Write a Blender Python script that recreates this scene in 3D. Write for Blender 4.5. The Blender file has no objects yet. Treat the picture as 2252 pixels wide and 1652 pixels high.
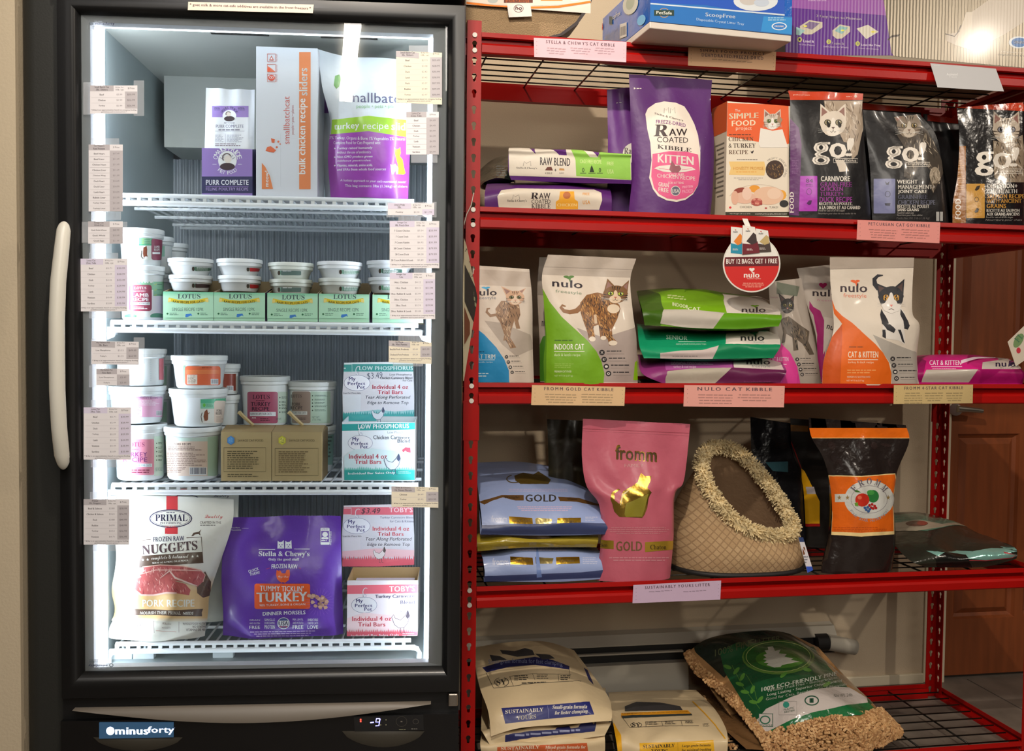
import bpy, math, random
import numpy as np
from mathutils import Matrix, Vector
from mathutils.geometry import tessellate_polygon
random.seed(7); rng = np.random.RandomState(5)
S = bpy.context.scene; C = S.collection
# ---------------------------------------------------------------- camera
IW, IH = 2252, 1652
CAM = np.array([-0.2998, -2.28248, -0.659]); YAW, PIT, ROLL, FPX = 0.17292, 0.03856, 0.01091, 2102.64
FW = np.array([math.sin(YAW)*math.cos(PIT), math.cos(YAW)*math.cos(PIT), -math.sin(PIT)])
R0 = np.array([math.cos(YAW), -math.sin(YAW), 0.0]); U0 = np.cross(R0, FW)
RT = math.cos(ROLL)*R0 + math.sin(ROLL)*U0; UP = -math.sin(ROLL)*R0 + math.cos(ROLL)*U0
cd = bpy.data.cameras.new('camera'); co = bpy.data.objects.new('camera', cd); C.objects.link(co)
M = Matrix.Identity(4)
for i in range(3):
    M[i][0], M[i][1], M[i][2], M[i][3] = RT[i], UP[i], -FW[i], CAM[i]
co.matrix_world = M; cd.sensor_width = 36; cd.lens = FPX/IW*36; cd.clip_start = .05
S.camera = co
# ---------------------------------------------------------------- world, lights, exposure
S.view_settings.view_transform = 'Standard'; S.view_settings.look = 'None'
S.view_settings.gamma = 1; S.view_settings.use_curve_mapping = False
S.view_settings.exposure = 0.0
S.cycles.use_denoising = True; S.cycles.max_bounces = 6; S.cycles.transparent_max_bounces = 12
w = bpy.data.worlds.new('world'); S.world = w; w.use_nodes = True
w.node_tree.nodes['Background'].inputs[0].default_value = (1.0, .86, .70, 1)
w.node_tree.nodes['Background'].inputs[1].default_value = 0.02
FLOOR_Z, CEIL_Z = -1.78, 1.05
def light(name, kind, loc, aim, power, color, size=.1, spot=None, blend=.3, size_y=None):
    l = bpy.data.lights.new(name, kind); o = bpy.data.objects.new(name, l); C.objects.link(o)
    l.energy = power; l.color = color
    if kind == 'AREA':
        l.size = size
        if size_y: l.shape = 'RECTANGLE'; l.size_y = size_y
    else: l.shadow_soft_size = size
    if spot: l.spot_size = math.radians(spot); l.spot_blend = blend
    o.location = loc
    o.rotation_euler = (Vector(aim)-Vector(loc)).to_track_quat('-Z', 'Y').to_euler()
    return o
WARM = (1.0, .88, .74)
light('track_light_key', 'SPOT', (-.25, -1.6, .98), (.8, .3, -.3), 120, WARM, .03, 110, .6)
light('track_light_second', 'SPOT', (3.1, -2.45, .98), (1.0, .1, -.4), 95, WARM, .05, 80, .6)
light('track_light_wall', 'SPOT', (-.35, -.25, .98), (.3, .56, -.25), 34, WARM, .02, 70, .5)
light('ceiling_panel_light', 'AREA', (.2, -3.0, .98), (.4, -.2, -.8), 36, (1, .92, .82), 1.1)
light('far_fill', 'AREA', (.7, -5.6, 1.0), (.7, 0, -1.1), 62, (1, .93, .82), 1.8)  # unseen fill added far behind the camera to brighten the lower shelves
light('door_fill', 'AREA', (-.9, -2.1, 1.0), (-.6, -.45, -.5), 22, (1, .96, .93), .6)  # added neutral fill, lightens the notices on the freezer door
# ---------------------------------------------------------------- helpers
def lin(c):
    c = np.array(c, float)/255
    return np.where(c <= .04045, c/12.92, ((c+.055)/1.055)**2.4)
def at(px, py, Y=None, fr=None, y=0.0):
    d = FW + RT*(px-IW/2)/FPX - UP*(py-IH/2)/FPX
    if fr is None: return CAM + d*(Y-CAM[1])/d[1]
    o = fr.o + fr.N*y; return CAM + d*(np.dot(o-CAM, fr.N)/np.dot(d, fr.N))
def proj(P):
    d = np.asarray(P, float)-CAM; z = d@FW
    return np.stack([IW/2+FPX*(d@RT)/z, IH/2-FPX*(d@UP)/z], -1)
class Frame:
    def __init__(s, o, deg):
        a = math.radians(deg); s.o = np.array(o); s.deg = deg
        s.X = np.array([math.cos(a), math.sin(a), 0]); s.N = np.array([-math.sin(a), math.cos(a), 0])
    def w(s, x, y, z): return s.o + s.X*x + s.N*y + np.array([0, 0, 1.0])*z
    def at(s, px, py, y): return at(px, py, fr=s, y=y)
FR = Frame((-0.08149, -0.49389, -0.70717), -5.5)        # the freezer: origin on its door's right edge
SH = Frame((0, 0, 0), 0)                                  # the shelving unit
MATS = {}
def mat(name, col=(200, 200, 200), rough=.5, metal=0.0, attr=False, bump=0, bscale=60, emit=None, estr=0, noise=0, nscale=8, coat=0, spec=.5, trans=0, stretch=None):
    if name in MATS: return MATS[name]
    m = bpy.data.materials.new(name); m.use_nodes = True; n = m.node_tree.nodes; L = m.node_tree.links
    b = n['Principled BSDF']; b.inputs['Roughness'].default_value = rough; b.inputs['Metallic'].default_value = metal
    b.inputs['Coat Weight'].default_value = coat; b.inputs['Coat Roughness'].default_value = .12
    b.inputs['Specular IOR Level'].default_value = spec
    c = (*lin(col), 1)
    b.inputs['Base Color'].default_value = c
    src = None
    if attr:
        a = n.new('ShaderNodeAttribute'); a.attribute_name = 'Col'; src = a.outputs['Color']
    if noise:
        tc = n.new('ShaderNodeTexCoord'); mp = n.new('ShaderNodeMapping'); nt = n.new('ShaderNodeTexNoise')
        nt.inputs['Scale'].default_value = nscale; nt.inputs['Detail'].default_value = 5
        if stretch: mp.inputs['Scale'].default_value = stretch
        L.new(tc.outputs['Object'], mp.inputs[0]); L.new(mp.outputs[0], nt.inputs['Vector'])
        mr = n.new('ShaderNodeMapRange'); mr.inputs[1].default_value = .3; mr.inputs[2].default_value = .7
        mr.inputs[3].default_value = 1-noise; mr.inputs[4].default_value = 1+noise*.6
        L.new(nt.outputs[0], mr.inputs[0])
        mx = n.new('ShaderNodeVectorMath'); mx.operation = 'SCALE'
        if src: L.new(src, mx.inputs[0])
        else: mx.inputs[0].default_value = c[:3]
        L.new(mr.outputs[0], mx.inputs['Scale']); src = mx.outputs[0]
    if src: L.new(src, b.inputs['Base Color'])
    if bump:
        g = n.new('ShaderNodeNewGeometry'); nt = n.new('ShaderNodeTexNoise'); nt.inputs['Scale'].default_value = bscale
        nt.inputs['Detail'].default_value = 3
        bp = n.new('ShaderNodeBump'); bp.inputs['Strength'].default_value = bump; bp.inputs['Distance'].default_value = .01
        L.new(g.outputs['Position'], nt.inputs['Vector']); L.new(nt.outputs[0], bp.inputs['Height']); L.new(bp.outputs[0], b.inputs['Normal'])
    if emit is not None:
        b.inputs['Emission Color'].default_value = (*emit, 1); b.inputs['Emission Strength'].default_value = estr
    MATS[name] = m; return m
def clear(name, tint=(1, 1, 1), gloss=.06, rough=.0, haze=0, fres=1.45):
    if name in MATS: return MATS[name]
    m = bpy.data.materials.new(name); m.use_nodes = True; n = m.node_tree.nodes; L = m.node_tree.links
    n.remove(n['Principled BSDF']); out = n['Material Output']
    t = n.new('ShaderNodeBsdfTransparent'); t.inputs[0].default_value = (*tint, 1)
    g = n.new('ShaderNodeBsdfGlossy'); g.inputs['Roughness'].default_value = rough
    f = n.new('ShaderNodeFresnel'); f.inputs[0].default_value = fres
    mx = n.new('ShaderNodeMixShader'); L.new(f.outputs[0], mx.inputs[0]); L.new(t.outputs[0], mx.inputs[1]); L.new(g.outputs[0], mx.inputs[2])
    last = mx
    if haze:
        d = n.new('ShaderNodeBsdfDiffuse'); d.inputs[0].default_value = (.9, .92, .97, 1)
        m2 = n.new('ShaderNodeMixShader'); m2.inputs[0].default_value = haze
        L.new(mx.outputs[0], m2.inputs[1]); L.new(d.outputs[0], m2.inputs[2]); last = m2
    L.new(last.outputs[0], out.inputs[0]); MATS[name] = m; return m
class MB:
    """collects geometry in world coordinates and links it as one mesh object"""
    def __init__(s): s.v = []; s.f = []; s.c = []; s.m = []
    def add(s, v, f, col=None, mi=0):
        k = len(s.v); s.v += [tuple(map(float, q)) for q in v]; s.f += [tuple(i+k for i in q) for q in f]
        s.c += [col]*len(f); s.m += [mi]*len(f); return s
    def box(s, fr, x0, x1, y0, y1, z0, z1, col=None, mi=0):
        v = [fr.w(x, y, z) for z in (z0, z1) for y in (y0, y1) for x in (x0, x1)]
        return s.add(v, [(0, 2, 3, 1), (4, 5, 7, 6), (0, 1, 5, 4), (2, 6, 7, 3), (0, 4, 6, 2), (1, 3, 7, 5)], col, mi)
    def tube(s, pts, r, n=8, col=None, mi=0, cap=True):
        pts = [np.array(p, float) for p in pts]; v = []; f = []
        rr = r if isinstance(r, (list, tuple)) else [r]*len(pts)
        for i, p in enumerate(pts):
            d = pts[min(i+1, len(pts)-1)]-pts[max(i-1, 0)]; d = d/np.linalg.norm(d)
            a = np.cross(d, (0, 0, 1.0) if abs(d[2]) < .9 else (0, 1.0, 0)); a /= np.linalg.norm(a); b = np.cross(d, a)
            v += [p+rr[i]*(a*math.cos(t)+b*math.sin(t)) for t in np.arange(n)*2*math.pi/n]
        for i in range(len(pts)-1):
            f += [(i*n+j, i*n+(j+1) % n, (i+1)*n+(j+1) % n, (i+1)*n+j) for j in range(n)]
        if cap: f += [tuple(range(n))[::-1], tuple(range((len(pts)-1)*n, len(pts)*n))]
        return s.add(v, f, col, mi)
    def prism(s, fr, prof, x0, x1, axis='x', col=None, mi=0):
        """closed (y,z) profile run along x (or (x,z) profile run along y, or (x,y) along z)"""
        n = len(prof); v = []
        for t in (x0, x1):
            for a, b in prof: v.append(fr.w(t, a, b) if axis == 'x' else fr.w(a, t, b) if axis == 'y' else fr.w(a, b, t))
        f = [(i, (i+1) % n, (i+1) % n+n, i+n) for i in range(n)] + [tuple(range(n))[::-1], tuple(range(n, 2*n))]
        return s.add(v, f, col, mi)
    def build(s, name, m, parent=None, origin=None, smooth=False, bevel=0, label=None, cat=None, group=None, kind=None, auto=None):
        V = np.array(s.v)
        if origin is None:
            origin = np.array([(V[:, 0].min()+V[:, 0].max())/2, (V[:, 1].min()+V[:, 1].max())/2, V[:, 2].min()])
            if parent is not None: origin = np.array(parent.matrix_world.translation)
        me = bpy.data.meshes.new(name); me.from_pydata([tuple(q) for q in V-origin], [], s.f)
        ms = m if isinstance(m, (list, tuple)) else [m]
        for q in ms: me.materials.append(q)
        if any(s.m): me.polygons.foreach_set('material_index', s.m)
        if any(q is not None for q in s.c):
            a = me.attributes.new('Col', 'FLOAT_COLOR', 'FACE')
            cc = {}
            arr = np.ones((len(s.f), 4), np.float32)
            for i, q in enumerate(s.c):
                q = q or (200, 200, 200)
                if q not in cc: cc[q] = lin(q)
                arr[i, :3] = cc[q]
            a.data.foreach_set('color', arr.ravel())
        if smooth:
            me.polygons.foreach_set('use_smooth', [True]*len(s.f))
            if auto: me.set_sharp_from_angle(angle=math.radians(auto))
        me.validate(); me.update()
        o = bpy.data.objects.new(name, me); C.objects.link(o)
        if parent is not None:
            o.parent = parent; o.location = Vector(origin)-parent.matrix_world.translation
        else: o.location = origin
        o.matrix_world.translation = Vector(origin)
        if bevel:
            b = o.modifiers.new('bevel', 'BEVEL'); b.width = bevel; b.segments = 2; b.limit_method = 'ANGLE'
        tag(o, label, cat, group, kind); return o
def tag(o, label=None, cat=None, group=None, kind=None):
    if label: o['label'] = label
    if cat: o['category'] = cat
    if group: o['group'] = group
    if kind: o['kind'] = kind
def thing(name, label, cat, loc, group=None, kind=None):
    o = bpy.data.objects.new(name, None); C.objects.link(o); o.empty_display_size = .05
    o.location = loc; o.matrix_world.translation = Vector(loc); tag(o, label, cat, group, kind); return o
def frame_ring(mb, fr, rect_out, ins, prof, col=None, mi=0):
    """mitred frame; prof = (t, y) with t 0..1 from the outer to the inner rectangle"""
    x0, x1, z0, z1 = rect_out; l, r, b, t = ins; n = len(prof); v = []
    for q, y in prof:
        X0, X1, Z0, Z1 = x0+l*q, x1-r*q, z0+b*q, z1-t*q
        v += [fr.w(X0, y, Z0), fr.w(X1, y, Z0), fr.w(X1, y, Z1), fr.w(X0, y, Z1)]
    f = [(i*4+j, i*4+(j+1) % 4, (i+1)*4+(j+1) % 4, (i+1)*4+j) for i in range(n-1) for j in range(4)]
    mb.add(v, f, col, mi)
# ---------------------------------------------------------------- the room
m_wall = mat('beige_wall', (196, 178, 152), .85, bump=.15, bscale=250)
m_trim = mat('cream_trim', (214, 202, 176), .5)
m_blackp = mat('black_plastic', (19, 19, 20), .42, bump=.03, bscale=400)
m_blackg = mat('black_gloss', (13, 13, 14), .22, coat=.3)
WY = .56
def struct(name, mb, m, **k): return mb.build(name, m, kind='structure', **k)
struct('floor', MB().box(SH, -3, 5, -7.0, 3.5, FLOOR_Z-.05, FLOOR_Z), mat('grey_floor', (118, 108, 98), .55, noise=.25, nscale=14))
fl = bpy.data.objects['floor']
m_seam = mat('floor_seam', (78, 72, 66), .8)
for k, X in enumerate(np.arange(1.75, 4.6, .61)):
    MB().box(SH, X, X+.004, -.6, WY, FLOOR_Z-.002, FLOOR_Z+.0008).build('tile_joint', m_seam, fl)
struct('ceiling', MB().box(SH, -3, 5, -7.0, .6, CEIL_Z, CEIL_Z+.05), mat('ceiling_white', (196, 190, 180), .9))
DX0 = at(2084, 1100, WY)[0]; DX1 = DX0+.92
wb = struct('wall_back', MB().box(SH, -3, DX0-.055, WY, WY+.1, FLOOR_Z, CEIL_Z), m_wall)
struct('wall_right', MB().box(SH, DX1+.05, 5, WY, WY+.1, FLOOR_Z, CEIL_Z).box(SH, DX0-.055, DX1+.05, WY, WY+.1, .42, CEIL_Z), m_wall)
struct('wall_front', MB().box(SH, -3, 5, -7.1, -7.0, FLOOR_Z, CEIL_Z), mat('far_wall', (150, 142, 132), .9))
# door casing and the door
struct('trim_1', MB().box(SH, DX0-.055, DX0-.005, WY-.018, WY+.06, FLOOR_Z, .42).box(SH, DX0-.075, DX0-.057, WY-.006, WY+.01, FLOOR_Z, .42), m_trim, bevel=.003)
struct('trim_2', MB().box(SH, at(1880, 1480, WY)[0]-.9, DX0-.077, WY-.014, WY, FLOOR_Z, at(1980, 1481, WY)[2]), m_trim, bevel=.003)
md = mat('brown_door', (128, 66, 32), .42, noise=.18, nscale=9, stretch=(5, 5, .5))
door = thing('door_1', None, None, SH.w(DX0, WY+.03, FLOOR_Z), kind='structure')
zc = [FLOOR_Z+.012, at(2170, 1362, WY)[2], at(2170, 955, WY)[2], at(2170, 858, WY)[2], .12, .34]
xc = [DX0, at(2108, 1100, WY)[0], at(2244, 1100, WY)[0], at(2262, 1100, WY)[0]]
xc = xc[:4]+[xc[3]+xc[2]-xc[1], DX1]
mb = MB()
for i in (0, 2, 4): mb.box(SH, xc[i], xc[i+1], WY+.012, WY+.05, zc[0], zc[-1])
for j in (0, 2, 4):
    for i in (1, 3): mb.box(SH, xc[i], xc[i+1], WY+.012, WY+.05, zc[j], zc[j+1])
mb.build('stile_frame', md, door)
for i in (1, 3):
    for j in (1, 3):
        b = MB(); x0, x1, z0, z1 = xc[i], xc[i+1], zc[j], zc[j+1]
        frame_ring(b, SH, (x0, x1, z0, z1), (.035,)*4, [(0, WY+.012), (.18, WY+.022), (.45, WY+.03), (1, WY+.016)])
        b.box(SH, x0+.035, x1-.035, WY+.016, WY+.03, z0+.035, z1-.035)
        b.build('door_panel', md, door)
m_steel = mat('brushed_steel', (190, 182, 172), .3, 1.0)
hb = MB(); p = at(2108, 905, WY-.03)
hb.tube([at(2102, 901, WY+.01), at(2102, 901, WY-.03)], .02, 20); hb.tube([at(2105, 899, WY-.035), at(2160, 904, WY-.035)], [.012, .008], 12)
hb.build('door_handle', m_steel, door, smooth=True, auto=40)
# left of the freezer: black side panel and the wall return
lp = MB(); prof = []
x0, x1 = -.816, -.742; r = .03
for t in np.linspace(0, 90, 7): prof.append((x0+r-r*math.cos(math.radians(t)), .03+r-r*math.sin(math.radians(t))))
prof += [(x1, .03), (x1, .6), (x0, .6)]
lp.prism(FR, prof, FLOOR_Z-FR.o[2], CEIL_Z-FR.o[2], 'z')
lp.build('side_panel', mat('dark_panel', (40, 40, 36), .6, bump=.05, bscale=300), label='tall matte black filler panel standing between the beige wall and the freezer', cat='panel', smooth=True, auto=50)
struct('wall_left', MB().box(FR, -2.2, -.8165, .02, .14, FLOOR_Z-FR.o[2], CEIL_Z-FR.o[2]), mat('near_wall', (205, 188, 160), .85, bump=.1, bscale=200))
# ---------------------------------------------------------------- the freezer
fz = thing('upright_freezer', 'tall black upright display freezer with lit glass door and white wire shelves', 'freezer', FR.w(-.37, .4, FLOOR_Z-FR.o[2]))
zt, zb = .667, -.629
ix0, ix1, iz0, iz1, iy = -.690, -.053, -.592, .634, .595
m_liner = mat('liner', (176, 188, 190), .5, noise=.05, nscale=5)
cab = MB(); FZ = FLOOR_Z-FR.o[2]+.02
CD = .612
cab.box(FR, -.7376, ix0-.012, .05, CD, FZ, 1.1).box(FR, ix1+.012, -.004, .05, CD, FZ, 1.1).box(FR, ix0-.012, ix1+.012, iy+.003, CD, FZ, 1.1)
cab.box(FR, ix0-.012, ix1+.012, .05, iy+.003, iz1+.02, 1.1).box(FR, ix0-.012, ix1+.012, .05, iy+.003, FZ, iz0-.02)
cab.box(FR, -.7376, -.002, -.005, .05, zt+.012, 1.1)
cab.build('cabinet', m_blackp, fz)
ln = MB()
ln.box(FR, ix0-.01, ix0, .045, iy, iz0, iz1).box(FR, ix1, ix1+.01, .045, iy, iz0, iz1).box(FR, ix0-.01, ix1+.01, .045, iy, iz0-.015, iz0)
ln.build('side_liner', m_liner, fz)
cl = MB(); cl.box(FR, ix0-.01, ix1+.01, .045, iy, iz1, iz1+.012).box(FR, ix0+.02, ix1-.02, .44, iy, iz1-.16, iz1)
for x in (-.49, -.28): cl.box(FR, x, x+.11, .11, .118, iz1-.002, iz1+.001, mi=1)
cl.build('top_liner', [mat('top_liner', (182, 186, 180), .6), m_blackp], fz)
rb = MB(); n = 46; xs = np.linspace(ix0, ix1, n*4+1); pv = []
for i, x in enumerate(xs): pv.append((x, iy-(.006 if i % 4 in (0, 1) else 0)))
v = [FR.w(x, y, z) for z in (iz0, iz1-.16) for x, y in pv]; k = len(pv)
rb.add(v, [(i, i+1, k+i+1, k+i) for i in range(k-1)]); rb.build('ribbed_back', mat('ribbed_grey', (172, 180, 186), .4), fz)
# door
dr = MB()
frame_ring(dr, FR, (-.7376, 0, zb, zt), (.0375, .0345, .047, .038), [(0, .045), (0, .006), (.06, 0), (.45, -.004), (.72, -.002), (.88, .004), (1, .016), (1, .04), (0, .045)])
dr.build('door_frame', mat('frame_black', (15, 15, 16), .4, coat=.1), fz, smooth=True, auto=35)
gk = MB(); frame_ring(gk, FR, (-.700, -.0345, zb+.047, zt-.038), (.015, .026, .006, .012), [(0, .020), (1, .022), (1, .045), (0, .045)])
gk.build('door_gasket', mat('gasket_grey', (150, 150, 150), .5), fz)
gl = MB().box(FR, -.702, -.033, .014, .018, zb+.045, zt-.036)
gl.build('glass_pane', clear('door_glass', (.965, .98, .975), fres=1.5), fz)
led = mat('led_white', (255, 255, 255), .5, emit=(.80, .86, 1.0), estr=8.5)
glow2 = mat('soft_glow', (255, 255, 255), .5, emit=(.86, .93, 1.0), estr=5)
for a, b in ((-.6855, -.6745), (-.0665, -.0565)):
    MB().box(FR, a, b, .046, .056, iz0+.002, iz1-.004).build('glow_strip', led, fz)
    MB().box(FR, a-.004, b+.004, .057, .060, iz0+.001, iz1-.003).build('led_channel', m_liner, fz)
for a in (-.668, -.073):
    s_ = 1 if a < -.3 else -1
    light('led_tube_light', 'AREA', FR.w(a-s_*.004, .064, .02), FR.w(a+s_*.22, .30, .02), 2.7 if s_ > 0 else 1.6, (.84, .90, 1.0), .008, size_y=1.2)
MB().box(FR, -.69, -.055, .046, .052, iz1-.018, iz1-.004).build('glow_strip', glow2, fz)
MB().box(FR, -.69, -.055, .046, .052, iz0, iz0+.006).build('glow_strip', glow2, fz)  # no lamp here: the lit front edge of the freezer floor, made to glow
# handle
hp = [(141, 487, -.021), (141, 489, -.021), (141, 494, -.021), (140, 506, -.022), (136, 545, -.03), (128, 620, -.039), (125, 700, -.043), (125, 770, -.044), (126, 860, -.043), (130, 940, -.038), (136, 1000, -.026), (139, 1018, -.021), (139, 1027, -.020), (139, 1031, -.020), (139, 1033, -.020)]
hpts = [FR.at(x, y, d) for x, y, d in hp]
mbh = MB(); mbh.tube(hpts, [.0015, .005, .0085, .0118, .0126, .0132, .0134, .0135, .0134, .0132, .0128, .0105, .007, .004, .001], 16)
for y_ in (520, 1005): mbh.tube([FR.at(140, y_, -.022), FR.at(144, y_, 0)], .008, 10)
mbh.build('door_handle', mat('ivory_handle', (222, 218, 205), .35), fz, smooth=True, label='ivory curved door handle')
# shelves: rails + depth wires
m_white = mat('white_wire', (232, 238, 242), .4)
shz = {1: .314, 2: .0715, 3: -.2425, 4: -.5535}; sx = {1: (-.655, -.092), 2: (-.678, -.082), 3: (-.678, -.080), 4: (-.672, -.092)}
yf = .088
for k in shz:
    z = shz[k]; x0, x1 = sx[k]; fs = MB()
    if k == 1: x0 = -.668
    fs.tube([FR.w(x0+.006, yf, z), FR.w(x1-.004, yf, z)], .0045); fs.tube([FR.w(x0-.006, yf, z-.0145), FR.w(x1+.004, yf, z-.0145)], .0055)
    for x in np.arange(x0+.008, x1, .0205):
        fs.box(FR, x-.0035, x+.0035, yf-.002, yf+.002, z-.014, z); fs.tube([FR.w(x, yf, z-.003), FR.w(x, iy-.02, z-.003)], .0022, 6)
    for y in (.22, .36, .50, iy-.03): fs.tube([FR.w(x0, y, z-.0085), FR.w(x1, y, z-.0085)], .0035, 6)
    if k == 4:
        for x in (x0-.008, x1+.012):
            s = 1 if x > -.3 else -1
            fs.tube([FR.w(x-s*.016, yf, z-.0145), FR.w(x-s*.004, yf, z-.017), FR.w(x, yf, z-.026), FR.w(x, yf, iz0+.002)], .0055)
    fs.build('wire_shelf', m_white, fz, smooth=True, auto=60)
    if k < 4:
        for s, x in ((1, ix0), (-1, ix1)):
            bk = MB(); bk.box(FR, min(x, x+s*.016), max(x, x+s*.016), .07, .13, z-.024, z-.019)
            bk.prism(FR, [(x, z-.02), (x+s*.03, z-.02), (x+s*.026, z-.028), (x+s*.012, z-.034), (x+s*.010, z-.045), (x, z-.052)], .075, .082, 'y')
            bk.build('shelf_bracket', m_white, fz)
# small parts on the freezer floor
m_clip = mat('clip_white', (220, 230, 235), .5)
for px, py in ((270, 1447), (318, 1444), (492, 1456)):
    q = FR.at(px, py, .12); l = q-FR.o; x = l@FR.X; z = iz0
    c = MB(); c.box(FR, x-.02, x+.02, .112, .128, z, z+.011).box(FR, x-.010, x+.012, .114, .126, z+.011, z+.019).box(FR, x-.001, x+.004, .116, .124, z+.019, z+.026).box(FR, x+.015, x+.021, .114, .126, z+.011, z+.017)
    c.build('shelf_clip', m_clip, label={270: 'white plastic shelf clip lying at the left end of the freezer floor', 318: 'white plastic shelf clip second from the left on the freezer floor', 492: 'lone white plastic clip on freezer floor below the purple bag'}[px], cat='clip', bevel=.001)
# lower housing
lh = MB(); lz = zb-.012
lh.box(FR, -.7376, -.002, .0, .05, FZ, lz-.028); 
lh.build('lower_housing', m_blackg, fz)
n = 24; gp = MB(); v = []
for i in range(n+1):
    t = i/n; x = -.715+t*.66; d = .030*math.sin(math.pi*t)**1.0
    v += [FR.w(x, -.003, lz-.002-.004), FR.w(x, -.006, lz-.006-d*.98), FR.w(x, .01, lz-.002-.004)]
f = []
for i in range(n): a = i*3; f += [(a, a+1, a+4, a+3), (a+2, a, a+3, a+5)]
gp.add(v, f); gp.build('grip_strip', mat('grip_grey', (112, 104, 94), .45), fz, smooth=True, label='curved warm grey strip under the door')
MB().box(FR, -.7376, -.002, .012, .05, lz-.03, zb-.001).build('door_gap', m_blackp, fz)
MB().box(FR, -.022, -.004, -.004, .012, lz-.012, lz+.012).build('hinge', m_steel, fz, bevel=.002, label='small steel lower hinge')
# ---------------------------------------------------------------- shelving unit
m_red = mat('red_paint', (166, 9, 5), .40, spec=.3, bump=.02, bscale=90, noise=.06, nscale=10)
m_wire = mat('deck_wire', (62, 60, 56), .32, .85)
su = thing('shelving_unit', 'red boltless steel shelving unit with keyhole posts and five wire decks', 'shelf', SH.w(.75, .22, FLOOR_Z))
PT = .0381
zlow = {1: .01627, 2: -.39583, 3: -.81789, 4: -1.31511, 5: -1.792}; BH = .052
deck = {k: zlow[k]+.046 for k in zlow}
bpf = [(0.004, .052), (0, .052), (-.001, .041), (.016, .0385), (.017, .030), (-.003, .0255), (-.008, .020), (-.008, .003), (-.005, 0), (.018, 0), (.018, .0415), (.004, .0425)]
X0, X1, DY = -.0, 1.534, .441
def hole_flange(mb, org, ax, z0, z1, w0, w1, th, nrm, zoff=0.0):
    """strip along z with keyholes punched; ax = width axis, holes centred on 0"""
    org = np.array(org, float); ax = np.array(ax, float); nrm = np.array(nrm, float); Z = np.array([0, 0, 1.])
    k0 = math.floor((z0-zoff)/PT)+1
    # keyhole outline (x,z) counter-clockwise: round head above, slot below
    hd = [(.0058*math.cos(math.radians(a)), .0035+.0058*math.sin(math.radians(a))) for a in np.linspace(-50, 230, 12)]
    kh = hd+[(-.0031, -.0085), (-.0018, -.0105), (.0018, -.0105), (.0031, -.0085)]
    m = len(kh); z = z0; cells = []
    for k in range(k0, 200):
        zc = zoff+k*PT
        if zc+PT*.5 > z1: break
        cells.append(zc)
    z = cells[0]-PT/2
    if z > z0: quad(mb, org, ax, nrm, Z, th, w0, w1, z0, z)
    for zc in cells:
        rect = [(w1, PT/2), (w0, PT/2), (w0, -PT/2), (w1, -PT/2)]
        loop = [(x, zz) for x, zz in kh]
        polys = tessellate_polygon([[Vector((a, b, 0)) for a, b in rect], [Vector((a, b, 0)) for a, b in loop[::-1]]])
        allp = rect+loop[::-1]
        v = [org+ax*a+Z*(zc+b) for a, b in allp]+[org+ax*a+Z*(zc+b)+nrm*th for a, b in allp]; n = len(allp)
        f = [tuple(t) for t in polys]+[tuple(i+n for i in t[::-1]) for t in polys]
        f += [(4+i, 4+(i+1) % m, n+4+(i+1) % m, n+4+i) for i in range(m)]
        f += [(1, 2, n+2, n+1), (3, 0, n, n+3)]
        mb.add(v, f)
    z = cells[-1]+PT/2
    if z < z1: quad(mb, org, ax, nrm, Z, th, w0, w1, z, z1)
def quad(mb, org, ax, nrm, Z, th, w0, w1, z0, z1):
    v = [org+ax*a+Z*b+nrm*t for t in (0, th) for a, b in ((w0, z0), (w1, z0), (w1, z1), (w0, z1))]
    mb.add(v, [(0, 1, 2, 3), (7, 6, 5, 4), (0, 4, 5, 1), (1, 5, 6, 2), (2, 6, 7, 3), (3, 7, 4, 0)])
PTOP = .095
for (px, py, sx_, sy_, zo) in ((X0, 0, -1, -1, 0), (X1, 0, 1, -1, 0), (X0, DY, -1, 1, -.4227), (X1, DY, 1, 1, -.4227)):
    b = MB(); th = .0022; yy = py
    hole_flange(b, (px, yy, 0), (1, 0, 0), FLOOR_Z, PTOP, -.0175 if sx_ < 0 else -.0165, .0165 if sx_ < 0 else .0175, th*(1 if sy_ < 0 else -1), (0, 1, 0), zo)
    xs_ = px+sx_*.0175
    hole_flange(b, (xs_, yy-sy_*.0185, 0), (0, -sy_, 0), FLOOR_Z, PTOP, -.0165, .0175, -sx_*th, (1, 0, 0), zo)
    po = b.build('upright_post', m_red, su)
    cz = at(1038, 925, 0)[2]
    cp = MB().box(SH, px-.0195, px+.0195, yy-.0012 if sy_ < 0 else yy+.0, yy if sy_ < 0 else yy+.0012, cz-.048, cz+.048)
    cp.build('post_coupler', m_red, po)
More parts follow.
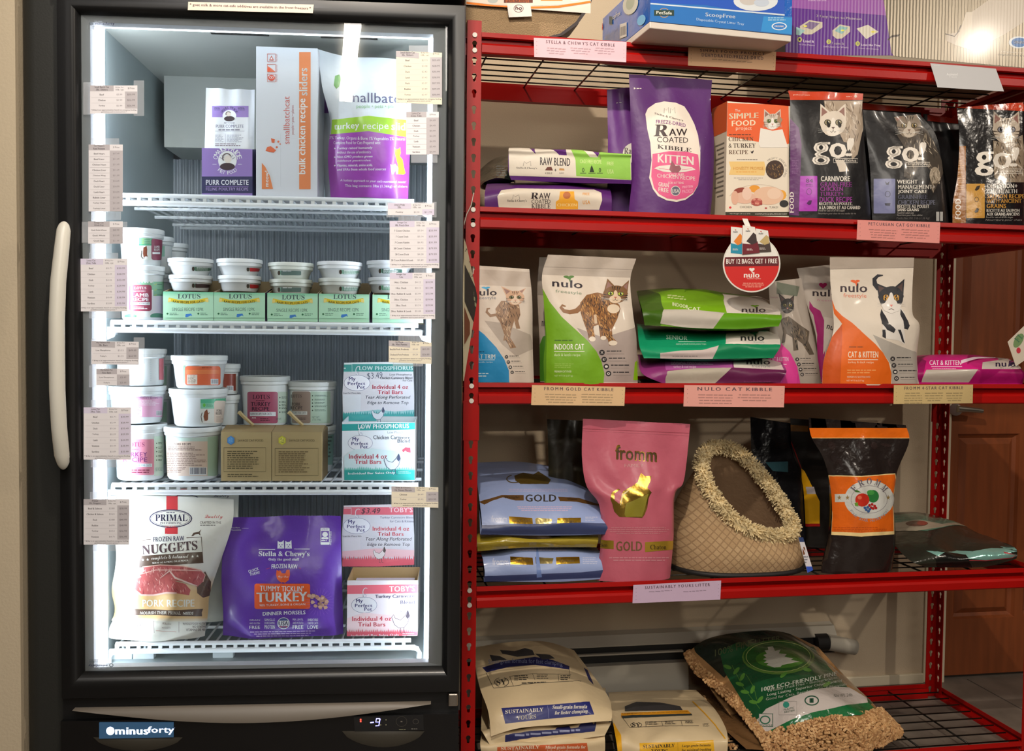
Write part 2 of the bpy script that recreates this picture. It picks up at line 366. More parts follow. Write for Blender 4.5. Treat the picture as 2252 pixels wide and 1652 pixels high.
for k in zlow:
    z = zlow[k]; xa, xb = X0+.0168, X1-.0168
    MB().prism(SH, [(y-.001, z+q) for y, q in bpf], xa, xb).build('front_beam', m_red, su, smooth=True, auto=28)
    MB().prism(SH, [(DY+.001-y, z+q) for y, q in bpf][::-1], xa, xb).build('rear_beam', m_red, su, smooth=True, auto=28)
    for X, s in ((X0, 1), (X1, -1)):
        MB().prism(SH, [(X-s*.0165-s*y*.5, z+q) for y, q in bpf], .012, DY-.012, 'y').build('side_beam', m_red, su)
    d = MB(); zd = deck[k]-.002
    for y in np.arange(.028, DY-.01, .0515): d.tube([(xa-.012, y, zd), (xb+.012, y, zd)], .0021, 6)
    for x in np.arange(.05, X1-.02, .148): d.tube([(x, .006, zd-.004), (x, DY-.006, zd-.004)], .0025, 6)
    for y in (.01, DY-.01): d.tube([(xa, y, zd-.004), (xb, y, zd-.004)], .0025, 6)
    d.build('wire_deck', m_wire, su, smooth=True)
    if k < 5:
        for q in (.040, .004):
            MB().tube([(0.0, -.0035, z+q+.004), (0.0, .004, z+q+.004)], .0058, 12).build('beam_rivet', mat('rivet_white', (225, 220, 210), .4), su, label='white rivet head')
# baseboard heater on the wall
hx0, hx1 = -.3, at(1840, 1420, WY-.05)[0]
hz = at(1400, 1425, WY-.07)[2]; hb_ = at(1400, 1540, WY-.07)[2]
bh = thing('baseboard_heater', 'white baseboard heater with dark louvre slots low on the back wall', 'heater', SH.w(.6, WY-.03, hb_))
m_h = mat('heater_white', (186, 180, 166), .45)
hx = at(1512, 1480, WY-.07)[0]
MB().prism(SH, [(WY-.001, hz+.035), (WY-.03, hz+.03), (WY-.05, hz+.004), (WY-.05, hz), (WY-.001, hz)], hx0, hx1).build('top_cover', m_h, bh)
MB().box(SH, hx0, hx1, WY-.04, WY-.001, hz-.055, hz).build('fin_core', mat('heater_dark', (26, 25, 24), .6), bh)
MB().box(SH, hx0, hx-.01, WY-.058, WY-.046, hz-.024, hz-.019).build('louvre', m_h, bh)
MB().prism(SH, [(WY-.001, hz-.055), (WY-.075, hz-.05), (WY-.088, hb_-.03), (WY-.088, FLOOR_Z+.03), (WY-.001, FLOOR_Z+.03)], hx0, hx).build('front_cover', m_h, bh)
a = at(1818, 1412, WY-.05); b = at(1880, 1424, WY-.05)
MB().tube([a, b], [.026, .024], 20).build('pipe_end', m_h, bh, smooth=True, auto=50)
MB().tube([a-np.array([.04, 0, 0]), a], .027, 20).build('pipe_collar', mat('heater_dark'), bh, smooth=True, auto=50)

# ceiling tube fixture behind the camera: the bright bar mirrored in the glass door
tf = thing('ceiling_light', 'long white tube light fixed under the ceiling behind the camera', 'ceiling light', (-1.1, -4.7, CEIL_Z-.03))
pa_, pb_ = np.array([-.93, -3.88, CEIL_Z-.02]), np.array([-1.30, -5.58, CEIL_Z-.02])
dd = (pb_-pa_)/np.linalg.norm(pb_-pa_); sd = np.array([-dd[1], dd[0], 0])*.045
MB().add([pa_-sd, pa_+sd, pb_+sd, pb_-sd]+[q+np.array([0, 0, .02]) for q in (pa_-sd, pa_+sd, pb_+sd, pb_-sd)], [(0, 1, 2, 3), (7, 6, 5, 4), (0, 4, 5, 1), (1, 5, 6, 2), (2, 6, 7, 3), (3, 7, 4, 0)]).build('diffuser', mat('tube_glow', (255, 255, 255), .5, emit=(1, .93, .84), estr=26), tf)
# ---------------------------------------------------------------- printed packaging: surfaces and flat art
def pkg(name, rough=.45, coat=0.0, bump=0.0, bscale=25):
    if name in MATS: return MATS[name]
    m = mat(name, attr=True, rough=rough, coat=coat, bump=bump, bscale=bscale)
    n = m.node_tree.nodes; L = m.node_tree.links; b = n['Principled BSDF']
    a = n.new('ShaderNodeAttribute'); a.attribute_name = 'Fin'; L.new(a.outputs['Fac'], b.inputs['Metallic'])
    mr = n.new('ShaderNodeMapRange'); mr.inputs[3].default_value = rough; mr.inputs[4].default_value = .22
    L.new(a.outputs['Fac'], mr.inputs[0]); L.new(mr.outputs[0], b.inputs['Roughness']); return m
PK_CARD = pkg('printed_card', .5, 0, 0); PK_PAPER = pkg('paper', .75); PK_TUB = pkg('tub_plastic', .38, .1)
PK_FILM = pkg('printed_film', .38, .25, .28, 22); PK_MATTE = pkg('matte_film', .5, .08, .3, 20); PK_SHINY = pkg('shiny_film', .24, .5, .5, 26)
_tc = {}
MAP = {'rb': (0x1D400, 0x1D41A, 0x1D7CE), 'bi': (0x1D468, 0x1D482, 0x1D7CE), 'ri': (0x1D434, 0x1D44E, None), 'sb': (0x1D5D4, 0x1D5EE, 0x1D7EC),
       'si': (0x1D608, 0x1D622, 0x1D7E2), 'sbi': (0x1D63C, 0x1D656, 0x1D7EC), 'sc': (0x1D4D0, 0x1D4EA, None), 's': (0x1D5A0, 0x1D5BA, 0x1D7E2)}
def conv(s, st):
    if st not in MAP: return s
    A, a, d = MAP[st]; o = ''
    for c in s:
        if 'A' <= c <= 'Z': o += chr(A+ord(c)-65)
        elif 'a' <= c <= 'z': o += 'ℎ' if st == 'ri' and c == 'h' else chr(a+ord(c)-97)
        elif '0' <= c <= '9' and d: o += chr(d+ord(c)-48)
        else: o += c
    return o
_ch = {}; _wt = {}
def chars(need, st, bold):
    """outline triangles and advance of single characters, converted together"""
    need = [q for q in dict.fromkeys(need) if (q, st, bold) not in _ch and q != ' ']
    if not need: return
    need = ['n']+need if ('n', st, bold) not in _ch and 'n' not in need and st == '' else need
    c = bpy.data.curves.new('t', 'FONT'); c.resolution_u = 2; c.offset = bold; c.space_line = 4
    c.body = '\n'.join(['   |']+[conv(q, st)+'   |' for q in need])
    o = bpy.data.objects.new('t', c); me = bpy.data.meshes.new_from_object(o)
    v = np.zeros(len(me.vertices)*3); me.vertices.foreach_get('co', v); v = v.reshape(-1, 3)[:, :2]
    ln = np.round((-v[:, 1]+.35)/4).astype(int); fs = [[] for _ in range(len(need)+1)]
    for p in me.polygons:
        f = tuple(p.vertices); fs[ln[f[0]]].append(f)
    xb0 = v[ln == 0][:, 0].min()
    for i, q in enumerate(need):
        idx = np.where(ln == i+1)[0]; xs = v[idx][:, 0]; isb = xs > xs.max()-.25; keep = idx[~isb]; mp = {int(k): n for n, k in enumerate(keep)}
        _ch[q, st, bold] = (v[keep]+(0, 4.0*(i+1)), [tuple(mp[k] for k in f) for f in fs[i+1] if all(k in mp for k in f)], xs[isb].min()-xb0)
    bpy.data.objects.remove(o); bpy.data.curves.remove(c); bpy.data.meshes.remove(me)
def glyphs(s, st='', bold=0, sp=1.0):
    wt = max(bold, 0)*.7; bold = -.01 if bold < 0 else 0
    k = (s, st, bold, sp, wt)
    if k in _tc: return _tc[k]
    ital = 0
    if st in ('sb', 'sbi'): wt += .022; bold = 0; sp = sp*1.06; ital = .2 if st == 'sbi' else 0; st = ''
    elif st == 'ri': ital = .2; st = 'rb'
    elif st in ('s', 'si'): ital = .2 if st == 'si' else 0; st = ''
    ss = {c: (st if c.isalnum() and c.isascii() else '') for c in s}
    chars([c for c in s if ss[c]], st, bold); chars([c for c in s if not ss[c]], '', bold)
    x = 0; V = []; G = []; n = 0
    for c in s:
        if c == ' ': x += .27*sp; continue
        gv, gf, ad = _ch[c, ss[c], bold]; V.append(gv+(x, 0)); G += [tuple(i+n for i in f) for f in gf]; n += len(gv); x += ad*sp
    v = np.concatenate(V); v[:, 0] += v[:, 1]*ital
    lo, hi = v.min(0), v.max(0); v = (v-lo)/np.maximum(hi-lo, 1e-6); v[:, 1] = 1-v[:, 1]
    _wt[id(v)] = wt/max((hi-lo)[0], .1); _tc[k] = (v, G); return v, G
VW = {1: (0, 0, .2906), 2: (400, 0, .2931), 3: (150, 460, .222), 4: (560, 460, .222), 5: (150, 720, .2179), 6: (460, 720, .2398), 7: (150, 1060, .2542),
      8: (470, 1060, .2542), 9: (0, 1380, .2487), 10: (560, 1380, .2487), 11: (1000, 0, .2842), 12: (1600, 0, .2895), 13: (1020, 160, .2753), 14: (1560, 180, .3073),
      15: (1000, 540, .2179), 16: (1380, 460, .2663), 17: (1780, 540, .2179), 18: (1000, 880, .2785), 19: (1460, 880, .2785), 20: (1900, 860, .2907), 21: (1000, 1320, .2753), 22: (1480, 1320, .3428)}
class Art:
    def __init__(s, z=None): s.t = []; s.met = 0; s.g = 0; s.hold = 0; s.z(z)
    def z(s, z): s.dx, s.dy, s.k = VW[z] if z else (0, 0, 1.0); return s
    def add(s, v, f, col):
        if not s.hold: s.g += 1
        s.t.append((np.asarray(v, float).reshape(-1, 2)*s.k+(s.dx, s.dy), f, tuple(col), s.met, s.g)); return s
    def levels(s):
        """print order: a mark lies one level above the marks it overlaps"""
        n = len(s.t); B = np.array([[*t[0].min(0), *t[0].max(0)] if len(t[0]) else [0, 0, 0, 0] for t in s.t]); G = np.array([t[4] for t in s.t]); L = np.zeros(n)
        for i in range(1, n):
            o = (B[:i, 0] < B[i, 2]) & (B[:i, 2] > B[i, 0]) & (B[:i, 1] < B[i, 3]) & (B[:i, 3] > B[i, 1]) & (G[:i] != G[i])
            if o.any(): L[i] = math.floor(L[:i][o].max())+1
            if i and G[i] == G[i-1]: L[i] += (i % 4)*.2
        return L
    def poly(s, pts, col):
        tr = tessellate_polygon([[Vector((a, b, 0)) for a, b in pts]]); return s.add(pts, [tuple(t) for t in tr], col)
    def rect(s, x0, y0, x1, y1, col, r=0, sk=0):
        if r:
            p = []
            for cx, cy, a0 in ((x1-r, y0+r, -90), (x1-r, y1-r, 0), (x0+r, y1-r, 90), (x0+r, y0+r, 180)):
                p += [(cx+r*math.cos(math.radians(a0+t)), cy+r*math.sin(math.radians(a0+t))) for t in (0, 30, 60, 90)]
            return s.poly(p, col)
        return s.add([(x0, y0), (x1, y0+sk), (x1, y1+sk), (x0, y1)], [(0, 1, 2, 3)], col)
    def ell(s, cx, cy, rx, ry, col, rot=0, n=22):
        c, q = math.cos(math.radians(rot)), math.sin(math.radians(rot))
        p = [(cx+rx*math.cos(t)*c-ry*math.sin(t)*q, cy+rx*math.cos(t)*q+ry*math.sin(t)*c) for t in np.arange(n)*2*math.pi/n]
        return s.add(p, [tuple(range(n))], col)
    def ring(s, cx, cy, rx, ry, w, col, a0=0, a1=360, n=28, rot=0):
        c, q = math.cos(math.radians(rot)), math.sin(math.radians(rot)); v = []
        for t in np.radians(np.linspace(a0, a1, n)):
            for k in (0, w):
                x, y = (rx-k)*math.cos(t), (ry-k)*math.sin(t); v.append((cx+x*c-y*q, cy+x*q+y*c))
        return s.add(v, [(2*i, 2*i+1, 2*i+3, 2*i+2) for i in range(n-1)], col)
    def line(s, pts, w, col):
        pts = [np.array(p, float) for p in pts]; v = []
        for i, p in enumerate(pts):
            d = pts[min(i+1, len(pts)-1)]-pts[max(i-1, 0)]; d /= max(np.linalg.norm(d), 1e-6); m = np.array([-d[1], d[0]])
            ww = w[i] if isinstance(w, (list, tuple)) else w
            v += [p-m*ww/2, p+m*ww/2]
        return s.add(v, [(2*i, 2*i+1, 2*i+3, 2*i+2) for i in range(len(pts)-1)], col)
    def frame(s, x0, y0, x1, y1, w, col): return s.line([(x0, y0), (x1, y0), (x1, y1), (x0, y1), (x0, y0-w/2)], w, col)
    def put(s, v, m, b, f, col):
        w = _wt.get(id(v), 0)*m; s.g += 1; s.hold += 1
        for q in ((-w, w) if np.any(w) else (0,)): s.add(b+q, f, col)
        s.hold -= 1; return s
    def text(s, t, x0, y0, x1, y1, col, st='', bold=0, rot=0, sk=0, sh=0, arc=0, sp=1.0):
        v, f = glyphs(t, st, bold, sp)
        if sk and y1-y0 > abs(sk): q = min(abs(sk), (y1-y0)*.5)/2; y0, y1 = y0+q, y1-q
        p = np.array([x0, y0])+v*np.array([x1-x0, y1-y0])
        p[:, 1] += (v[:, 0]-.5)*sk; p[:, 0] += (.5-v[:, 1])*sh
        p[:, 1] += arc*(1-(2*v[:, 0]-1)**2)*-1
        if rot:
            c = np.array([(x0+x1)/2, (y0+y1)/2]); a = math.radians(rot); d = p-c
            p = c+np.stack([d[:, 0]*math.cos(a)-d[:, 1]*math.sin(a), d[:, 0]*math.sin(a)+d[:, 1]*math.cos(a)], 1)
        d = np.array([1.0, sk/max(x1-x0, 1)])*(x1-x0)
        return s.put(v, d, p, f, col)
    def vtext(s, t, x0, y0, x1, y1, col, st='', bold=0, up=True):
        """text running upwards inside the given px box"""
        v, f = glyphs(t, st, bold); q = np.stack([v[:, 1], 1-v[:, 0]], 1) if up else np.stack([1-v[:, 1], v[:, 0]], 1)
        return s.put(v, np.array([0, y1-y0]), np.array([x0, y0])+q*np.array([x1-x0, y1-y0]), f, col)
    def circ(s, t, cx, cy, r, a0, a1, h, col, st='sb', flip=False):
        n = len(t); s.g += 1; s.hold += 1
        for i, c in enumerate(t):
            if c == ' ': continue
            a = math.radians(a0+(a1-a0)*(i+.5)/n); v, f = glyphs(c, st)
            w = h*(.35 if c in "I'1" else .78); d = (v-.5)*np.array([w, h])
            rr = a+math.pi/2 if not flip else a-math.pi/2
            p = np.stack([d[:, 0]*math.cos(rr)-d[:, 1]*math.sin(rr), d[:, 0]*math.sin(rr)+d[:, 1]*math.cos(rr)], 1)+np.array([cx+r*math.cos(a), cy+r*math.sin(a)])
            s.add(p, f, col)
        s.hold -= 1; return s
    def fine(s, x0, y0, x1, y1, n, col, h=.45, align='l', sk=0):
        """rows of print too small to read in the photograph"""
        R = random.Random(int(x0*7+y0*13+n)); st = (y1-y0)/n; s.g += 1; s.hold += 1
        for i in range(n):
            y = y0+st*(i+.5); x = x0; e = x1-(x1-x0)*R.random()*(.35 if i == n-1 or align == 'l' else .15)
            if align == 'c': d = (x1-e)/2; x = x0+d; e = x1-d
            while x < e-1:
                w = min(e-x, (1.2+R.random()*3.2)*st*.55+1); o = sk*((x+w/2-x0)/max(x1-x0, 1)-.5)
                s.add([(x, y-st*h/2+o), (x+w, y-st*h/2+o), (x+w, y+st*h/2+o), (x, y+st*h/2+o)], [(0, 1, 2, 3)], col); x += w+st*.3
        s.hold -= 1; return s
    def zig(s, x0, x1, y, h, n, col, base):
        """a ragged grass edge standing on y, filled down to base"""
        R = random.Random(int(x0)); p = [(x0, base)]
        for i in range(n): a = x0+(x1-x0)*i/n; p += [(a, y), (a+(x1-x0)/n*.5, y-h*(.4+.6*R.random()))]
        return s.poly(p+[(x1, y), (x1, base)], col)
def cr(P, n, ax):
    """Catmull-Rom resampling of an array along one axis to n+1 samples"""
    P = np.moveaxis(np.asarray(P, float), ax, 0); m = len(P)
    t = np.linspace(0, m-1, n+1); i = np.minimum(t.astype(int), m-2); f = (t-i).reshape(-1, *([1]*(P.ndim-1)))
    E = np.concatenate([[2*P[0]-P[1]], P, [2*P[-1]-P[-2]]])
    a, b, c, d = E[i], E[i+1], E[i+2], E[i+3]
    o = .5*((2*b)+(c-a)*f+(2*a-5*b+4*c-d)*f*f+(3*b-a-3*c+d)*f**3)
    return np.moveaxis(o, 0, ax)
class Patch:
    def __init__(s, G):
        s.G = np.asarray(G, float); s.nv, s.nu = s.G.shape[0]-1, s.G.shape[1]-1
        du = np.gradient(s.G, axis=1) if s.nu > 0 else None; dv = np.gradient(s.G, axis=0)
        n = np.cross(du, dv); n /= np.maximum(np.linalg.norm(n, axis=-1, keepdims=True), 1e-9)
        if (n*(CAM-s.G)).sum() < 0: n = -n
        s.n = n; s.px = proj(s.G)
    def ev(s, A, x, y):
        i = np.clip(np.floor(x).astype(int), 0, s.nu-1); j = np.clip(np.floor(y).astype(int), 0, s.nv-1)
        a = (x-i)[:, None]; b = (y-j)[:, None]
        if s.nu*s.nv == 1: return (A[j, i]*(1-a)+A[j, i+1]*a)*(1-b)+(A[j+1, i]*(1-a)+A[j+1, i+1]*a)*b
        p, q, r, t = A[j, i], A[j, i+1], A[j+1, i], A[j+1, i+1]      # each cell is two triangles, as in the mesh
        return np.where(a >= b, p+a*(q-p)+b*(t-q), p+b*(r-p)+a*(t-r))
    def inv(s, q):
        P = s.px.reshape(-1, 2); k = np.zeros(len(q), int)
        for c in range(0, len(q), 4000): k[c:c+4000] = ((q[c:c+4000, None]-P[None])**2).sum(-1).argmin(1)
        x = (k % (s.nu+1)).astype(float); y = (k//(s.nu+1)).astype(float); e = .01; mg = .6 if s.nu > 1 else 2
        for _ in range(10):
            f0 = s.ev(s.px, x, y); r = q-f0
            jx = (s.ev(s.px, x+e, y)-f0)/e; jy = (s.ev(s.px, x, y+e)-f0)/e
            D = jx[:, 0]*jy[:, 1]-jx[:, 1]*jy[:, 0]; D = np.where(abs(D) < 1e-6, 1e-6, D)
            dx = (r[:, 0]*jy[:, 1]-r[:, 1]*jy[:, 0])/D; dy = (jx[:, 0]*r[:, 1]-jx[:, 1]*r[:, 0])/D
            x = np.clip(x+np.clip(dx, -3, 3), -mg, s.nu+mg); y = np.clip(y+np.clip(dy, -3, 3), -mg, s.nv+mg)
        return x, y
import bmesh
def paint(patch, art, name, m, parent, cut=True, eps=.0006, step=.00013, label=None):
    if not art.t: return None
    bm = bmesh.new(); cols = []
    allv = np.concatenate([t[0] for t in art.t]); x, y = allv[:, 0], allv[:, 1]; k = 0; LV = art.levels()
    for li, (v, f, c, met, _) in enumerate(art.t):
        n = len(v); cols.append((c, met)); zl = LV[li]; bv = [bm.verts.new((x[k+i], y[k+i], zl)) for i in range(n)]; k += n
        for q in f:
            if len(set(q)) < 3: continue
            try: fc = bm.faces.new([bv[i] for i in q]); fc.material_index = li
            except ValueError: pass
    def bis(co, no, out=False):
        if out: g = bm.verts[:]+bm.edges[:]+bm.faces[:]
        else:
            c0 = co[0]*no[0]+co[1]*no[1]; n0, n1 = no[0], no[1]; fs = []
            for f in bm.faces:
                if n0 and n1 and len(f.verts) < 4 and f.calc_area() < .02: continue
                q = [v.co.x*n0+v.co.y*n1 for v in f.verts]
                if min(q) < c0-1e-4 and max(q) > c0+1e-4: fs.append(f)
            if not fs: return
            es = {e for f in fs for e in f.edges}; vs = {v for f in fs for v in f.verts}; g = list(vs)+list(es)+fs
        bmesh.ops.bisect_plane(bm, geom=g, plane_co=co, plane_no=no, clear_outer=out, dist=1e-5)
    lo, hi = patch.px.reshape(-1, 2).min(0)-1, patch.px.reshape(-1, 2).max(0)+1
    bis((lo[0], 0, 0), (-1, 0, 0), True); bis((hi[0], 0, 0), (1, 0, 0), True); bis((0, lo[1], 0), (0, -1, 0), True); bis((0, hi[1], 0), (0, 1, 0), True)
    if cut:
        for a in np.arange(lo[0]+11, hi[0], 17): bis((a, 0, 0), (1, 0, 0))
        for a in np.arange(lo[1]+11, hi[1], 17): bis((0, a, 0), (0, 1, 0))
    if not bm.verts: bm.free(); return None
    vx, vy = patch.inv(np.array([v.co[:2] for v in bm.verts]))
    for v, a, b in zip(bm.verts, vx, vy): v.co.x = a; v.co.y = b
    bis((0, 0, 0), (-1, 0, 0), True); bis((patch.nu, 0, 0), (1, 0, 0), True); bis((0, 0, 0), (0, -1, 0), True); bis((0, patch.nv, 0), (0, 1, 0), True)
    if cut:
        xs = [v.co.x for v in bm.verts]; ys = [v.co.y for v in bm.verts]
        if not xs: bm.free(); return None
        for i in range(max(1, int(min(xs))), min(patch.nu, int(max(xs))+1)): bis((i, 0, 0), (1, 0, 0))
        for i in range(max(1, int(min(ys))), min(patch.nv, int(max(ys))+1)): bis((0, i, 0), (0, 1, 0))
        for i in range(-patch.nv+1, patch.nu): bis((i, 0, 0), (1, -1, 0))
    bmesh.ops.delete(bm, geom=[v for v in bm.verts if not v.link_faces], context='VERTS')
    bm.normal_update()
    for f in bm.faces:
        if f.normal.z < 0: f.normal_flip()
    me = bpy.data.meshes.new(name); bm.to_mesh(me); bm.free()
    if not len(me.vertices): return None
    co = np.zeros(len(me.vertices)*3); me.vertices.foreach_get('co', co); co = co.reshape(-1, 3)
    P = patch.ev(patch.G, co[:, 0], co[:, 1]); N = patch.ev(patch.n, co[:, 0], co[:, 1])
    org = np.array(parent.matrix_world.translation)
    W_ = P+N*(eps+step*co[:, 2:3])-org; me.vertices.foreach_set('co', W_.ravel().astype(np.float32))
    mi = np.zeros(len(me.polygons), int); me.polygons.foreach_get('material_index', mi)
    L_ = np.array([[*lin(c), 1] for c, _ in cols], np.float32); mt = np.array([q for _, q in cols], np.float32)
    me.attributes.new('Col', 'FLOAT_COLOR', 'FACE').data.foreach_set('color', L_[mi].ravel())
    if mt.any(): me.attributes.new('Fin', 'FLOAT', 'FACE').data.foreach_set('value', mt[mi])
    me.polygons.foreach_set('material_index', np.zeros(len(mi), int)); me.materials.append(m); me.update()
    # faces look outwards
    fn = np.zeros(len(me.polygons)*3); me.polygons.foreach_get('normal', fn)
    fn = fn.reshape(-1, 3); ctr = np.zeros(len(me.polygons)*3); me.polygons.foreach_get('center', ctr)
    if ((CAM-org-ctr.reshape(-1, 3))*fn).sum() < 0: me.flip_normals()
    if cut:
        me.polygons.foreach_set('use_smooth', [True]*len(me.polygons)); me.normals_split_custom_set_from_vertices(N/np.maximum(np.linalg.norm(N, axis=1, keepdims=True), 1e-9))
    o = bpy.data.objects.new(name, me); C.objects.link(o); o.parent = parent
    o.matrix_world.translation = Vector(org)
    if label: o['label'] = label
    return o
def weld(V, F, tol=1e-5):
    k = np.round(np.asarray(V)/tol).astype(np.int64); _, idx, inv = np.unique(k, axis=0, return_index=True, return_inverse=True)
    inv = inv.ravel(); F2 = []
    for f in F:
        g = []
        for i in f:
            j = int(inv[i])
            if j not in g: g.append(j)
        if len(g) > 2: F2.append(tuple(g))
    return np.asarray(V)[idx], F2
def gridfaces(nv, nu, base=0, flip=False):
    w_ = nu+1; o = []
    for j in range(nv):
        for i in range(nu):
            a = base+j*w_+i; q = (a, a+1, a+w_+1, a+w_); o.append(q[::-1] if flip else q)
    return o
G_POUCH = [0, .12, .5, .85, 1, 1, .85]
def soft(name, label, cat, ctrl, fr=SH, thick=.05, bulge=.03, prof=G_POUCH, col=(200, 200, 200), m=None, art=None, nu=18, nv=24, sit=None, crk=.0015,
         mode='pouch', group=None, met=0, seed=None, partname='printed_front', side=.55, floor=None):
    nu, nv = int(nu*1.15), int(nv*1.15)
    m = m or PK_FILM; R = np.random.RandomState(seed if seed is not None else sum(map(ord, label)) % 9999)
    W_ = np.array([[at(p[0], p[1], fr=fr, y=p[2]) for p in row] for row in ctrl])
    G = cr(cr(W_, nv, 0), nu, 1)
    if sit is not None:
        zt_, zm = G[..., 2].max(), G[..., 2].min(); G[..., 2] = zt_-(zt_-G[..., 2])*(zt_-sit-.0008)/(zt_-zm)
    if fr is SH: G[..., 0] = np.clip(G[..., 0], .006, 1.508)
    u = np.linspace(0, 1, nu+1)[None, :]; v = np.linspace(0, 1, nv+1)[:, None]
    g = cr(np.array(prof, float)[:, None], nv, 0); g = np.clip(g, 0, None)
    w_ = np.sin(math.pi*u)**side*g
    env = (np.sin(math.pi*u)**.4)*(np.ones_like(v) if mode == 'pouch' else np.sin(math.pi*v)**.4)
    wr = np.zeros((nv+1, nu+1))
    for k in range(5):
        a, b, ph = R.uniform(2, 9), R.uniform(-9, 9), R.uniform(0, 6); wr += np.sin(a*u*2+b*v+ph)*np.sin(R.uniform(1, 6)*v*2+R.uniform(0, 6))
    dirn = -fr.N if mode == 'pouch' else np.array([0, -.35, 1.0])
    G = G+dirn*((bulge*w_+crk*wr*env)[..., None])
    if mode == 'pouch' and sit is not None: G[-1, :, 2] = sit+.0008
    if mode == 'pouch': B = G+fr.N*((thick+bulge)*w_)[..., None]
    else:
        B = G[-1:]*(v[..., None])+G[:1]*(1-v[..., None])+0*G; B = B+np.array([0, 0, -1.])*(thick*np.sin(math.pi*v)*np.sin(math.pi*u)**.4)[..., None]
        if sit is not None: B[..., 2] = np.maximum(B[..., 2], sit+.0008); G[..., 2] = np.maximum(G[..., 2], sit+.0008)
    if floor is not None: G[..., 2] = np.maximum(G[..., 2], floor+.0005); B[..., 2] = np.maximum(B[..., 2], floor)
    n0 = (nu+1)*(nv+1); V = np.concatenate([G.reshape(-1, 3), B.reshape(-1, 3)])
    F = [t for a, b, c, d in gridfaces(nv, nu) for t in ((a, b, c), (a, c, d))]+gridfaces(nv, nu, n0, True)
    F += [(nv*(nu+1)+i, n0+nv*(nu+1)+i, n0+nv*(nu+1)+i+1, nv*(nu+1)+i+1) for i in range(nu)]
    V, F = weld(V, F); mb = MB(); mb.add(V, F, tuple(col))
    o = mb.build(name, m, smooth=True, auto=60, label=label, cat=cat, group=group)
    if met: o.data.attributes.new('Fin', 'FLOAT', 'FACE').data.foreach_set('value', np.full(len(o.data.polygons), met, np.float32))
    bmm = bmesh.new(); bmm.from_mesh(o.data); bmesh.ops.recalc_face_normals(bmm, faces=bmm.faces[:]); bmm.to_mesh(o.data); bmm.free()
    if art: paint(Patch(G), art, partname, m, o)
    return o
def box(name, label, cat, x0, x1, yt, yb, y0, depth, fr=SH, y1=None, col=(200, 200, 200), m=None, art=None, sit=None, group=None, sidecol=None, topcol=None, bev=.0008, partname='printed_front', open_top=False, th=.0015):
    """carton: px x0..x1 at the front, px top yt, px bottom yb, front-left depth y0 (y1 at the front-right)"""
    m = m or PK_CARD; y1 = y0 if y1 is None else y1
    a = at(x0, yb, fr=fr, y=y0); b = at(x1, yb, fr=fr, y=y1); zt_ = at((x0+x1)/2, yt, fr=fr, y=(y0+y1)/2)[2]
    zb_ = min(a[2], b[2]) if sit is None else sit+.0006
    a[2] = b[2] = 0; X = b-a; wd = np.linalg.norm(X); X /= wd; N = np.array([-X[1], X[0], 0])
    f2 = Frame((a[0], a[1], 0), math.degrees(math.atan2(X[1], X[0]))); mb = MB()
    if not open_top:
        v = [f2.w(x, y, z) for z in (zb_, zt_) for y in (0, depth) for x in (0, wd)]
        mb.add(v, [(0, 1, 5, 4)], tuple(col)); mb.add(v, [(2, 6, 7, 3), (0, 4, 6, 2), (1, 3, 7, 5), (0, 2, 3, 1)], tuple(sidecol or col)); mb.add(v, [(4, 5, 7, 6)], tuple(topcol or sidecol or col))
        V, F = weld(mb.v, mb.f); c = mb.c; mb = MB(); mb.v = [tuple(q) for q in V]; mb.f = F; mb.c = c; mb.m = [0]*len(F)
    else:
        zi = zb_+th; outer = [(0, 0), (wd, 0), (wd, depth), (0, depth)]; inner = [(th, th), (wd-th, th), (wd-th, depth-th), (th, depth-th)]
        hts = open_top if isinstance(open_top, (list, tuple)) else [zt_-zb_]*4
        v = [f2.w(x, y, zb_) for x, y in outer]+[f2.w(x, y, zb_+h) for (x, y), h in zip(outer, hts)]+[f2.w(x, y, zb_+h) for (x, y), h in zip(inner, hts)]+[f2.w(x, y, zi) for x, y in inner]
        F = [(0, 1, 5, 4)]; cc = [tuple(col)]
        for i in (1, 2, 3): F.append((i, (i+1) % 4, 4+(i+1) % 4, 4+i)); cc.append(tuple(sidecol or col))
        for i in range(4): j = (i+1) % 4; F += [(4+i, 4+j, 8+j, 8+i), (8+i, 8+j, 12+j, 12+i)]; cc += [tuple(topcol or (150, 120, 80))]*2
        F += [(12, 13, 14, 15), (3, 2, 1, 0)]; cc += [tuple(topcol or (150, 120, 80))]*2
        mb.add(v, F); mb.c = cc
    o = mb.build(name, m, label=label, cat=cat, group=group)
    zf = zt_ if not isinstance(open_top, (list, tuple)) else zb_+open_top[0]
    pt = Patch(np.array([[f2.w(0, 0, zf), f2.w(wd, 0, zf)], [f2.w(0, 0, zb_), f2.w(wd, 0, zb_)]]))
    if art: paint(pt, art, partname, m, o, cut=False)
    if bev and not open_top: b_ = o.modifiers.new('bevel', 'BEVEL'); b_.width = bev; b_.segments = 2
    return o, f2, wd, zb_, zt_
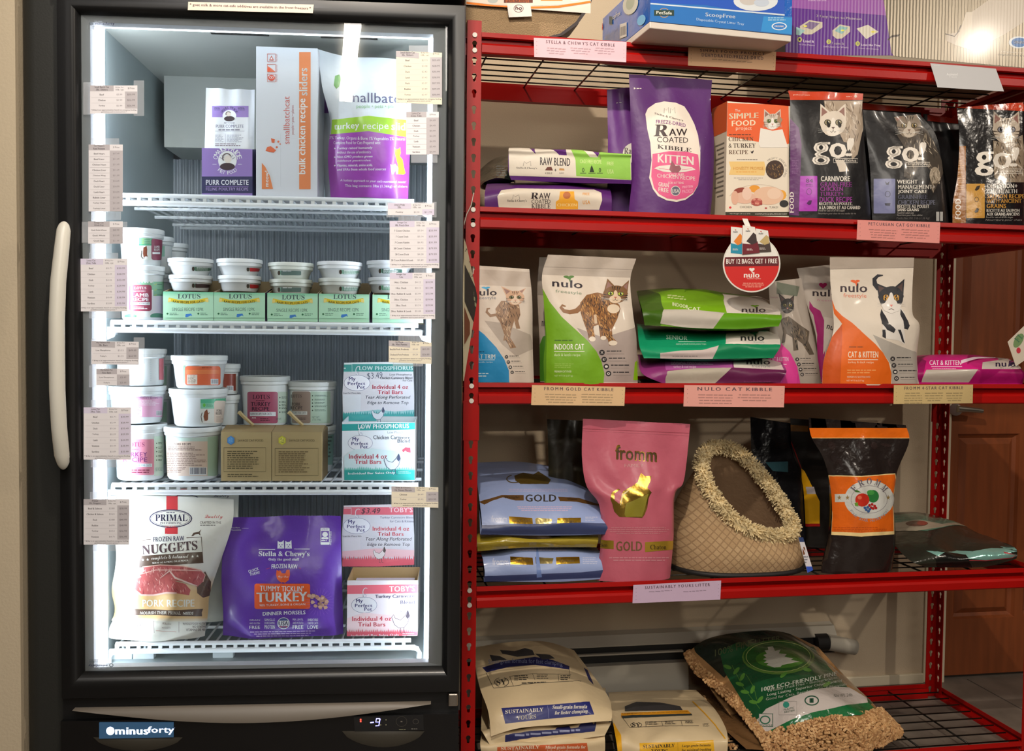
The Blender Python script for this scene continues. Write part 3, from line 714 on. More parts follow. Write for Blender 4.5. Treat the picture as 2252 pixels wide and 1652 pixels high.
def tub(name, label, cx, yt, yb, rt, rb_, y, fr=FR, art=None, lid=(226, 232, 234), col=(224, 230, 232), sit=None, group=None, lidh=.010, clearlid=False, dpx=0, tilt=0):
    """round plastic tub: px centre, top and bottom, px radius of rim and foot; y = depth of its nearest point"""
    pc = at(cx, (yt+yb)/2, fr=fr, y=y); sc = np.dot(pc-CAM, FW)/FPX; r1 = rt*sc; r0 = rb_*sc
    vd = (pc-CAM)*np.array([1, 1, 0]); c = pc+vd/np.linalg.norm(vd)*r1
    zt_ = at(cx, yt, fr=fr, y=y)[2]; zb_ = at(cx, yb, fr=fr, y=y)[2] if sit is None else sit+.0006; h = zt_-zb_
    prof = [(0, 0), (r0*.93, 0), (r0, .004), (r1-.0035, h-lidh-.008), (r1-.0005, h-lidh-.006), (r1-.0005, h-lidh)]
    n = 40; a = np.arange(n)*2*math.pi/n; root = thing(name, label, 'tub', (c[0], c[1], zb_), group)
    def lathe(pr, nm, cl, mm):
        v = [(c[0], c[1], zb_+pr[0][1])]; f = []
        for r, z in pr[1:]: v += [(c[0]+r*math.cos(t), c[1]+r*math.sin(t), zb_+z) for t in a]
        f += [(0, 1+(i+1) % n, 1+i) for i in range(n)]
        for j in range(len(pr)-2): f += [(1+j*n+i, 1+j*n+(i+1) % n, 1+(j+1)*n+(i+1) % n, 1+(j+1)*n+i) for i in range(n)]
        f.append(tuple(1+(len(pr)-2)*n+i for i in range(n)))
        return MB().add(v, f, cl).build(nm, mm, root, smooth=True, auto=50)
    bd = lathe(prof, 'tub_body', tuple(col), PK_TUB)
    z1 = h-lidh
    ld = lathe([(0, z1+.0002), (r1-.0004, z1+.0002), (r1+.0012, z1+.0006), (r1+.0014, h-.0015), (r1+.0004, h), (r1-.005, h), (r1-.006, h-.002), (r1-.02, h-.0018)], 'lid', tuple(lid), PK_TUB)
    if art:
        fa = math.atan2(CAM[1]-c[1], CAM[0]-c[0]); th = np.linspace(fa-1.45, fa+1.45, 31); zs = np.linspace(h-lidh-.009, .005, 7)
        def rad(z): return r0+(r1-.0035-r0)*(z-.004)/max(h-lidh-.012, .001)
        G = np.array([[(c[0]+rad(z)*math.cos(t), c[1]+rad(z)*math.sin(t), zb_+z) for t in th] for z in zs])
        paint(Patch(G), art, 'printed_label', PK_TUB, bd if False else root)
    return root, c, r1, zt_
def card(name, label, cat, q, y, fr, art, col=(235, 232, 226), m=None, th=.0005, group=None, parent=None, nu=1, nv=1, curl=0):
    """thin sheet from four px corners TL TR BR BL"""
    m = m or PK_PAPER
    ys = y if isinstance(y, (list, tuple)) else [y]*4
    P = [at(a, b, fr=fr, y=t) for (a, b), t in zip(q, ys)]; G = np.array([[P[0], P[1]], [P[3], P[2]]])
    if nu > 1 or nv > 1:
        G = cr(cr(G, nv, 0), nu, 1); u = np.linspace(0, 1, nu+1)[None, :, None]; v = np.linspace(0, 1, nv+1)[:, None, None]
        G = G-fr.N*curl*np.sin(math.pi*v)*(.6+.4*np.cos(3*u))
    pt = Patch(G); B = G-pt.n*th; ny, nx = G.shape[0]-1, G.shape[1]-1; n0 = (nx+1)*(ny+1)
    V = np.concatenate([G.reshape(-1, 3), B.reshape(-1, 3)]); F = gridfaces(ny, nx, 0, True)+gridfaces(ny, nx, n0)
    w_ = nx+1; ed = [(i, i+1) for i in range(nx)]+[(ny*w_+i+1, ny*w_+i) for i in range(nx)]+[(j*w_+w_, j*w_) for j in range(ny)]+[(j*w_+nx, (j+1)*w_+nx) for j in range(ny)]
    F += [(a, b, b+n0, a+n0) for a, b in ed]
    o = MB().add(V, F, tuple(col)).build(name, m, parent, label=label, cat=cat, group=group)
    if art: paint(pt, art, 'print', m if m in (PK_PAPER, PK_CARD) else PK_PAPER, o, cut=nu > 1, eps=.0002)
    return o
FZW = lambda z: FR.o[2]+z+.0048
# ---------------------------------------------------------------- pictures of animals printed on the packs
def cathead(A, cx, cy, w, h, fur, dark, light, eye=(196, 170, 60), nose=(196, 130, 118), ears=None, tilt=0, stripes=True, muz=True):
    X = lambda a, b: (cx+(a*math.cos(tilt)-b*math.sin(tilt))*w/2, cy+(a*math.sin(tilt)+b*math.cos(tilt))*h/2)
    e = ears or [((-.95, -.3), (-.92, -1.5), (-.2, -.85)), ((.95, -.3), (.92, -1.5), (.2, -.85))]
    for t in e:
        A.poly([X(*p) for p in t], fur); c = np.mean(t, 0); A.poly([X(*(c+(np.array(p)-c)*.6)) for p in t], (150, 110, 100) if sum(fur) > 200 else (90, 70, 66))
    A.poly([X(math.cos(t)*(1.0 if math.sin(t) < 0 else .93), math.sin(t)*.95+.03*math.cos(3*t)) for t in np.radians(np.arange(0, 360, 14))], fur)
    if muz:
        A.ell(*X(0, .5), w*.24, h*.22, light); A.ell(*X(0, .15), w*.09, h*.3, light)
    if stripes:
        for a in (-.32, -.12, .12, .32): A.poly([X(a-.05, -.85), X(a+.05, -.85), X(a*.6, -.35)], dark)
        for sgn in (-1, 1):
            for b in (.05, .28, .5): A.poly([X(sgn*.95, b-.05), X(sgn*.98, b+.06), X(sgn*.5, b+.05)], dark)
    for sgn in (-1, 1):
        q = X(sgn*.4, -.08); A.ell(*q, w*.125, h*.115, (40, 30, 26)); A.ell(*q, w*.105, h*.09, eye); A.ell(*q, w*.04, h*.08, (12, 10, 10)); A.ell(q[0]+w*.03, q[1]-h*.03, w*.018, h*.018, (240, 240, 240))
    A.poly([X(-.14, .26), X(.14, .26), X(0, .42)], nose)
    A.line([X(-.2, .6), X(-.1, .66), X(0, .52), X(.1, .66), X(.2, .6)], w*.018, (60, 45, 42)).line([X(0, .42), X(0, .54)], w*.018, (60, 45, 42))
    for sgn in (-1, 1):
        for b in (.4, .55, .7): A.line([X(sgn*.25, .5), X(sgn*1.1, b)], w*.008, (225, 222, 215))
def stripes(A, pts, cols, n, R, lo=8, hi=26, w=4):
    """short fur strokes scattered inside a polygon"""
    P = np.array(pts); x0, y0 = P.min(0); x1, y1 = P.max(0); k = 0; A.g += 1; A.hold += 1
    def inside(x, y):
        c = False; j = len(P)-1
        for i in range(len(P)):
            if (P[i][1] > y) != (P[j][1] > y) and x < (P[j][0]-P[i][0])*(y-P[i][1])/(P[j][1]-P[i][1])+P[i][0]: c = not c
            j = i
        return c
    while k < n:
        x, y = R.uniform(x0, x1), R.uniform(y0, y1); k += 1
        if not inside(x, y): continue
        l = R.uniform(lo, hi); a = R.uniform(-.6, .6)+1.35; c = R.choice(cols)
        q = (x+l*math.cos(a), y+l*math.sin(a)); b = (x+l*.5*math.cos(a)+R.uniform(-3, 3), y+l*.5*math.sin(a))
        if inside(*q): A.line([(x, y), b, q], [w*.2, w, w*.2], c)
    A.hold -= 1
def heart(A, cx, cy, w, h, col):
    A.poly([(cx+w/2*(math.sin(t)**3), cy-h/2*((13*math.cos(t)-5*math.cos(2*t)-2*math.cos(3*t)-math.cos(4*t))/15)) for t in np.radians(np.arange(0, 360, 15))], col)
def nulo(A, x0, y0, x1, y1, col, hc, sub=None, subc=(120, 120, 120), sk=0):
    A.text('nulo', x0, y0, x1, y1, col, 'sb', sk=sk)
    xm = x0+(x1-x0)*.55; hh = (y1-y0); heart(A, xm, y0-hh*.18, (x1-x0)*.36, hh*.42, hc); A.poly([(xm, y0+hh*.0), (xm+hh*.25, y0-hh*.1), (xm+hh*.12, y0+hh*.35)], hc)
    if sub: A.text('freestyle', x0+(x1-x0)*.1, y1+hh*.1, x1-(x1-x0)*.02, y1+hh*.72, subc, sk=sk)
# ---------------------------------------------------------------- freezer, top shelf
W_ = (236, 240, 244); PUR = (150, 124, 196); NAVY = (48, 50, 92)
z1 = FZW(shz[1])
A = Art(2); A.rect(228, 795, 500, 1115, (228, 232, 238)).rect(228, 795, 500, 880, PUR).fine(245, 805, 300, 830, 3, NAVY).fine(420, 805, 480, 830, 3, NAVY)
A.circ("OMA'S PRIDE", 357, 870, 62, -160, -20, 18, NAVY).ell(357, 870, 52, 44, W_).ell(357, 892, 40, 20, (60, 44, 50)).ell(352, 858, 20, 17, (225, 215, 205)).ring(350, 856, 22, 19, 6, (90, 80, 80), 150, 330)
A.text('PET FOOD', 318, 918, 398, 930, NAVY).text('PURR COMPLETE', 256, 936, 462, 960, (110, 112, 140), 'sb').fine(275, 966, 438, 984, 1, (120, 120, 140)).rect(250, 984, 470, 987, (150, 150, 170))
A.fine(250, 1010, 318, 1070, 6, (150, 152, 170)).fine(338, 1010, 470, 1070, 6, (150, 152, 170)).rect(326, 1005, 329, 1075, (160, 160, 180)).fine(250, 1074, 470, 1100, 2, (90, 60, 80))
soft('food_pouch', 'white stand-up pouch with lilac poultry label standing in the purple display box', 'pouch', [[(453, 193, .17), (507, 196, .165), (560, 197, .17)], [(450, 320, .165), (505, 320, .165), (559, 320, .165)], [(446, 424, .165), (504, 424, .165), (558, 424, .165)]], FR, .04, .008, col=(222, 228, 236), art=A, m=PK_MATTE, sit=z1+.002)
A = Art(2); A.rect(130, 1090, 560, 1325, PUR).rect(130, 1325, 560, 1450, NAVY)
A.circ("OMA'S PRIDE", 342, 1205, 92, -172, -8, 36, W_).circ('PET FOOD', 342, 1205, 92, 135, 45, 26, W_, flip=True).ell(342, 1205, 70, 72, W_).ell(342, 1250, 56, 27, (66, 48, 56)).ell(345, 1195, 27, 30, (228, 220, 212)).ring(338, 1185, 36, 36, 9, (110, 96, 96), 140, 340)
for a in (-150, -130, -50, -30): A.line([(342+40*math.cos(math.radians(a)), 1215+40*math.sin(math.radians(a))), (342+66*math.cos(math.radians(a)), 1215+66*math.sin(math.radians(a)))], 3, (90, 80, 110))
for sx_ in (245, 435): A.line([(sx_-15, 1233), (sx_+15, 1233)], 3, W_)
A.text('PURR COMPLETE', 182, 1350, 500, 1388, (236, 240, 250), 'sb').rect(180, 1398, 500, 1401, PUR).text('FELINE POULTRY RECIPE', 182, 1408, 498, 1430, (176, 156, 214), 'sb')
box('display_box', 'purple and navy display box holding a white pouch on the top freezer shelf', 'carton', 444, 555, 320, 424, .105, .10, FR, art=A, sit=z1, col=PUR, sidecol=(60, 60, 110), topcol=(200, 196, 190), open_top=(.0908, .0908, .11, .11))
# tall white carton
A = Art(2); OR = (232, 138, 84)
A.rect(880, 392, 966, 1420, OR).vtext('bulk chicken recipe', 872, 740, 944, 1305, W_, 'sb').vtext('sliders', 880, 512, 942, 715, W_, 'sb')
A.vtext('smallbatchcat', 762, 722, 808, 1080, (212, 110, 104), 's').vtext('people • pets • planet', 820, 788, 846, 1008, (190, 120, 120))
for i, y in enumerate((405, 482, 555)):
    A.frame(642, y, 702, y+58, 4, (206, 92, 70)); A.vtext('keep frozen', 706, y+2, 718, y+56, (206, 92, 70))
    if i == 0: A.poly([(655, y+48), (672, y+12), (690, y+48)], (206, 92, 70)).poly([(663, y+42), (672, y+24), (682, y+42)], W_)
    elif i == 1: A.poly([(642, y+58), (642, y+12), (670, y+30), (702, y+58)], (226, 120, 90)).ell(652, y+40, 12, 12, (240, 90, 50))
    else: A.ell(672, y+29, 26, 22, (222, 88, 66)).ring(664, y+26, 9, 9, 3, W_).ring(680, y+26, 9, 9, 3, W_)
A.poly([(628, 1130), (640, 1102), (668, 1096), (706, 1126), (690, 1144), (655, 1140)], (226, 110, 70)).poly([(668, 1036), (698, 1044), (694, 1072), (674, 1070)], (226, 110, 70)).ell(712, 1104, 8, 8, (226, 110, 70)).ell(724, 1062, 8, 8, (226, 110, 70)).ell(738, 1080, 6, 6, (226, 110, 70))
A.poly([(600, 1222), (625, 1250), (660, 1320), (684, 1418), (600, 1418)], OR).vtext('meow!', 622, 1282, 650, 1400, W_, 'sb').rect(740, 1000, 742, 1400, (200, 206, 214))
box('food_carton', 'tall white carton with orange stripe standing between pouch box and turkey bag', 'carton', 563, 698, 104, 424, .098, .11, FR, y1=.098, art=A, sit=z1, col=(222, 228, 238), sidecol=(200, 200, 205))
# turkey bag
VI = (160, 74, 178)
A = Art(2); A.poly([(1128, 900), (1400, 870), (1720, 905), (1720, 1035), (1400, 985), (1120, 1018)], (162, 210, 60)).poly([(1090, 1012), (1400, 985), (1720, 1035), (1720, 1500), (1090, 1500)], VI)
A.text('turkey', 1145, 915, 1330, 990, W_, 'sb', sk=-12).text('recipe', 1360, 922, 1550, 985, W_, '').text('sliders', 1572, 918, 1780, 985, W_, 'sb', sk=10)
A.text('smallbatch', 1205, 690, 1690, 780, (92, 92, 128), 's', sk=16).text('people • pets • planet', 1310, 785, 1640, 820, (150, 200, 150))
A.poly([(1140, 640), (1150, 570), (1182, 560), (1198, 600), (1180, 650), (1160, 668)], (110, 176, 90))
A.text('87% Turkey, Organs & Bone 1% Vegetables 2% Natural', 1100, 1022, 1672, 1062, W_, 's', sk=10).text('Complete Food for Cats Prepared with:', 1140, 1060, 1490, 1090, W_, sk=0)
for y, a, b in ((1100, 'Turkey raised humanely', 'without the use of antibiotics.'), (1165, 'Non-GMO produce grown', 'without pesticides.'), (1228, 'Vitamins, minerals, amino acids,', 'and EFAs from whole food sources')):
    A.poly([(1144, y+8), (1158, y+15), (1144, y+22)], W_).text(a, 1168, y, 1430, y+26, W_, 'sbi', sk=-4).text(b, 1168, y+30, 1420 if y < 1200 else 1530, y+54, W_, 'sbi' if y > 1200 else 'si', sk=-4)
A.poly([(1590, 1105), (1602, 1120), (1624, 1118), (1636, 1104), (1640, 1150), (1632, 1170), (1655, 1200), (1665, 1260), (1676, 1300), (1660, 1312), (1612, 1306), (1618, 1240), (1600, 1170)], (170, 214, 50))
A.poly([(1562, 1232), (1580, 1240), (1598, 1228), (1622, 1260), (1618, 1308), (1606, 1308), (1600, 1280), (1585, 1308), (1572, 1308), (1566, 1266)], (232, 232, 240))
A.text("A holistic approach to your cat's nutritional needs!", 1190, 1342, 1680, 1380, W_, 'si', sk=14).text('This bag contains 3lbs (1.36kg) of sliders', 1225, 1382, 1690, 1415, W_, sk=8)
soft('food_bag', 'large white and purple turkey slider bag at the right end of the top freezer shelf', 'bag', [[(699, 108, .13), (760, 124, .13), (840, 126, .13), (905, 134, .13)], [(708, 185, .12), (770, 190, .11), (840, 195, .11), (904, 200, .12)], [(726, 262, .12), (780, 260, .10), (850, 262, .10), (904, 265, .12)], [(722, 340, .12), (780, 345, .10), (850, 345, .10), (900, 350, .12)], [(728, 424, .12), (780, 426, .11), (840, 428, .11), (897, 426, .12)]], FR, .07, .022, col=(224, 232, 240), art=A, sit=z1)
A = Art(2); A.rect(1030, 600, 1115, 850, (110, 50, 140))
soft('food_bag', 'second purple and white bag mostly hidden behind the turkey slider bag', 'bag', [[(706, 150, .22), (760, 150, .22), (800, 150, .22)], [(708, 290, .21), (760, 290, .21), (800, 290, .21)], [(716, 424, .21), (760, 424, .21), (800, 424, .21)]], FR, .04, .02, col=(206, 210, 218), art=A, sit=z1)
# ---------------------------------------------------------------- freezer, second shelf
z2 = FZW(shz[2]); GN = (140, 196, 160)
def lotus_label(A, x0, x1, y0, y1, col, word, dark=(70, 30, 50)):
    w = x1-x0; h = y1-y0; A.rect(x0, y0, x1, y1, col, r=min(w, h)*.12)
    A.text('LOTUS', x0+w*.24, y0+h*.07, x1-w*.24, y0+h*.17, dark, 'rb').fine(x0+w*.2, y0+h*.21, x1-w*.2, y0+h*.27, 1, dark)
    A.text(word, x0+w*.14, y0+h*.33, x1-w*.14, y0+h*.46, dark, 'sb', .01).text('RECIPE', x0+w*.14, y0+h*.49, x1-w*.14, y0+h*.62, dark, 'sb', .01)
    A.rect(x0+w*.08, y0+h*.66, x1-w*.08, y0+h*.77, W_).text('RAW RECIPE FOR CATS', x0+w*.11, y0+h*.685, x1-w*.11, y0+h*.745, (60, 80, 90), 'sb').fine(x0+w*.2, y0+h*.82, x1-w*.15, y0+h*.94, 2, dark)
A = Art(3); A.rect(560, 720, 960, 1070, (236, 240, 238)).zig(560, 960, 735, 22, 14, GN, 800).rect(840, 720, 960, 860, GN); lotus_label(A, 603, 826, 750, 1010, (158, 74, 96), 'LAMB', W_)
for y in (745, 800, 850): A.line([(850, y), (858, y+8), (872, y-8)], 4, (200, 210, 60)).line([(878, y), (925, y)], 5, (70, 120, 100))
A.ell(620, 1060, 60, 22, (90, 140, 110)).ell(880, 1060, 70, 30, (90, 150, 120))
tub('food_tub', 'large white tub with maroon lamb label at bottom left of second shelf', 313, 583, 692, 49, 43, .10, art=A, sit=z2)
A = Art(3); A.rect(700, 250, 912, 505, (226, 236, 232)).zig(700, 912, 262, 18, 9, (70, 180, 140), 360).rect(700, 280, 820, 350, GN).rect(822, 290, 930, 505, (140, 60, 86), r=24).text('LAMB', 850, 362, 900, 386, W_, 'sb').text('RECIPE', 848, 390, 902, 414, W_, 'sb').rect(832, 426, 905, 446, W_)
A.poly([(745, 380), (775, 365), (782, 400), (780, 450), (790, 485), (750, 490), (740, 440)], (130, 70, 50)).line([(742, 490), (722, 470), (730, 410)], 8, (60, 50, 46)).ell(770, 482, 18, 14, (240, 240, 240))
for y in (300, 320, 338): A.line([(732, y), (738, y+6), (748, y-6)], 3, (200, 210, 60)).line([(754, y), (810, y)], 3, (60, 130, 100))
r_, c_, _, zt_ = tub('food_tub', 'large white tub with picture of a cat stacked on the maroon lamb tub', 311, 501, 583, 48, 41, .10, art=A)
tub('food_tub', 'white tub just behind the stacked cat picture tub on second shelf', 345, 519, 600, 36, 31, .20, art=Art(3).rect(900, 355, 955, 470, (150, 200, 180)))
tub('food_tub', 'white tub partly hidden, beneath the one behind the stacked tubs on second shelf', 345, 602, 700, 36, 31, .20, sit=z2)
tub('food_tub', 'far white tub at back left of second shelf beyond the stacked tubs', 382, 534, 600, 30, 26, .30)
tub('food_tub', 'far white tub under another at back left of second shelf', 382, 602, 680, 30, 26, .30, sit=z2)
MG = (186, 232, 200)
lot = [(359, 470, 640, 698, 'leftmost'), (471, 583, 640, 698, 'second from the left'), (588, 699, 642, 699, 'middle'), (701, 812, 641, 699, 'fourth from the left'), (819, 931, 641, 699, 'rightmost')]
tubs2 = [[((82, 120, 96), (232, 236, 238)), ((70, 52, 54), (226, 230, 232))], [((206, 52, 60), (236, 240, 242)), ((190, 40, 46), (236, 240, 242))], [((106, 130, 126), (222, 228, 220)), ((100, 122, 116), (204, 208, 198))], [((120, 160, 140), (232, 236, 240)), ((96, 140, 122), (214, 218, 212))], [((60, 96, 84), (220, 224, 228)), ((90, 150, 120), (216, 220, 222))]]
for i, (x0, x1, y0, y1, wd) in enumerate(lot):
    A = Art(); w = x1-x0
    for k in range(10): A.rect(x0, y0+k*1.2, x1, y0+k*1.2+1.3, tuple(int(a+(b-a)*k/10) for a, b in zip((120, 206, 164), MG)))
    A.rect(x0, y0+12, x1, y1+1, MG).text('LOTUS', x0+w*.29, y0+6.5, x1-w*.26, y0+17, (70, 96, 96), 'rb')
    A.line([(x0+w*.11, y0+18), (x0+w*.3, y0+23), (x0+w*.5, y0+25), (x0+w*.7, y0+23), (x1-w*.11, y0+18)], 7, (232, 204, 44)).poly([(x0+w*.1, y0+17), (x0+w*.16, y0+17), (x0+w*.16, y0+24), (x0+w*.1, y0+25)], (240, 220, 130)).poly([(x1-w*.1, y0+17), (x1-w*.16, y0+17), (x1-w*.16, y0+24), (x1-w*.1, y0+25)], (240, 220, 130))
    A.text('RAW RECIPE FOR CATS', x0+w*.2, y0+20.5, x1-w*.2, y0+25.5, (60, 56, 20), 'sb', arc=-2).text('SINGLE RECIPE 12PK', x0+w*.18, y0+37, x1-w*.2, y0+44, (100, 130, 120), 's')
    for a in (.09, .7): A.ell(x0+w*a, y0+50, 2.2, 2.2, (40, 110, 70)).fine(x0+w*(a+.04), y0+47, x0+w*(a+.22), y0+54, 2, (110, 150, 130))
    A.poly([(x0+w*.44, y0+57), (x0+w*.45, y0+51), (x0+w*.56, y0+50), (x0+w*.58, y0+56), (x0+w*.55, y0+54), (x0+w*.47, y0+58)], (60, 130, 210))
    h = .0545; y0_ = .098 if i < 4 else .108
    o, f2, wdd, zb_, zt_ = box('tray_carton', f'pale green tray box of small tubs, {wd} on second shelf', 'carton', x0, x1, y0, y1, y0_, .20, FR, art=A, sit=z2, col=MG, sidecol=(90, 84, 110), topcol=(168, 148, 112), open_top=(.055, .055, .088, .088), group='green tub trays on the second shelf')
    # the sides rise from the low front wall
    cx = [419, 527, 640, 747, 856][i]; yt = [567, 568, 576, 574, 572][i]; (lb1, tc1), (lb2, tc2) = tubs2[i]
    for lvl, (ya, yb, lb, tc) in enumerate(((yt, yt+36, lb1, tc1), (yt+37, yt+72, lb2, tc2))):
        A2 = Art(); lx = cx+([10, 22, -22, 6, -16][i]); A2.rect(lx, ya+14, lx+(44 if i != 1 else 22+lvl*18), ya+29, lb, r=2).fine(lx+4, ya+17, lx+30, ya+22, 1, W_).rect(lx-4, ya+14, lx, ya+28, (140, 190, 170)).ell(lx-4, ya+24, 3, 5, (70, 60, 50))
        if i in (3, 4) or (i == 0 and lvl == 0): A2.fine(lx+3, ya+15, lx+40, ya+28, 5, (220, 230, 225))
        tub('food_cup', f'small white lidded tub, {["upper", "lower"][lvl]} of two in the {wd} green tray', cx, ya, yb, 49 if lvl == 0 else 46, 39, .112, art=A2, lidh=.008, col=tc, lid=tc, group='small tubs in the green trays')
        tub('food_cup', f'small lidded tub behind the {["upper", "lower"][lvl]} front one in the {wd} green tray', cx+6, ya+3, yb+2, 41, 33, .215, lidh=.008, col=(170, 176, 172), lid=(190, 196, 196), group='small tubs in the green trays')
# ---------------------------------------------------------------- freezer, third shelf
z3 = FZW(shz[3]); PK = (214, 140, 160)
A = Art(5); A.rect(520, 1130, 870, 1490, PK, r=20).rect(865, 1100, 960, 1500, (190, 214, 200)).text('LOTUS', 585, 1160, 770, 1205, (150, 70, 110), 'rb').fine(600, 1225, 740, 1240, 1, (170, 90, 120)).text('TURKEY', 540, 1260, 795, 1305, (126, 64, 120), 'sb').text('RECIPE', 560, 1312, 795, 1358, (126, 64, 120), 'sb').rect(590, 1375, 845, 1408, W_).text('RAW RECIPE FOR CATS', 600, 1382, 835, 1402, (110, 160, 170), 'sb').fine(640, 1430, 850, 1475, 2, (130, 50, 80))
for y in (1170, 1215, 1255, 1300, 1340): A.fine(905, y-12, 955, y+12, 2, (60, 90, 70)).ell(890, y, 6, 6, (40, 70, 50))
A.text('NET WT 25 OZ', 880, 1415, 945, 1450, (100, 130, 130))
tub('food_tub', 'large white tub with pink turkey label, bottom left of the third shelf', 309, 936, 1050, 56, 50, .098, art=A, sit=z3)
A = Art(5); A.rect(628, 700, 948, 905, (222, 166, 196)).zig(560, 948, 706, 16, 12, (190, 160, 190), 716).text('TURKEY RECIPE', 720, 706, 900, 722, (140, 60, 110), 'sb').fine(636, 735, 940, 790, 4, (240, 225, 235)).rect(640, 800, 745, 900, (240, 232, 240)).fine(650, 805, 738, 890, 8, (150, 120, 150)).rect(885, 840, 942, 890, W_)
for k in range(9): A.rect(888+k*6, 842, 890.5+k*6, 884, (40, 30, 40))
tub('food_tub', 'white tub with lilac ingredient label, middle of the left stack on third shelf', 302, 851, 933, 62, 52, .100, art=A)
A = Art(5); A.rect(915, 310, 960, 530, (196, 110, 120))
for y in range(300, 540, 18): A.rect(825, y, 838, y+6, (200, 215, 220))
tub('food_tub', 'plain-sided white tub, topmost of the left stack on third shelf', 310, 768, 849, 54, 49, .102, art=A)
for (cx, ya, yb, r, y, s, L_) in ((336, 783, 860, 42, .20, None, 'white tub behind the topmost one at left on third shelf'), (336, 862, 945, 42, .20, None, 'white tub behind the middle one at left on third shelf'), (336, 947, 1035, 42, .20, z3, 'white tub behind the pink turkey tub on third shelf')):
    tub('food_tub', L_, cx, ya, yb, r, r*.88, y, sit=s, art=Art().rect(cx+8, ya+22, cx+30, yb-14, (170, 204, 184)))
PB = (226, 206, 192)
A = Art(5); A.rect(985, 1150, 1405, 1500, PB).rect(1405, 1080, 1510, 1500, (176, 206, 186)).rect(985, 1080, 1405, 1150, (196, 220, 210)).text('PORK RECIPE', 1070, 1166, 1240, 1190, (90, 70, 66), 'sb').fine(1010, 1200, 1395, 1245, 3, (130, 110, 100)).fine(1000, 1262, 1395, 1400, 8, (150, 126, 116)).fine(1000, 1405, 1210, 1470, 4, (150, 126, 116)).rect(1225, 1412, 1395, 1492, W_)
R5 = random.Random(3); x = 1232
while x < 1385: b = R5.uniform(2, 8); A.rect(x, 1416, x+b, 1482, (50, 60, 90)); x += b+R5.uniform(3, 8)
tub('food_tub', 'large tub with beige pork ingredient label and barcode, bottom of the second stack', 424, 942, 1053, 62, 54, .098, art=A, sit=z3)
A = Art(5); A.rect(1330, 710, 1600, 968, (232, 236, 232)).zig(1335, 1590, 722, 16, 12, (90, 190, 150), 770).rect(1335, 765, 1470, 820, (140, 210, 180)).rect(1470, 740, 1590, 968, (238, 224, 212), r=26).text('PORK', 1495, 828, 1545, 852, (60, 50, 50), 'sb').text('RECIPE', 1488, 856, 1545, 880, (60, 50, 50), 'sb').fine(1490, 895, 1560, 955, 3, (190, 170, 160))
A.poly([(1375, 850), (1400, 826), (1412, 870), (1410, 930), (1380, 962), (1364, 900)], (140, 84, 60)).line([(1352, 960), (1340, 900), (1352, 860)], 7, (60, 50, 46)).line([(1400, 880), (1425, 860)], 7, (140, 84, 60)).ell(1390, 955, 24, 12, (236, 236, 236)).ell(1372, 785, 14, 18, (110, 200, 80)).fine(1392, 770, 1465, 802, 3, (80, 160, 120))
tub('food_tub', 'wide white tub with picture of a reaching cat, middle of the second stack', 437, 857, 940, 63, 52, .100, art=A)
A = Art(5); A.rect(1180, 392, 1535, 584, (226, 108, 70), r=26).rect(1160, 380, 1180, 560, (150, 190, 160)).rect(1190, 430, 1525, 470, (232, 130, 84)).text('BEEF RECIPE', 1350, 400, 1450, 413, (120, 40, 20), 'sb').fine(1200, 430, 1520, 468, 3, (240, 150, 90)).rect(1203, 478, 1303, 574, (236, 226, 214)).fine(1210, 484, 1296, 568, 7, (130, 110, 90)).rect(1436, 520, 1512, 576, W_)
for k in range(8): A.rect(1444+k*8.5, 526, 1448+k*8.5, 568, (50, 60, 90))
tub('food_tub', 'white tub with bright orange beef label, topmost of the second stack', 439, 783, 856, 60, 50, .102, art=A)
A = Art(5); A.rect(1565, 470, 1690, 640, (150, 66, 50)).rect(1600, 590, 1665, 640, W_)
for k in range(7): A.rect(1606+k*8, 594, 1610+k*8, 634, (40, 50, 80))
for (cx, ya, yb, r, y, s, a_, L_) in ((494, 801, 868, 33, .19, None, A, 'small tub with dark orange label behind the orange beef tub'), (494, 870, 936, 32, .19, None, None, 'white tub behind the reaching cat tub on third shelf'), (494, 938, 1040, 32, .19, z3, None, 'white tub low behind the pork ingredient tub on third shelf')):
    tub('food_tub', L_, cx, ya, yb, r, r*.86, y, sit=s, art=a_)
A = Art(6); A.rect(352, 590, 628, 880, (168, 82, 110), r=18); A.rect(628, 590, 725, 880, (196, 214, 200)).text('LOTUS', 400, 618, 555, 658, (60, 28, 50), 'rb').fine(430, 668, 520, 680, 1, (70, 30, 50)).text('TURKEY', 386, 686, 560, 724, (60, 26, 56), 'sb', .012).text('RECIPE', 396, 729, 550, 764, (60, 26, 56), 'sb', .012).rect(375, 776, 610, 814, (226, 232, 240)).text('RAW RECIPE FOR CATS', 382, 782, 570, 804, (80, 90, 110), 'sb').poly([(392, 836), (400, 824), (412, 836), (425, 824), (432, 836), (412, 830)], W_).fine(470, 830, 580, 860, 2, (60, 26, 50))
for y in (645, 685, 715, 740, 778): A.fine(662, y-12, 712, y+10, 2, (60, 80, 70)).ell(646, y, 6, 6, (40, 60, 50))
A.text('NET WT.', 612, 832, 660, 850, (60, 90, 90))
tub('food_tub', 'tall tub with plum turkey label standing just above the kraft boxes', 583, 829, 938, 54, 47, .185, art=A, lid=(200, 206, 206))
A = Art(6); A.rect(762, 588, 930, 880, (150, 132, 122), r=16).rect(930, 588, 1110, 880, (176, 200, 184)).text('LOTUS', 752, 615, 850, 645, (80, 66, 66), 'rb').text('PORK', 762, 690, 838, 720, (60, 50, 50), 'sb', .01).text('RECIPE', 752, 724, 856, 754, (60, 50, 50), 'sb', .01).rect(750, 770, 900, 802, (214, 218, 216)).text('RECIPE FOR CATS', 760, 776, 888, 794, (90, 100, 110), 'sb').fine(800, 826, 915, 850, 2, (70, 56, 56))
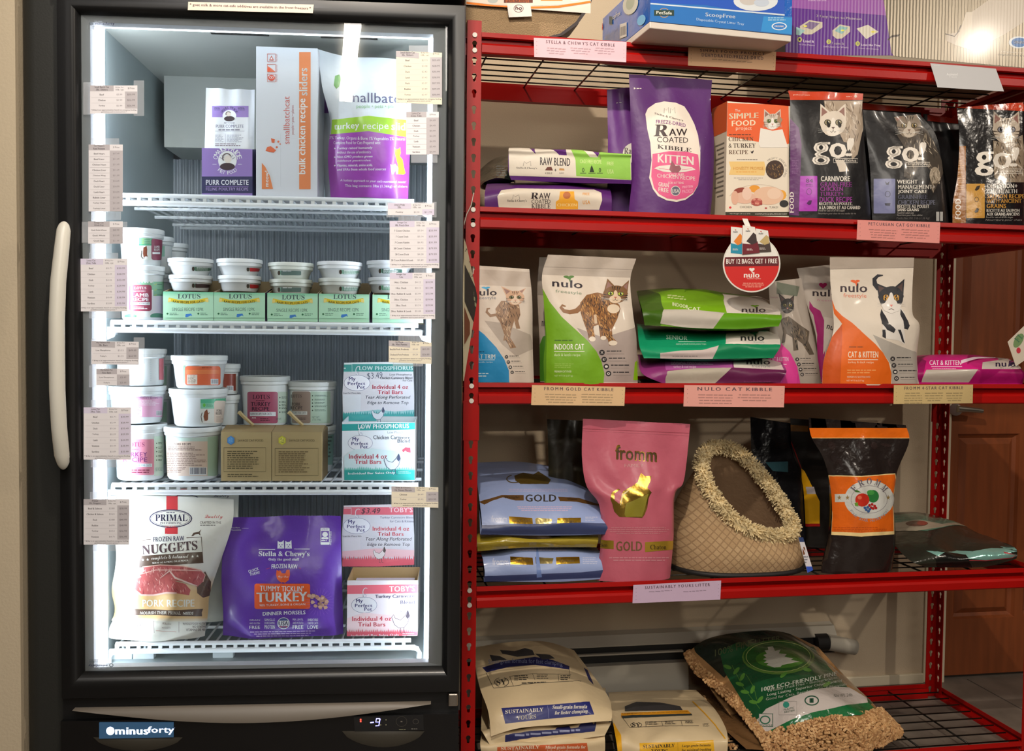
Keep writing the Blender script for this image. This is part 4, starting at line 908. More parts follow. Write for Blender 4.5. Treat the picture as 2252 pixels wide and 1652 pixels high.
for y in (628, 665, 695, 725, 762): A.fine(966, y-10, 1090, y+8, 2, (60, 84, 74)).ell(948, y, 6, 6, (40, 60, 50))
A.text('NET WT', 944, 815, 1010, 835, (70, 100, 100)).text('25 OZ (708g)', 944, 840, 1022, 858, (70, 100, 100))
tub('food_tub', 'tub with brown pork label right of the plum turkey tub', 686, 841, 938, 53, 47, .20, art=A, lid=(196, 202, 202))
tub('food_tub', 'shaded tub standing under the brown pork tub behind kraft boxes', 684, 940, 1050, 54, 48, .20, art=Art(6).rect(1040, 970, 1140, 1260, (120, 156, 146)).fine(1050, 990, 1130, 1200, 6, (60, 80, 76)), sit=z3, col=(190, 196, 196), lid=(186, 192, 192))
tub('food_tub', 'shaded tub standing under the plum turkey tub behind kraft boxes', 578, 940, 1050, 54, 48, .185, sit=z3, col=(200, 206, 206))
KR = (176, 156, 112)
for i, (x0, x1, yt, hc, nm) in enumerate(((486, 597, 950, (60, 130, 200), 'blue'), (598, 708, 950, (206, 204, 60), 'yellow green'))):
    A = Art(6); a = 107+i*470; tx = (70, 64, 40); A.poly([(a+92+37*math.cos(math.radians(t)), 1037+42*math.sin(math.radians(t))) for t in range(30, 390, 60)], hc).poly([(a+92+26*math.cos(math.radians(t)), 1037+30*math.sin(math.radians(t))) for t in range(30, 390, 60)], (110, 170, 220) if i == 0 else (226, 222, 110))
    A.line([(a+74, 1030), (a+86, 1016), (a+92, 1040), (a+104, 1020), (a+108, 1048)], 5, hc if i == 0 else (100, 110, 40)).line([(a+78, 1050), (a+106, 1056)], 5, hc if i == 0 else (100, 110, 40))
    A.text('SAVAGE CAT FOOD.', a+155, 1028, a+395, 1048, tx).frame(a+28, 1104, a+412, 1324+i*34, 3.5, tx).fine(a+60, 1128, a+360, 1302+i*28, 9 if i == 0 else 11, (96, 86, 56)).fine(a+62, 1340, a+360, 1376, 2, (96, 86, 56)) if i == 0 else A.text('SAVAGE CAT FOOD.', a+155, 1028, a+395, 1048, tx).frame(a+28, 1110, a+424, 1360, 3.5, tx).fine(a+60, 1132, a+370, 1335, 11, (110, 92, 60))
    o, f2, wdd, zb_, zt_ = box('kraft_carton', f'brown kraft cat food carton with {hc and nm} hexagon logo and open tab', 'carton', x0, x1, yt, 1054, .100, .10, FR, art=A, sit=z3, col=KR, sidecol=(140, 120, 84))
    MB().add([f2.w(a_, b_, zt_+q) for a_, b_, q in ((0, 0, 0), (wdd, 0, 0), (wdd, .05, .009), (0, .05, .009), (wdd, .1, 0), (0, .1, 0))], [(0, 1, 2, 3), (3, 2, 4, 5), (0, 3, 5), (1, 4, 2)], (150, 128, 88)).build('lid_flap', PK_CARD, o)
    m_ = MB(); q = .0015; P0 = [f2.w(wdd*.42, .04, zt_+.008), f2.w(wdd*.60, .04, zt_+.008), f2.w(wdd*.42-.028, .028, zt_+.040), f2.w(wdd*.36-.02, .028, zt_+.044)]
    m_.tube([f2.w(wdd*.55, .045, zt_+.009), f2.w(wdd*.35, .04, zt_+.028), f2.w(wdd*.28, .035, zt_+.036)], [.0035, .004, .0045], 6, (186, 166, 120)); m_.build('handle_tab', PK_CARD, o)
# trial bar cartons with raised lids
def bar_carton(label, lid, front, y0, sit, teal, art_l, art_f, inside, lx, fx):
    A = art_f; x0, x1, ya, yb = fx
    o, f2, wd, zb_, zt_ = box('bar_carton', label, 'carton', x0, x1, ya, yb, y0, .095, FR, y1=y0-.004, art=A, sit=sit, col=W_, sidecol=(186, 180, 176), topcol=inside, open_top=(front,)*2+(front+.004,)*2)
    a, b, c, d = lx; q = at(a, d, fr=FR, y=y0+.095); q2 = at(b, d, fr=FR, y=y0+.095)
    P = [[at(a+3, c, fr=FR, y=y0+.088), at((a+b)/2, c-2, fr=FR, y=y0+.088), at(b-3, c-3, fr=FR, y=y0+.088)], [at(a-1, (c+d)/2, fr=FR, y=y0+.09), at((a+b)/2, (c+d)/2, fr=FR, y=y0+.09), at(b, (c+d)/2, fr=FR, y=y0+.09)], [at(a, d, fr=FR, y=y0+.093), at((a+b)/2, d, fr=FR, y=y0+.093), at(b, d-4, fr=FR, y=y0+.093)]]
    G = np.array(P); pt = Patch(G); B = G+FR.N*.0012
    F = gridfaces(2, 2)+gridfaces(2, 2, 9, True)+[(i, i+1, i+10, i+9) for i in (0, 1, 6, 7)]+[(0, 3, 12, 9), (3, 6, 15, 12), (2, 5, 14, 11), (5, 8, 17, 14)]
    ld = MB().add(np.concatenate([G.reshape(-1, 3), B.reshape(-1, 3)]), F, (214, 214, 222)).build('raised_lid', PK_CARD, o); paint(pt, art_l, 'printed_lid', PK_CARD, ld)
    bb = MB().box(f2, .01, wd-.01, .012, .082, zb_+.004, zb_+front*.86, (206, 200, 216)); bb.build('wrapped_bars', PK_CARD, o)
    return o, f2, wd, zb_
def mpp(A, cx, cy, rx, ry, NV=(50, 56, 120)):
    A.ell(cx, cy, rx, ry, (110, 120, 160)).ell(cx, cy, rx-3, ry-3, (232, 234, 242)); A.ring(cx+5, cy-ry-10, 14, 16, 4, (170, 176, 196)).ring(cx+14, cy-ry-40, 28, 40, 6, (232, 234, 240), 100, 300)
    A.text('My', cx-rx*.62, cy-ry*.75, cx-rx*.12, cy-ry*.15, NV, 'sb').text('Perfect', cx-rx*.7, cy-ry*.14, cx+rx*.62, cy+ry*.26, NV, 'sb').text('Pet', cx+rx*.02, cy+ry*.3, cx+rx*.6, cy+ry*.72, NV, 'sb')
TE = (70, 166, 164); RD = (196, 60, 84); DK = (60, 74, 90)
def bird(A, x, y, s, c=(70, 80, 110), fill=(214, 222, 230)):
    P = [(0, .2), (.1, .05), (.2, .25), (.5, .35), (.75, .1), (.9, -.2), (1.0, .1), (.9, .5), (.7, .75), (.4, .8), (.15, .6)]
    P = [(x+a*s, y+b*s) for a, b in P]; A.poly(P, fill).line(P+[P[0]], s*.03, c).line([(x+.5*s, y+.8*s), (x+.48*s, y+1.05*s), (x+.6*s, y+1.08*s)], s*.035, c).line([(x+.68*s, y+.75*s), (x+.7*s, y+1.05*s), (x+.82*s, y+1.07*s)], s*.035, c).poly([(x+.78*s, y+.15*s), (x+.9*s, y-.2*s), (x+s, y+.1*s), (x+.9*s, y+.3*s)], c)
AL = Art(6); AL.rect(1226, 322, 1950, 408, (228, 236, 238)).rect(1226, 336, 1950, 406, (60, 150, 146)).line([(1226, 408), (1950, 408)], 4, W_).frame(1232, 340, 1310, 408, 8, (170, 206, 204)).rect(1226, 370, 1252, 380, W_)
AL.text('LOW PHOSPHORUS', 1378, 356, 1868, 392, (206, 228, 228), 'sb', .01); mpp(AL, 1356, 510, 120, 74)
AL.text('$3.49', 1450, 414, 1590, 478, (90, 100, 120), '', -.01, rot=-4).text('Low Phosphorus', 1655, 424, 1860, 448, DK).text('Chicken Carnivore Blend', 1566, 452, 1862, 474, DK, 'sb').text('For Cats', 1776, 480, 1862, 496, DK, 'sb')
AL.text('Individual 4 oz', 1498, 526, 1824, 566, RD, 'sb').text('Trial Bars', 1548, 576, 1774, 612, RD, 'sb').text('Tear Along Perforated', 1434, 626, 1846, 664, DK, 'si', .006).text('Edge to Remove Top', 1450, 676, 1828, 714, DK, 'si', .006).text('Scan For More Info:', 1228, 596, 1392, 610, DK).rect(1228, 620, 1390, 775, (216, 222, 230))
AL.poly([(1226, 790), (1350, 775), (1550, 755), (1700, 772), (1950, 750), (1950, 860), (1226, 860)], (150, 200, 204)).zig(1226, 1950, 800, 42, 34, (60, 160, 160), 860); bird(AL, 1488, 752, 120)
AF = Art(6); AF.rect(1200, 860, 1900, 1400, (226, 234, 242)).rect(1200, 888, 1900, 950, (40, 160, 158), sk=-14).text('LOW PHOSPHORUS', 1366, 882, 1832, 932, W_, 'sb', .01, sk=-8); mpp(AF, 1386, 1060, 114, 70)
AF.text('Low Phosphorus', 1636, 952, 1842, 980, (110, 130, 140)).text('Chicken Carnivore', 1506, 990, 1842, 1026, DK, 'sb').text('Blend', 1728, 1026, 1842, 1058, DK, 'sb').text('for Cats', 1744, 1068, 1844, 1090, (110, 130, 140)).poly([(1768, 1124), (1800, 1100), (1846, 1104), (1848, 1150), (1800, 1140), (1780, 1150)], (190, 80, 100)).poly([(1775, 1150), (1800, 1130), (1830, 1160), (1800, 1180)], W_)
AF.poly([(1240, 1180), (1330, 1120), (1500, 1110), (1900, 1160), (1900, 1300), (1240, 1300)], (206, 228, 234)).text('Individual 4 oz', 1284, 1160, 1630, 1205, RD, 'sb').text('Trial Bars', 1336, 1212, 1578, 1252, RD, 'sb').zig(1240, 1900, 1305, 34, 40, (110, 190, 180), 1320).rect(1240, 1310, 1900, 1400, (40, 156, 150)); bird(AF, 1604, 1186, 150); AF.text('Individual Bar Sales Only', 1276, 1322, 1704, 1356, W_, 'sb', sk=-8).fine(1735, 1315, 1860, 1342, 2, (160, 214, 210))
bar_carton('teal low phosphorus bar carton with raised lid, right end of third shelf', 0, .117, .103, z3, 1, AL, AF, (196, 206, 210), (754, 911, 798, 932), (752, 912, 930, 1052))
# ---------------------------------------------------------------- freezer, floor rack
z4 = FZW(shz[4]); CW = (232, 232, 222); BR = (86, 66, 52); NV = (52, 52, 88)
AL = Art(8); PKN = (226, 108, 124); AL.rect(1110, 195, 1740, 225, (230, 222, 226)).rect(1110, 218, 1740, 284, PKN).frame(1112, 226, 1190, 282, 7, (240, 214, 220)).text('$3.49', 1276, 226, 1442, 280, (60, 50, 60), 'si').text("TOBY'S", 1520, 220, 1720, 262, (244, 210, 216), 'sb', .01); mpp(AL, 1237, 380, 118, 70)
AL.text('Turkey Carnivore Blend', 1438, 298, 1730, 322, (96, 96, 130)).text('for Cats & Kittens', 1524, 330, 1732, 350, (96, 96, 130)).text('Individual 4 oz', 1376, 386, 1690, 422, (206, 76, 90), 'sb').text('Trial Bars', 1420, 434, 1642, 466, (206, 76, 90), 'sb').text('Tear Along Perforated', 1314, 478, 1714, 516, (84, 84, 96), 'si', .006).text('Edge to Remove Top', 1328, 526, 1698, 562, (84, 84, 96), 'si', .006).text('Scan for More Info', 1114, 462, 1278, 476, (84, 84, 96)).rect(1118, 484, 1268, 636, (220, 218, 224))
AL.poly([(1110, 600), (1400, 575), (1740, 590), (1740, 650), (1110, 650)], (232, 190, 198)).zig(1110, 1740, 672, 44, 34, (222, 96, 112), 745); bird(AL, 1378, 580, 110, (90, 80, 80), (226, 220, 220))
AF = Art(8); AF.rect(1130, 860, 1790, 1370, (238, 232, 240)).rect(1130, 895, 1790, 970, (232, 112, 130), sk=-10).text("TOBY'S", 1520, 896, 1740, 950, W_, 'sb', .01, sk=-4); mpp(AF, 1302, 1064, 112, 70)
AF.text('Turkey Carnivore', 1398, 970, 1736, 1014, (92, 92, 124), 'sb', sk=-6).text('Blend', 1616, 1024, 1738, 1056, (92, 92, 124), 'sb').text('for Cats', 1626, 1076, 1738, 1096, (140, 140, 160)).text('& Kittens', 1610, 1110, 1738, 1128, (140, 140, 160))
AF.poly([(1150, 1180), (1300, 1130), (1500, 1150), (1790, 1120), (1790, 1300), (1150, 1300)], (244, 218, 224)).text('Individual 4 oz', 1200, 1160, 1534, 1204, (206, 60, 80), 'sb', sk=-4).text('Trial Bars', 1250, 1214, 1484, 1250, (206, 60, 80), 'sb').zig(1150, 1790, 1300, 36, 40, (232, 120, 136), 1305).rect(1130, 1298, 1790, 1380, (226, 100, 118)); bird(AF, 1540, 1140, 155, (90, 84, 96), (238, 232, 238)); AF.text('Individual Bar Sales Only', 1190, 1312, 1604, 1346, W_, 'sb', sk=-8).fine(1632, 1304, 1760, 1336, 2, (250, 200, 206))
bar_carton("pink and white bar carton with raised lid beside the purple bag", 0, .112, .103, z4, 0, AL, AF, (170, 140, 96), (753, 911, 1112, 1246), (763, 918, 1281, 1406))
A = Art(7); RED = (206, 52, 60)
A.rect(330, 100, 1480, 1420, CW).rect(850, 100, 948, 452, RED).poly([(838, 452), (870, 440), (890, 452), (912, 440), (940, 452), (940, 400), (838, 400)], RED)
A.ell(888, 318, 186, 80, NV).ell(888, 318, 176, 71, CW).ell(888, 318, 170, 66, NV).ell(888, 318, 166, 63, CW).text('PRIMAL', 755, 280, 1032, 340, NV, 'rb', .01).text('PET FOODS INC', 796, 348, 982, 364, NV, 'rb').fine(850, 258, 930, 272, 1, NV).text('SINCE 2001', 840, 382, 936, 394, RED, 'rb')
A.text('Quality', 1182, 284, 1336, 326, RED, 'sc').text('CRAFTED IN THE', 1140, 342, 1322, 362, (90, 84, 80), 'sb').fine(1142, 368, 1330, 382, 1, (90, 84, 80)).line([(540, 240), (530, 270), (545, 300)], 4, RED).text('food', 545, 328, 598, 346, NV, 'sc').text('CATS', 545, 382, 596, 398, (90, 84, 80), 'sb')
A.text('FROZEN RAW', 738, 472, 1004, 514, NV, 'sb', rot=-2).line([(716, 500), (604, 510), (612, 738), (1166, 698), (1152, 476), (1024, 484)], 7, BR).text('NUGGETS', 640, 520, 1118, 618, (74, 50, 56), 'rb', .015, rot=-3, sk=-18)
A.poly([(608, 642), (1158, 604), (1168, 700), (614, 740)], BR).text('complete & balanced', 722, 632, 1042, 678, CW, 'sc', rot=-3).text('SERVE AS A MEAL OR A MIXER', 730, 680, 1040, 702, CW, 'sb', rot=-3, sk=-8)
for x in (650, 690, 1076, 1118): A.text('★', x-12, 632-(x-650)*.07+30, x+12, 656-(x-650)*.07+30, CW)
A.poly([(1065, 470), (1085, 440), (1130, 432), (1152, 410), (1140, 440), (1145, 466), (1128, 452), (1096, 456), (1082, 470)], BR)
for k in range(12): A.rect(330, 800+k*12, 1480, 813+k*12, tuple(int(a+(b-a)*k/12) for a, b in zip(CW, (226, 188, 132))))
A.rect(330, 940, 1480, 1170, (226, 190, 134))
for k in range(6): A.rect(330, 1165+k*6, 1480, 1172+k*6, tuple(int(a+(b-a)*k/6) for a, b in zip((226, 190, 134), CW)))
R7 = random.Random(11)
M1 = [(650, 735), (800, 718), (1000, 730), (1140, 760), (1180, 800), (1160, 860), (1110, 905), (1040, 870), (900, 850), (760, 830), (640, 820), (620, 800), (670, 770)]
M2 = [(560, 850), (640, 820), (760, 825), (900, 850), (1010, 880), (1052, 930), (1040, 978), (940, 960), (860, 955), (740, 975), (640, 975), (580, 930), (552, 890)]
A.poly([(1110, 850), (1180, 770), (1230, 860), (1225, 980), (1160, 1000), (1110, 960)], (96, 70, 52)); stripes(A, [(1110, 850), (1180, 770), (1230, 860), (1225, 980), (1160, 1000), (1110, 960)], [(60, 44, 34), (150, 110, 70), (80, 60, 44)], 60, R7)
for P in (M1, M2):
    A.poly(P, (188, 92, 92)); stripes(A, P, [(222, 140, 136), (160, 66, 72), (206, 112, 108), (236, 190, 180)], 150, R7, 12, 60, 7)
    A.line(P[:6], 8, (230, 186, 172)) if P is M1 else A.line(P[7:]+P[:1], 14, (236, 200, 190))
A.line([(800, 830), (880, 770), (930, 830), (1060, 880), (1110, 895)], [4, 12, 16, 12, 4], (234, 206, 196)).line([(620, 800), (760, 760), (1140, 765)], 7, (232, 190, 178))
A.text('PORK RECIPE', 646, 1016, 1084, 1078, CW, 'sb', .012).poly([(550, 1095), (560, 1135), (550, 1148), (1152, 1160), (1148, 1128), (1160, 1096), (860, 1108)], BR).text('NOURISH THEIR', 626, 1118, 855, 1144, CW, 'sbi').text('PRIMAL', 870, 1116, 972, 1144, CW, 'rb', .01).text('NEEDS', 990, 1120, 1078, 1144, CW, 'sbi')
A.text('ANTIBIOTIC & NITRATE-FREE PORK', 430, 1196, 658, 1234, (110, 106, 104), 'sb', sk=20).fine(440, 1225, 680, 1290, 3, (130, 126, 124), sk=14).rect(748, 1200, 751, 1300, (120, 110, 106)).rect(956, 1205, 959, 1300, (120, 110, 106)).text('Choice', 816, 1214, 892, 1234, (120, 100, 90), 'sc').text('NUGGETS', 812, 1252, 884, 1268, (120, 100, 90)).line([(760, 1286), (935, 1296)], 3, (190, 110, 90))
A.text('WHOLE FOOD NUTRITION', 990, 1216, 1230, 1236, (104, 98, 96), 'sb').text('NO SYNTHETIC', 1076, 1242, 1220, 1262, (104, 98, 96), 'sb').text('VITAMINS OR MINERALS', 1020, 1268, 1250, 1290, (104, 98, 96), 'sb')
soft('food_bag', 'off-white pork nugget bag with red ribbon, left on the freezer floor rack', 'bag', [[(246, 1088, .13), (330, 1090, .12), (430, 1094, .12), (514, 1099, .13)], [(250, 1150, .12), (330, 1152, .11), (430, 1154, .11), (511, 1154, .12)], [(256, 1230, .12), (330, 1235, .10), (420, 1235, .10), (484, 1240, .12)], [(248, 1300, .12), (330, 1305, .10), (400, 1305, .10), (460, 1310, .12)], [(255, 1350, .12), (330, 1352, .10), (400, 1352, .10), (456, 1350, .12)], [(238, 1396, .115), (300, 1408, .11), (390, 1402, .11), (450, 1407, .115)]], FR, .08, .022, col=CW, art=A, sit=z4, prof=[0, .1, .5, .9, 1, 1, .9], crk=.0025)
A = Art(7); A.rect(940, 60, 1030, 200, RED).ell(1020, 140, 110, 30, NV).ell(1020, 143, 100, 26, CW).text('Quality', 1258, 108, 1392, 142, NV, 'sc')
soft('food_bag', 'second off-white nugget bag standing behind the pork nugget bag', 'bag', [[(290, 1072, .24), (400, 1072, .23), (526, 1078, .24)], [(290, 1200, .22), (400, 1200, .22), (520, 1200, .22)], [(290, 1385, .22), (400, 1385, .22), (500, 1385, .22)]], FR, .06, .02, col=(214, 216, 206), art=A, sit=z4)
# purple bag
PU = (98, 52, 170); A = Art(8); R8 = random.Random(5)
for k in range(260): A.ell(R8.uniform(80, 1100), R8.uniform(310, 1340), R8.uniform(1, 3), R8.uniform(1, 3), (140, 104, 200), n=5)
A.text('✂', 116, 392, 138, 412, W_).text('Cut Here', 155, 390, 226, 402, W_, 'sb').text('Resealable', 155, 410, 238, 422, W_, 'sb').line([(246, 402), (302, 402)], 2, W_).rect(924, 398, 1002, 544, W_, r=8).rect(929, 424, 997, 522, PU).ell(963, 455, 24, 22, W_).ell(948, 488, 16, 10, W_).ell(976, 488, 16, 10, W_).fine(932, 402, 996, 420, 2, PU).fine(932, 500, 996, 516, 1, W_).vtext('FRESHNESS', 1004, 426, 1018, 545, W_)
for a in (552, 618): A.poly([(a, 578), (a+2, 510), (a+16, 522), (a+40, 520), (a+54, 504), (a+58, 578)], W_).ell(a+18, 545, 5, 5, PU).ell(a+40, 545, 5, 5, PU).ell(a+29, 558, 6, 4, PU).line([(a+10, 575), (a+29, 566), (a+50, 575)], 2, PU)
A.rect(390, 583, 532, 588, W_).rect(696, 579, 830, 584, W_).text("Stella & Chewy's", 390, 600, 828, 655, W_, 'rb', .014).text('Only the good stuff', 476, 660, 740, 688, W_, 'rb').text('FROZEN RAW', 502, 716, 724, 754, W_, 'sb', arc=6).line([(452, 756), (490, 745)], 3, RED).line([(734, 744), (755, 752)], 3, RED)
A.text('QUICK', 300, 752, 392, 780, W_, 'sb', rot=-16).text('THAW!', 312, 780, 398, 806, W_, 'sb', rot=-12)
OG = (240, 96, 38); A.poly([(545, 762), (560, 770), (575, 765), (590, 790), (620, 792), (630, 762), (656, 760), (660, 800), (650, 848), (620, 870), (575, 866), (548, 840), (540, 800)], OG).text('Cage-Free', 560, 812, 645, 834, W_, 'sc').line([(590, 866), (580, 880)], 4, OG).line([(610, 866), (618, 880)], 4, OG)
A.rect(354, 880, 834, 1098, OG, r=18).text("TUMMY TICKLIN'", 402, 896, 776, 948, W_, 'sb', sk=4).text('TURKEY', 376, 950, 806, 1040, W_, 'sb', .02, sk=-8).text('98% TURKEY, BONE & ORGAN', 398, 1048, 792, 1078, W_, sk=-10)
for k in range(26): t = k/26*2*math.pi; A.line([(910+75*math.cos(t), 1040+75*math.sin(t)), (910+130*math.cos(t), 1040+120*math.sin(t))], 1.5, (150, 110, 200))
for k in range(24):
    x, y = R8.uniform(825, 1005), R8.uniform(975, 1095); c = R8.choice([(190, 150, 130), (166, 124, 108), (206, 170, 150), (150, 112, 98)]); A.poly([(x+R8.uniform(14, 24)*math.cos(t), y+R8.uniform(12, 20)*math.sin(t)) for t in np.radians(range(0, 360, 60))], c)
A.text('DINNER MORSELS', 426, 1112, 792, 1156, W_, 'sb', .012, sk=-12)
for x0, l in ((310, ('GRAIN', 'AND GLUTEN', 'FREE')), (440, ('SINGLE', 'SOURCE ANIMAL', 'PROTEIN')), (684, ('PEA, LENTIL', 'AND POTATO', 'FREE')), (812, ('UNBEATABLE', 'TASTE CATS', 'LOVE'))):
    for j, t in enumerate(l): A.text(t, x0, 1182+j*28+(6 if x0 == 310 else 0), x0+90, 1202+j*28+(12 if j == 2 else 0), W_, 'sb' if j == 2 else '')
A.ell(605, 1222, 54, 50, W_).ell(605, 1222, 49, 45, (70, 90, 150)).rect(562, 1200, 648, 1244, W_).text('USA', 566, 1204, 644, 1240, (50, 50, 90), 'sb', .02)
for k in range(5): A.rect(572+k*14, 1246, 579+k*14, 1258, RED)
A.fine(310, 1284, 880, 1340, 3, (200, 180, 230), align='c', sk=-10)
soft('food_bag', 'bright purple turkey morsel bag at the middle of the freezer floor rack', 'bag', [[(489, 1139, .13), (570, 1137, .13), (660, 1134, .13), (750, 1135, .13)], [(490, 1200, .125), (570, 1200, .12), (660, 1200, .12), (750, 1200, .125)], [(487, 1280, .12), (570, 1280, .105), (660, 1280, .105), (752, 1280, .12)], [(491, 1360, .12), (570, 1360, .105), (660, 1360, .105), (754, 1360, .12)], [(490, 1409, .118), (570, 1409, .112), (660, 1408, .112), (755, 1407, .118)]], FR, .08, .020, col=PU, art=A, sit=z4, prof=[.0, .3, .7, 1, 1, 1, .8], crk=.0028, m=PK_FILM)
# a dark bag between the two
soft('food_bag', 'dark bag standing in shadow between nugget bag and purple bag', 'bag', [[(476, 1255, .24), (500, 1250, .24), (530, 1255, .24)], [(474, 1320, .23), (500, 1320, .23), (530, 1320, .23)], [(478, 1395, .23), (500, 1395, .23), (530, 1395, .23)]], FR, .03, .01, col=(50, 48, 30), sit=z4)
# ---------------------------------------------------------------- notices taped on the glass and on the frame
m_tape = clear('clear_tape', (.99, .99, .99), rough=.3, haze=.18)
F1 = '* $/day is an approximation based on company feeding'; F2_ = 'guidelines and in-store prices *'
def pricelist(label, x0, y0, x1, y1, head, rows, cols=3, lil=False, foot=True, sk=0, warm=False, tape=()):
    base = (234, 230, 233) if not warm else (236, 228, 208); G1 = (192, 186, 190) if not lil else (220, 212, 232); tx = (96, 90, 94)
    A = Art(); w = x1-x0; h = y1-y0; ft = 11 if foot else 0; n = len(rows)+1.15; rh = (h-ft)/n; hh = rh*1.15
    c1 = x0+w*(.5 if cols == 3 else .62); c2 = x0+w*.74
    A.rect(x0, y0, x1, y1, base).rect(x0, y0, c1, y0+hh*.9, G1, sk=sk)
    if cols == 3: A.rect(c2, y0+hh*.95, x1, y1-ft, G1); A.text('$/day for', c1+w*.04, y0+hh*.18, c2-w*.03, y0+hh*.42, tx); A.text('10lb. cat', c1+w*.04, y0+hh*.52, c2-w*.03, y0+hh*.78, tx); A.text('$ Price', c2+w*.06, y0+hh*.3, x1-w*.06, y0+hh*.6, tx)
    else: A.rect(c1, y0+hh*.95, x1, y1-ft, G1); A.text('$ Price', c1+w*.1, y0+hh*.3, x1-w*.1, y0+hh*.6, tx)
    hl = head.split('/'); th = min(4.2, hh*.32)
    for i, t in enumerate(hl): L_ = min(w*.36, len(t)*2.1); cx = (x0+c1)/2; yy = y0+hh*.45+(i-(len(hl)-1)/2)*th*1.3; A.text(t, cx-L_/2, yy-th/2, cx+L_/2, yy+th/2, tx, 'sb')
    for i, r in enumerate(rows):
        yy = y0+hh+rh*(i+.5)
        if i: A.rect(x0+w*.03, yy-rh/2, c2, yy-rh/2+.5, (206, 202, 206))
        p = r.split('|'); t = p[0]; cx = (x0+c1)/2; L_ = min(w*.44, len(t)*2.3); A.text(t, cx-L_/2, yy-1.9, cx+L_/2, yy+1.9, tx, 'sb')
        if cols == 3: A.text(p[1], c1+w*.06, yy-2, c1+w*.18, yy+2, (150, 144, 150)); A.text(p[2], c2+w*.05, yy-2.1, x1-w*.05, yy+2.1, (110, 104, 108))
        else: A.text(p[-1], c1+w*.1, yy-2.1, x1-w*.1, yy+2.1, (130, 124, 128))
    if foot: A.text(F1, x0+w*.02, y1-9.5, x1-w*.02, y1-6, (70, 60, 70), 'sb'); A.text(F2_, x0+w*.24, y1-5, x1-w*.22, y1-2, (70, 60, 70), 'sb')
    o = card('price_list', label, 'notice', [(x0, y0), (x1, y0+sk), (x1, y1+sk), (x0, y1)], .0132, FR, A, base, th=.0004)
    for (a, b, c, d) in tape:
        card('tape_strip', None, None, [(a, b), (c, b), (c, d), (a, d)], .0136, FR, None, m=m_tape, th=.0002, parent=o)
    return o
pricelist('taped price list with three rows, uppermost on the left of the glass', 198, 188, 302, 250, 'Small Batch Cat/3lb. Sliders', ['Beef|$3.99|$30.99', 'Chicken|$2.99|$26.99', 'Turkey|$2.99|$26.99'], tape=[(183, 181, 210, 252), (294, 177, 317, 255)])
pricelist('long narrow price list with eleven rows, left side above the handle', 195, 318, 270, 465, 'Cat Toppers/Raw Proteins', ['Beef Heart|$17.49', 'Beef Liver|$11.49', 'Chicken Heart|$11.49', 'Chicken Liver|$11.29', 'Chicken Wing|$11.99', 'Duck Heart|$14.49', 'Duck Liver|$14.99', 'Lamb Heart|$14.99', 'Rabbit Liver|$15.99', 'Turkey Heart|$11.49', 'Turkey Liver|$11.49'], 2, foot=False, tape=[(200, 304, 262, 320), (200, 463, 266, 484)])
pricelist('small three-row price list taped beside the stacked lamb tubs', 194, 487, 270, 536, 'Savage Cat/Whole Prey', ['Quail, Ducks & Bones|$8.99', 'Quail, Whole|$10.49', 'Quail Eggs|$11.99'], 2, foot=False, tape=[(180, 488, 280, 534), (198, 534, 246, 558)])
pricelist('lilac-tinted seven-row price list taped left of the maroon lamb tub', 174, 569, 280, 685, 'Lotus Cat/25oz. Tubs', ['Beef|$2.71|$30.99', 'Chicken|$2.49|$28.99', 'Duck|$3.26|$33.49', 'Turkey|$2.59|$29.99', 'Lamb|$3.46|$34.99', 'Venison|$4.49|$38.99', 'Sardine|$3.89|$35.99'], lil=True, tape=[(196, 556, 260, 571), (196, 684, 265, 700)])
pricelist('two-row price list with footnote taped just below the second shelf, left', 201, 750, 305, 801, 'My Perfect Pet/3lb. Bars', ['Low Phosphorus|$3.53|$49.49', "Toby's|$3.22|$44.99"], sk=2, tape=[(294, 742, 318, 800), (200, 745, 216, 806)])
pricelist('tiny two-row price list directly under the other two-row one', 212, 811, 285, 848, 'My Perfect Pet/4oz. Bars', ['Low Phosphorus|$3.49', "Toby's|$3.49"], 2, foot=False, tape=[(196, 804, 240, 852)])
pricelist('pinkish seven-row price list taped in front of the pink turkey tub', 184, 896, 288, 1011, 'Lotus Cat/24oz. Tubs', ['Beef|$2.71|$30.99', 'Chicken|$2.49|$28.99', 'Duck|$3.26|$33.49', 'Turkey|$2.59|$29.99', 'Lamb|$3.46|$34.99', 'Venison|$4.49|$38.99', 'Sardine|$3.89|$35.99'], lil=True, tape=[(200, 880, 262, 897), (200, 1010, 268, 1028)])
pricelist('six-row price list taped left of the pork nugget bag', 184, 1098, 284, 1198, 'Primal/3lb. Nuggets', ['Beef & Salmon|$3.80|$38.99', 'Chicken & Salmon|$3.65|$36.99', 'Duck|$3.88|$40.99', 'Rabbit|$4.99|$48.99', 'Turkey|$3.53|$36.99', 'Venison|$4.71|$46.99'], tape=[(198, 1082, 268, 1099), (204, 1198, 286, 1212)])
pricelist('seven-row price list taped highest on the right of the glass', 871, 112, 972, 226, 'Small Batch Cat/3lb. Sliders', ['Beef|$2.71|$25.49', 'Chicken|$3.08|$28.99', 'Duck|$2.82|$30.99', 'Lamb|$3.42|$38.99', 'Pork|$2.57|$27.99', 'Rabbit|$3.89|$39.49', 'Turkey|$2.97|$30.99'], warm=True, sk=4, tape=[(899, 100, 952, 116), (900, 226, 962, 246)])
pricelist('plain seven-row price list under the highest one on the right', 893, 246, 965, 340, 'Lotus Cat/3.5oz. Tubs', ['Beef|$4.49', 'Chicken|$4.49', 'Duck|$4.99', 'Turkey|$4.29', 'Lamb|$4.99', 'Venison|$5.49', 'Sardine|$4.99'], 2, foot=False, tape=[(904, 340, 962, 358)])
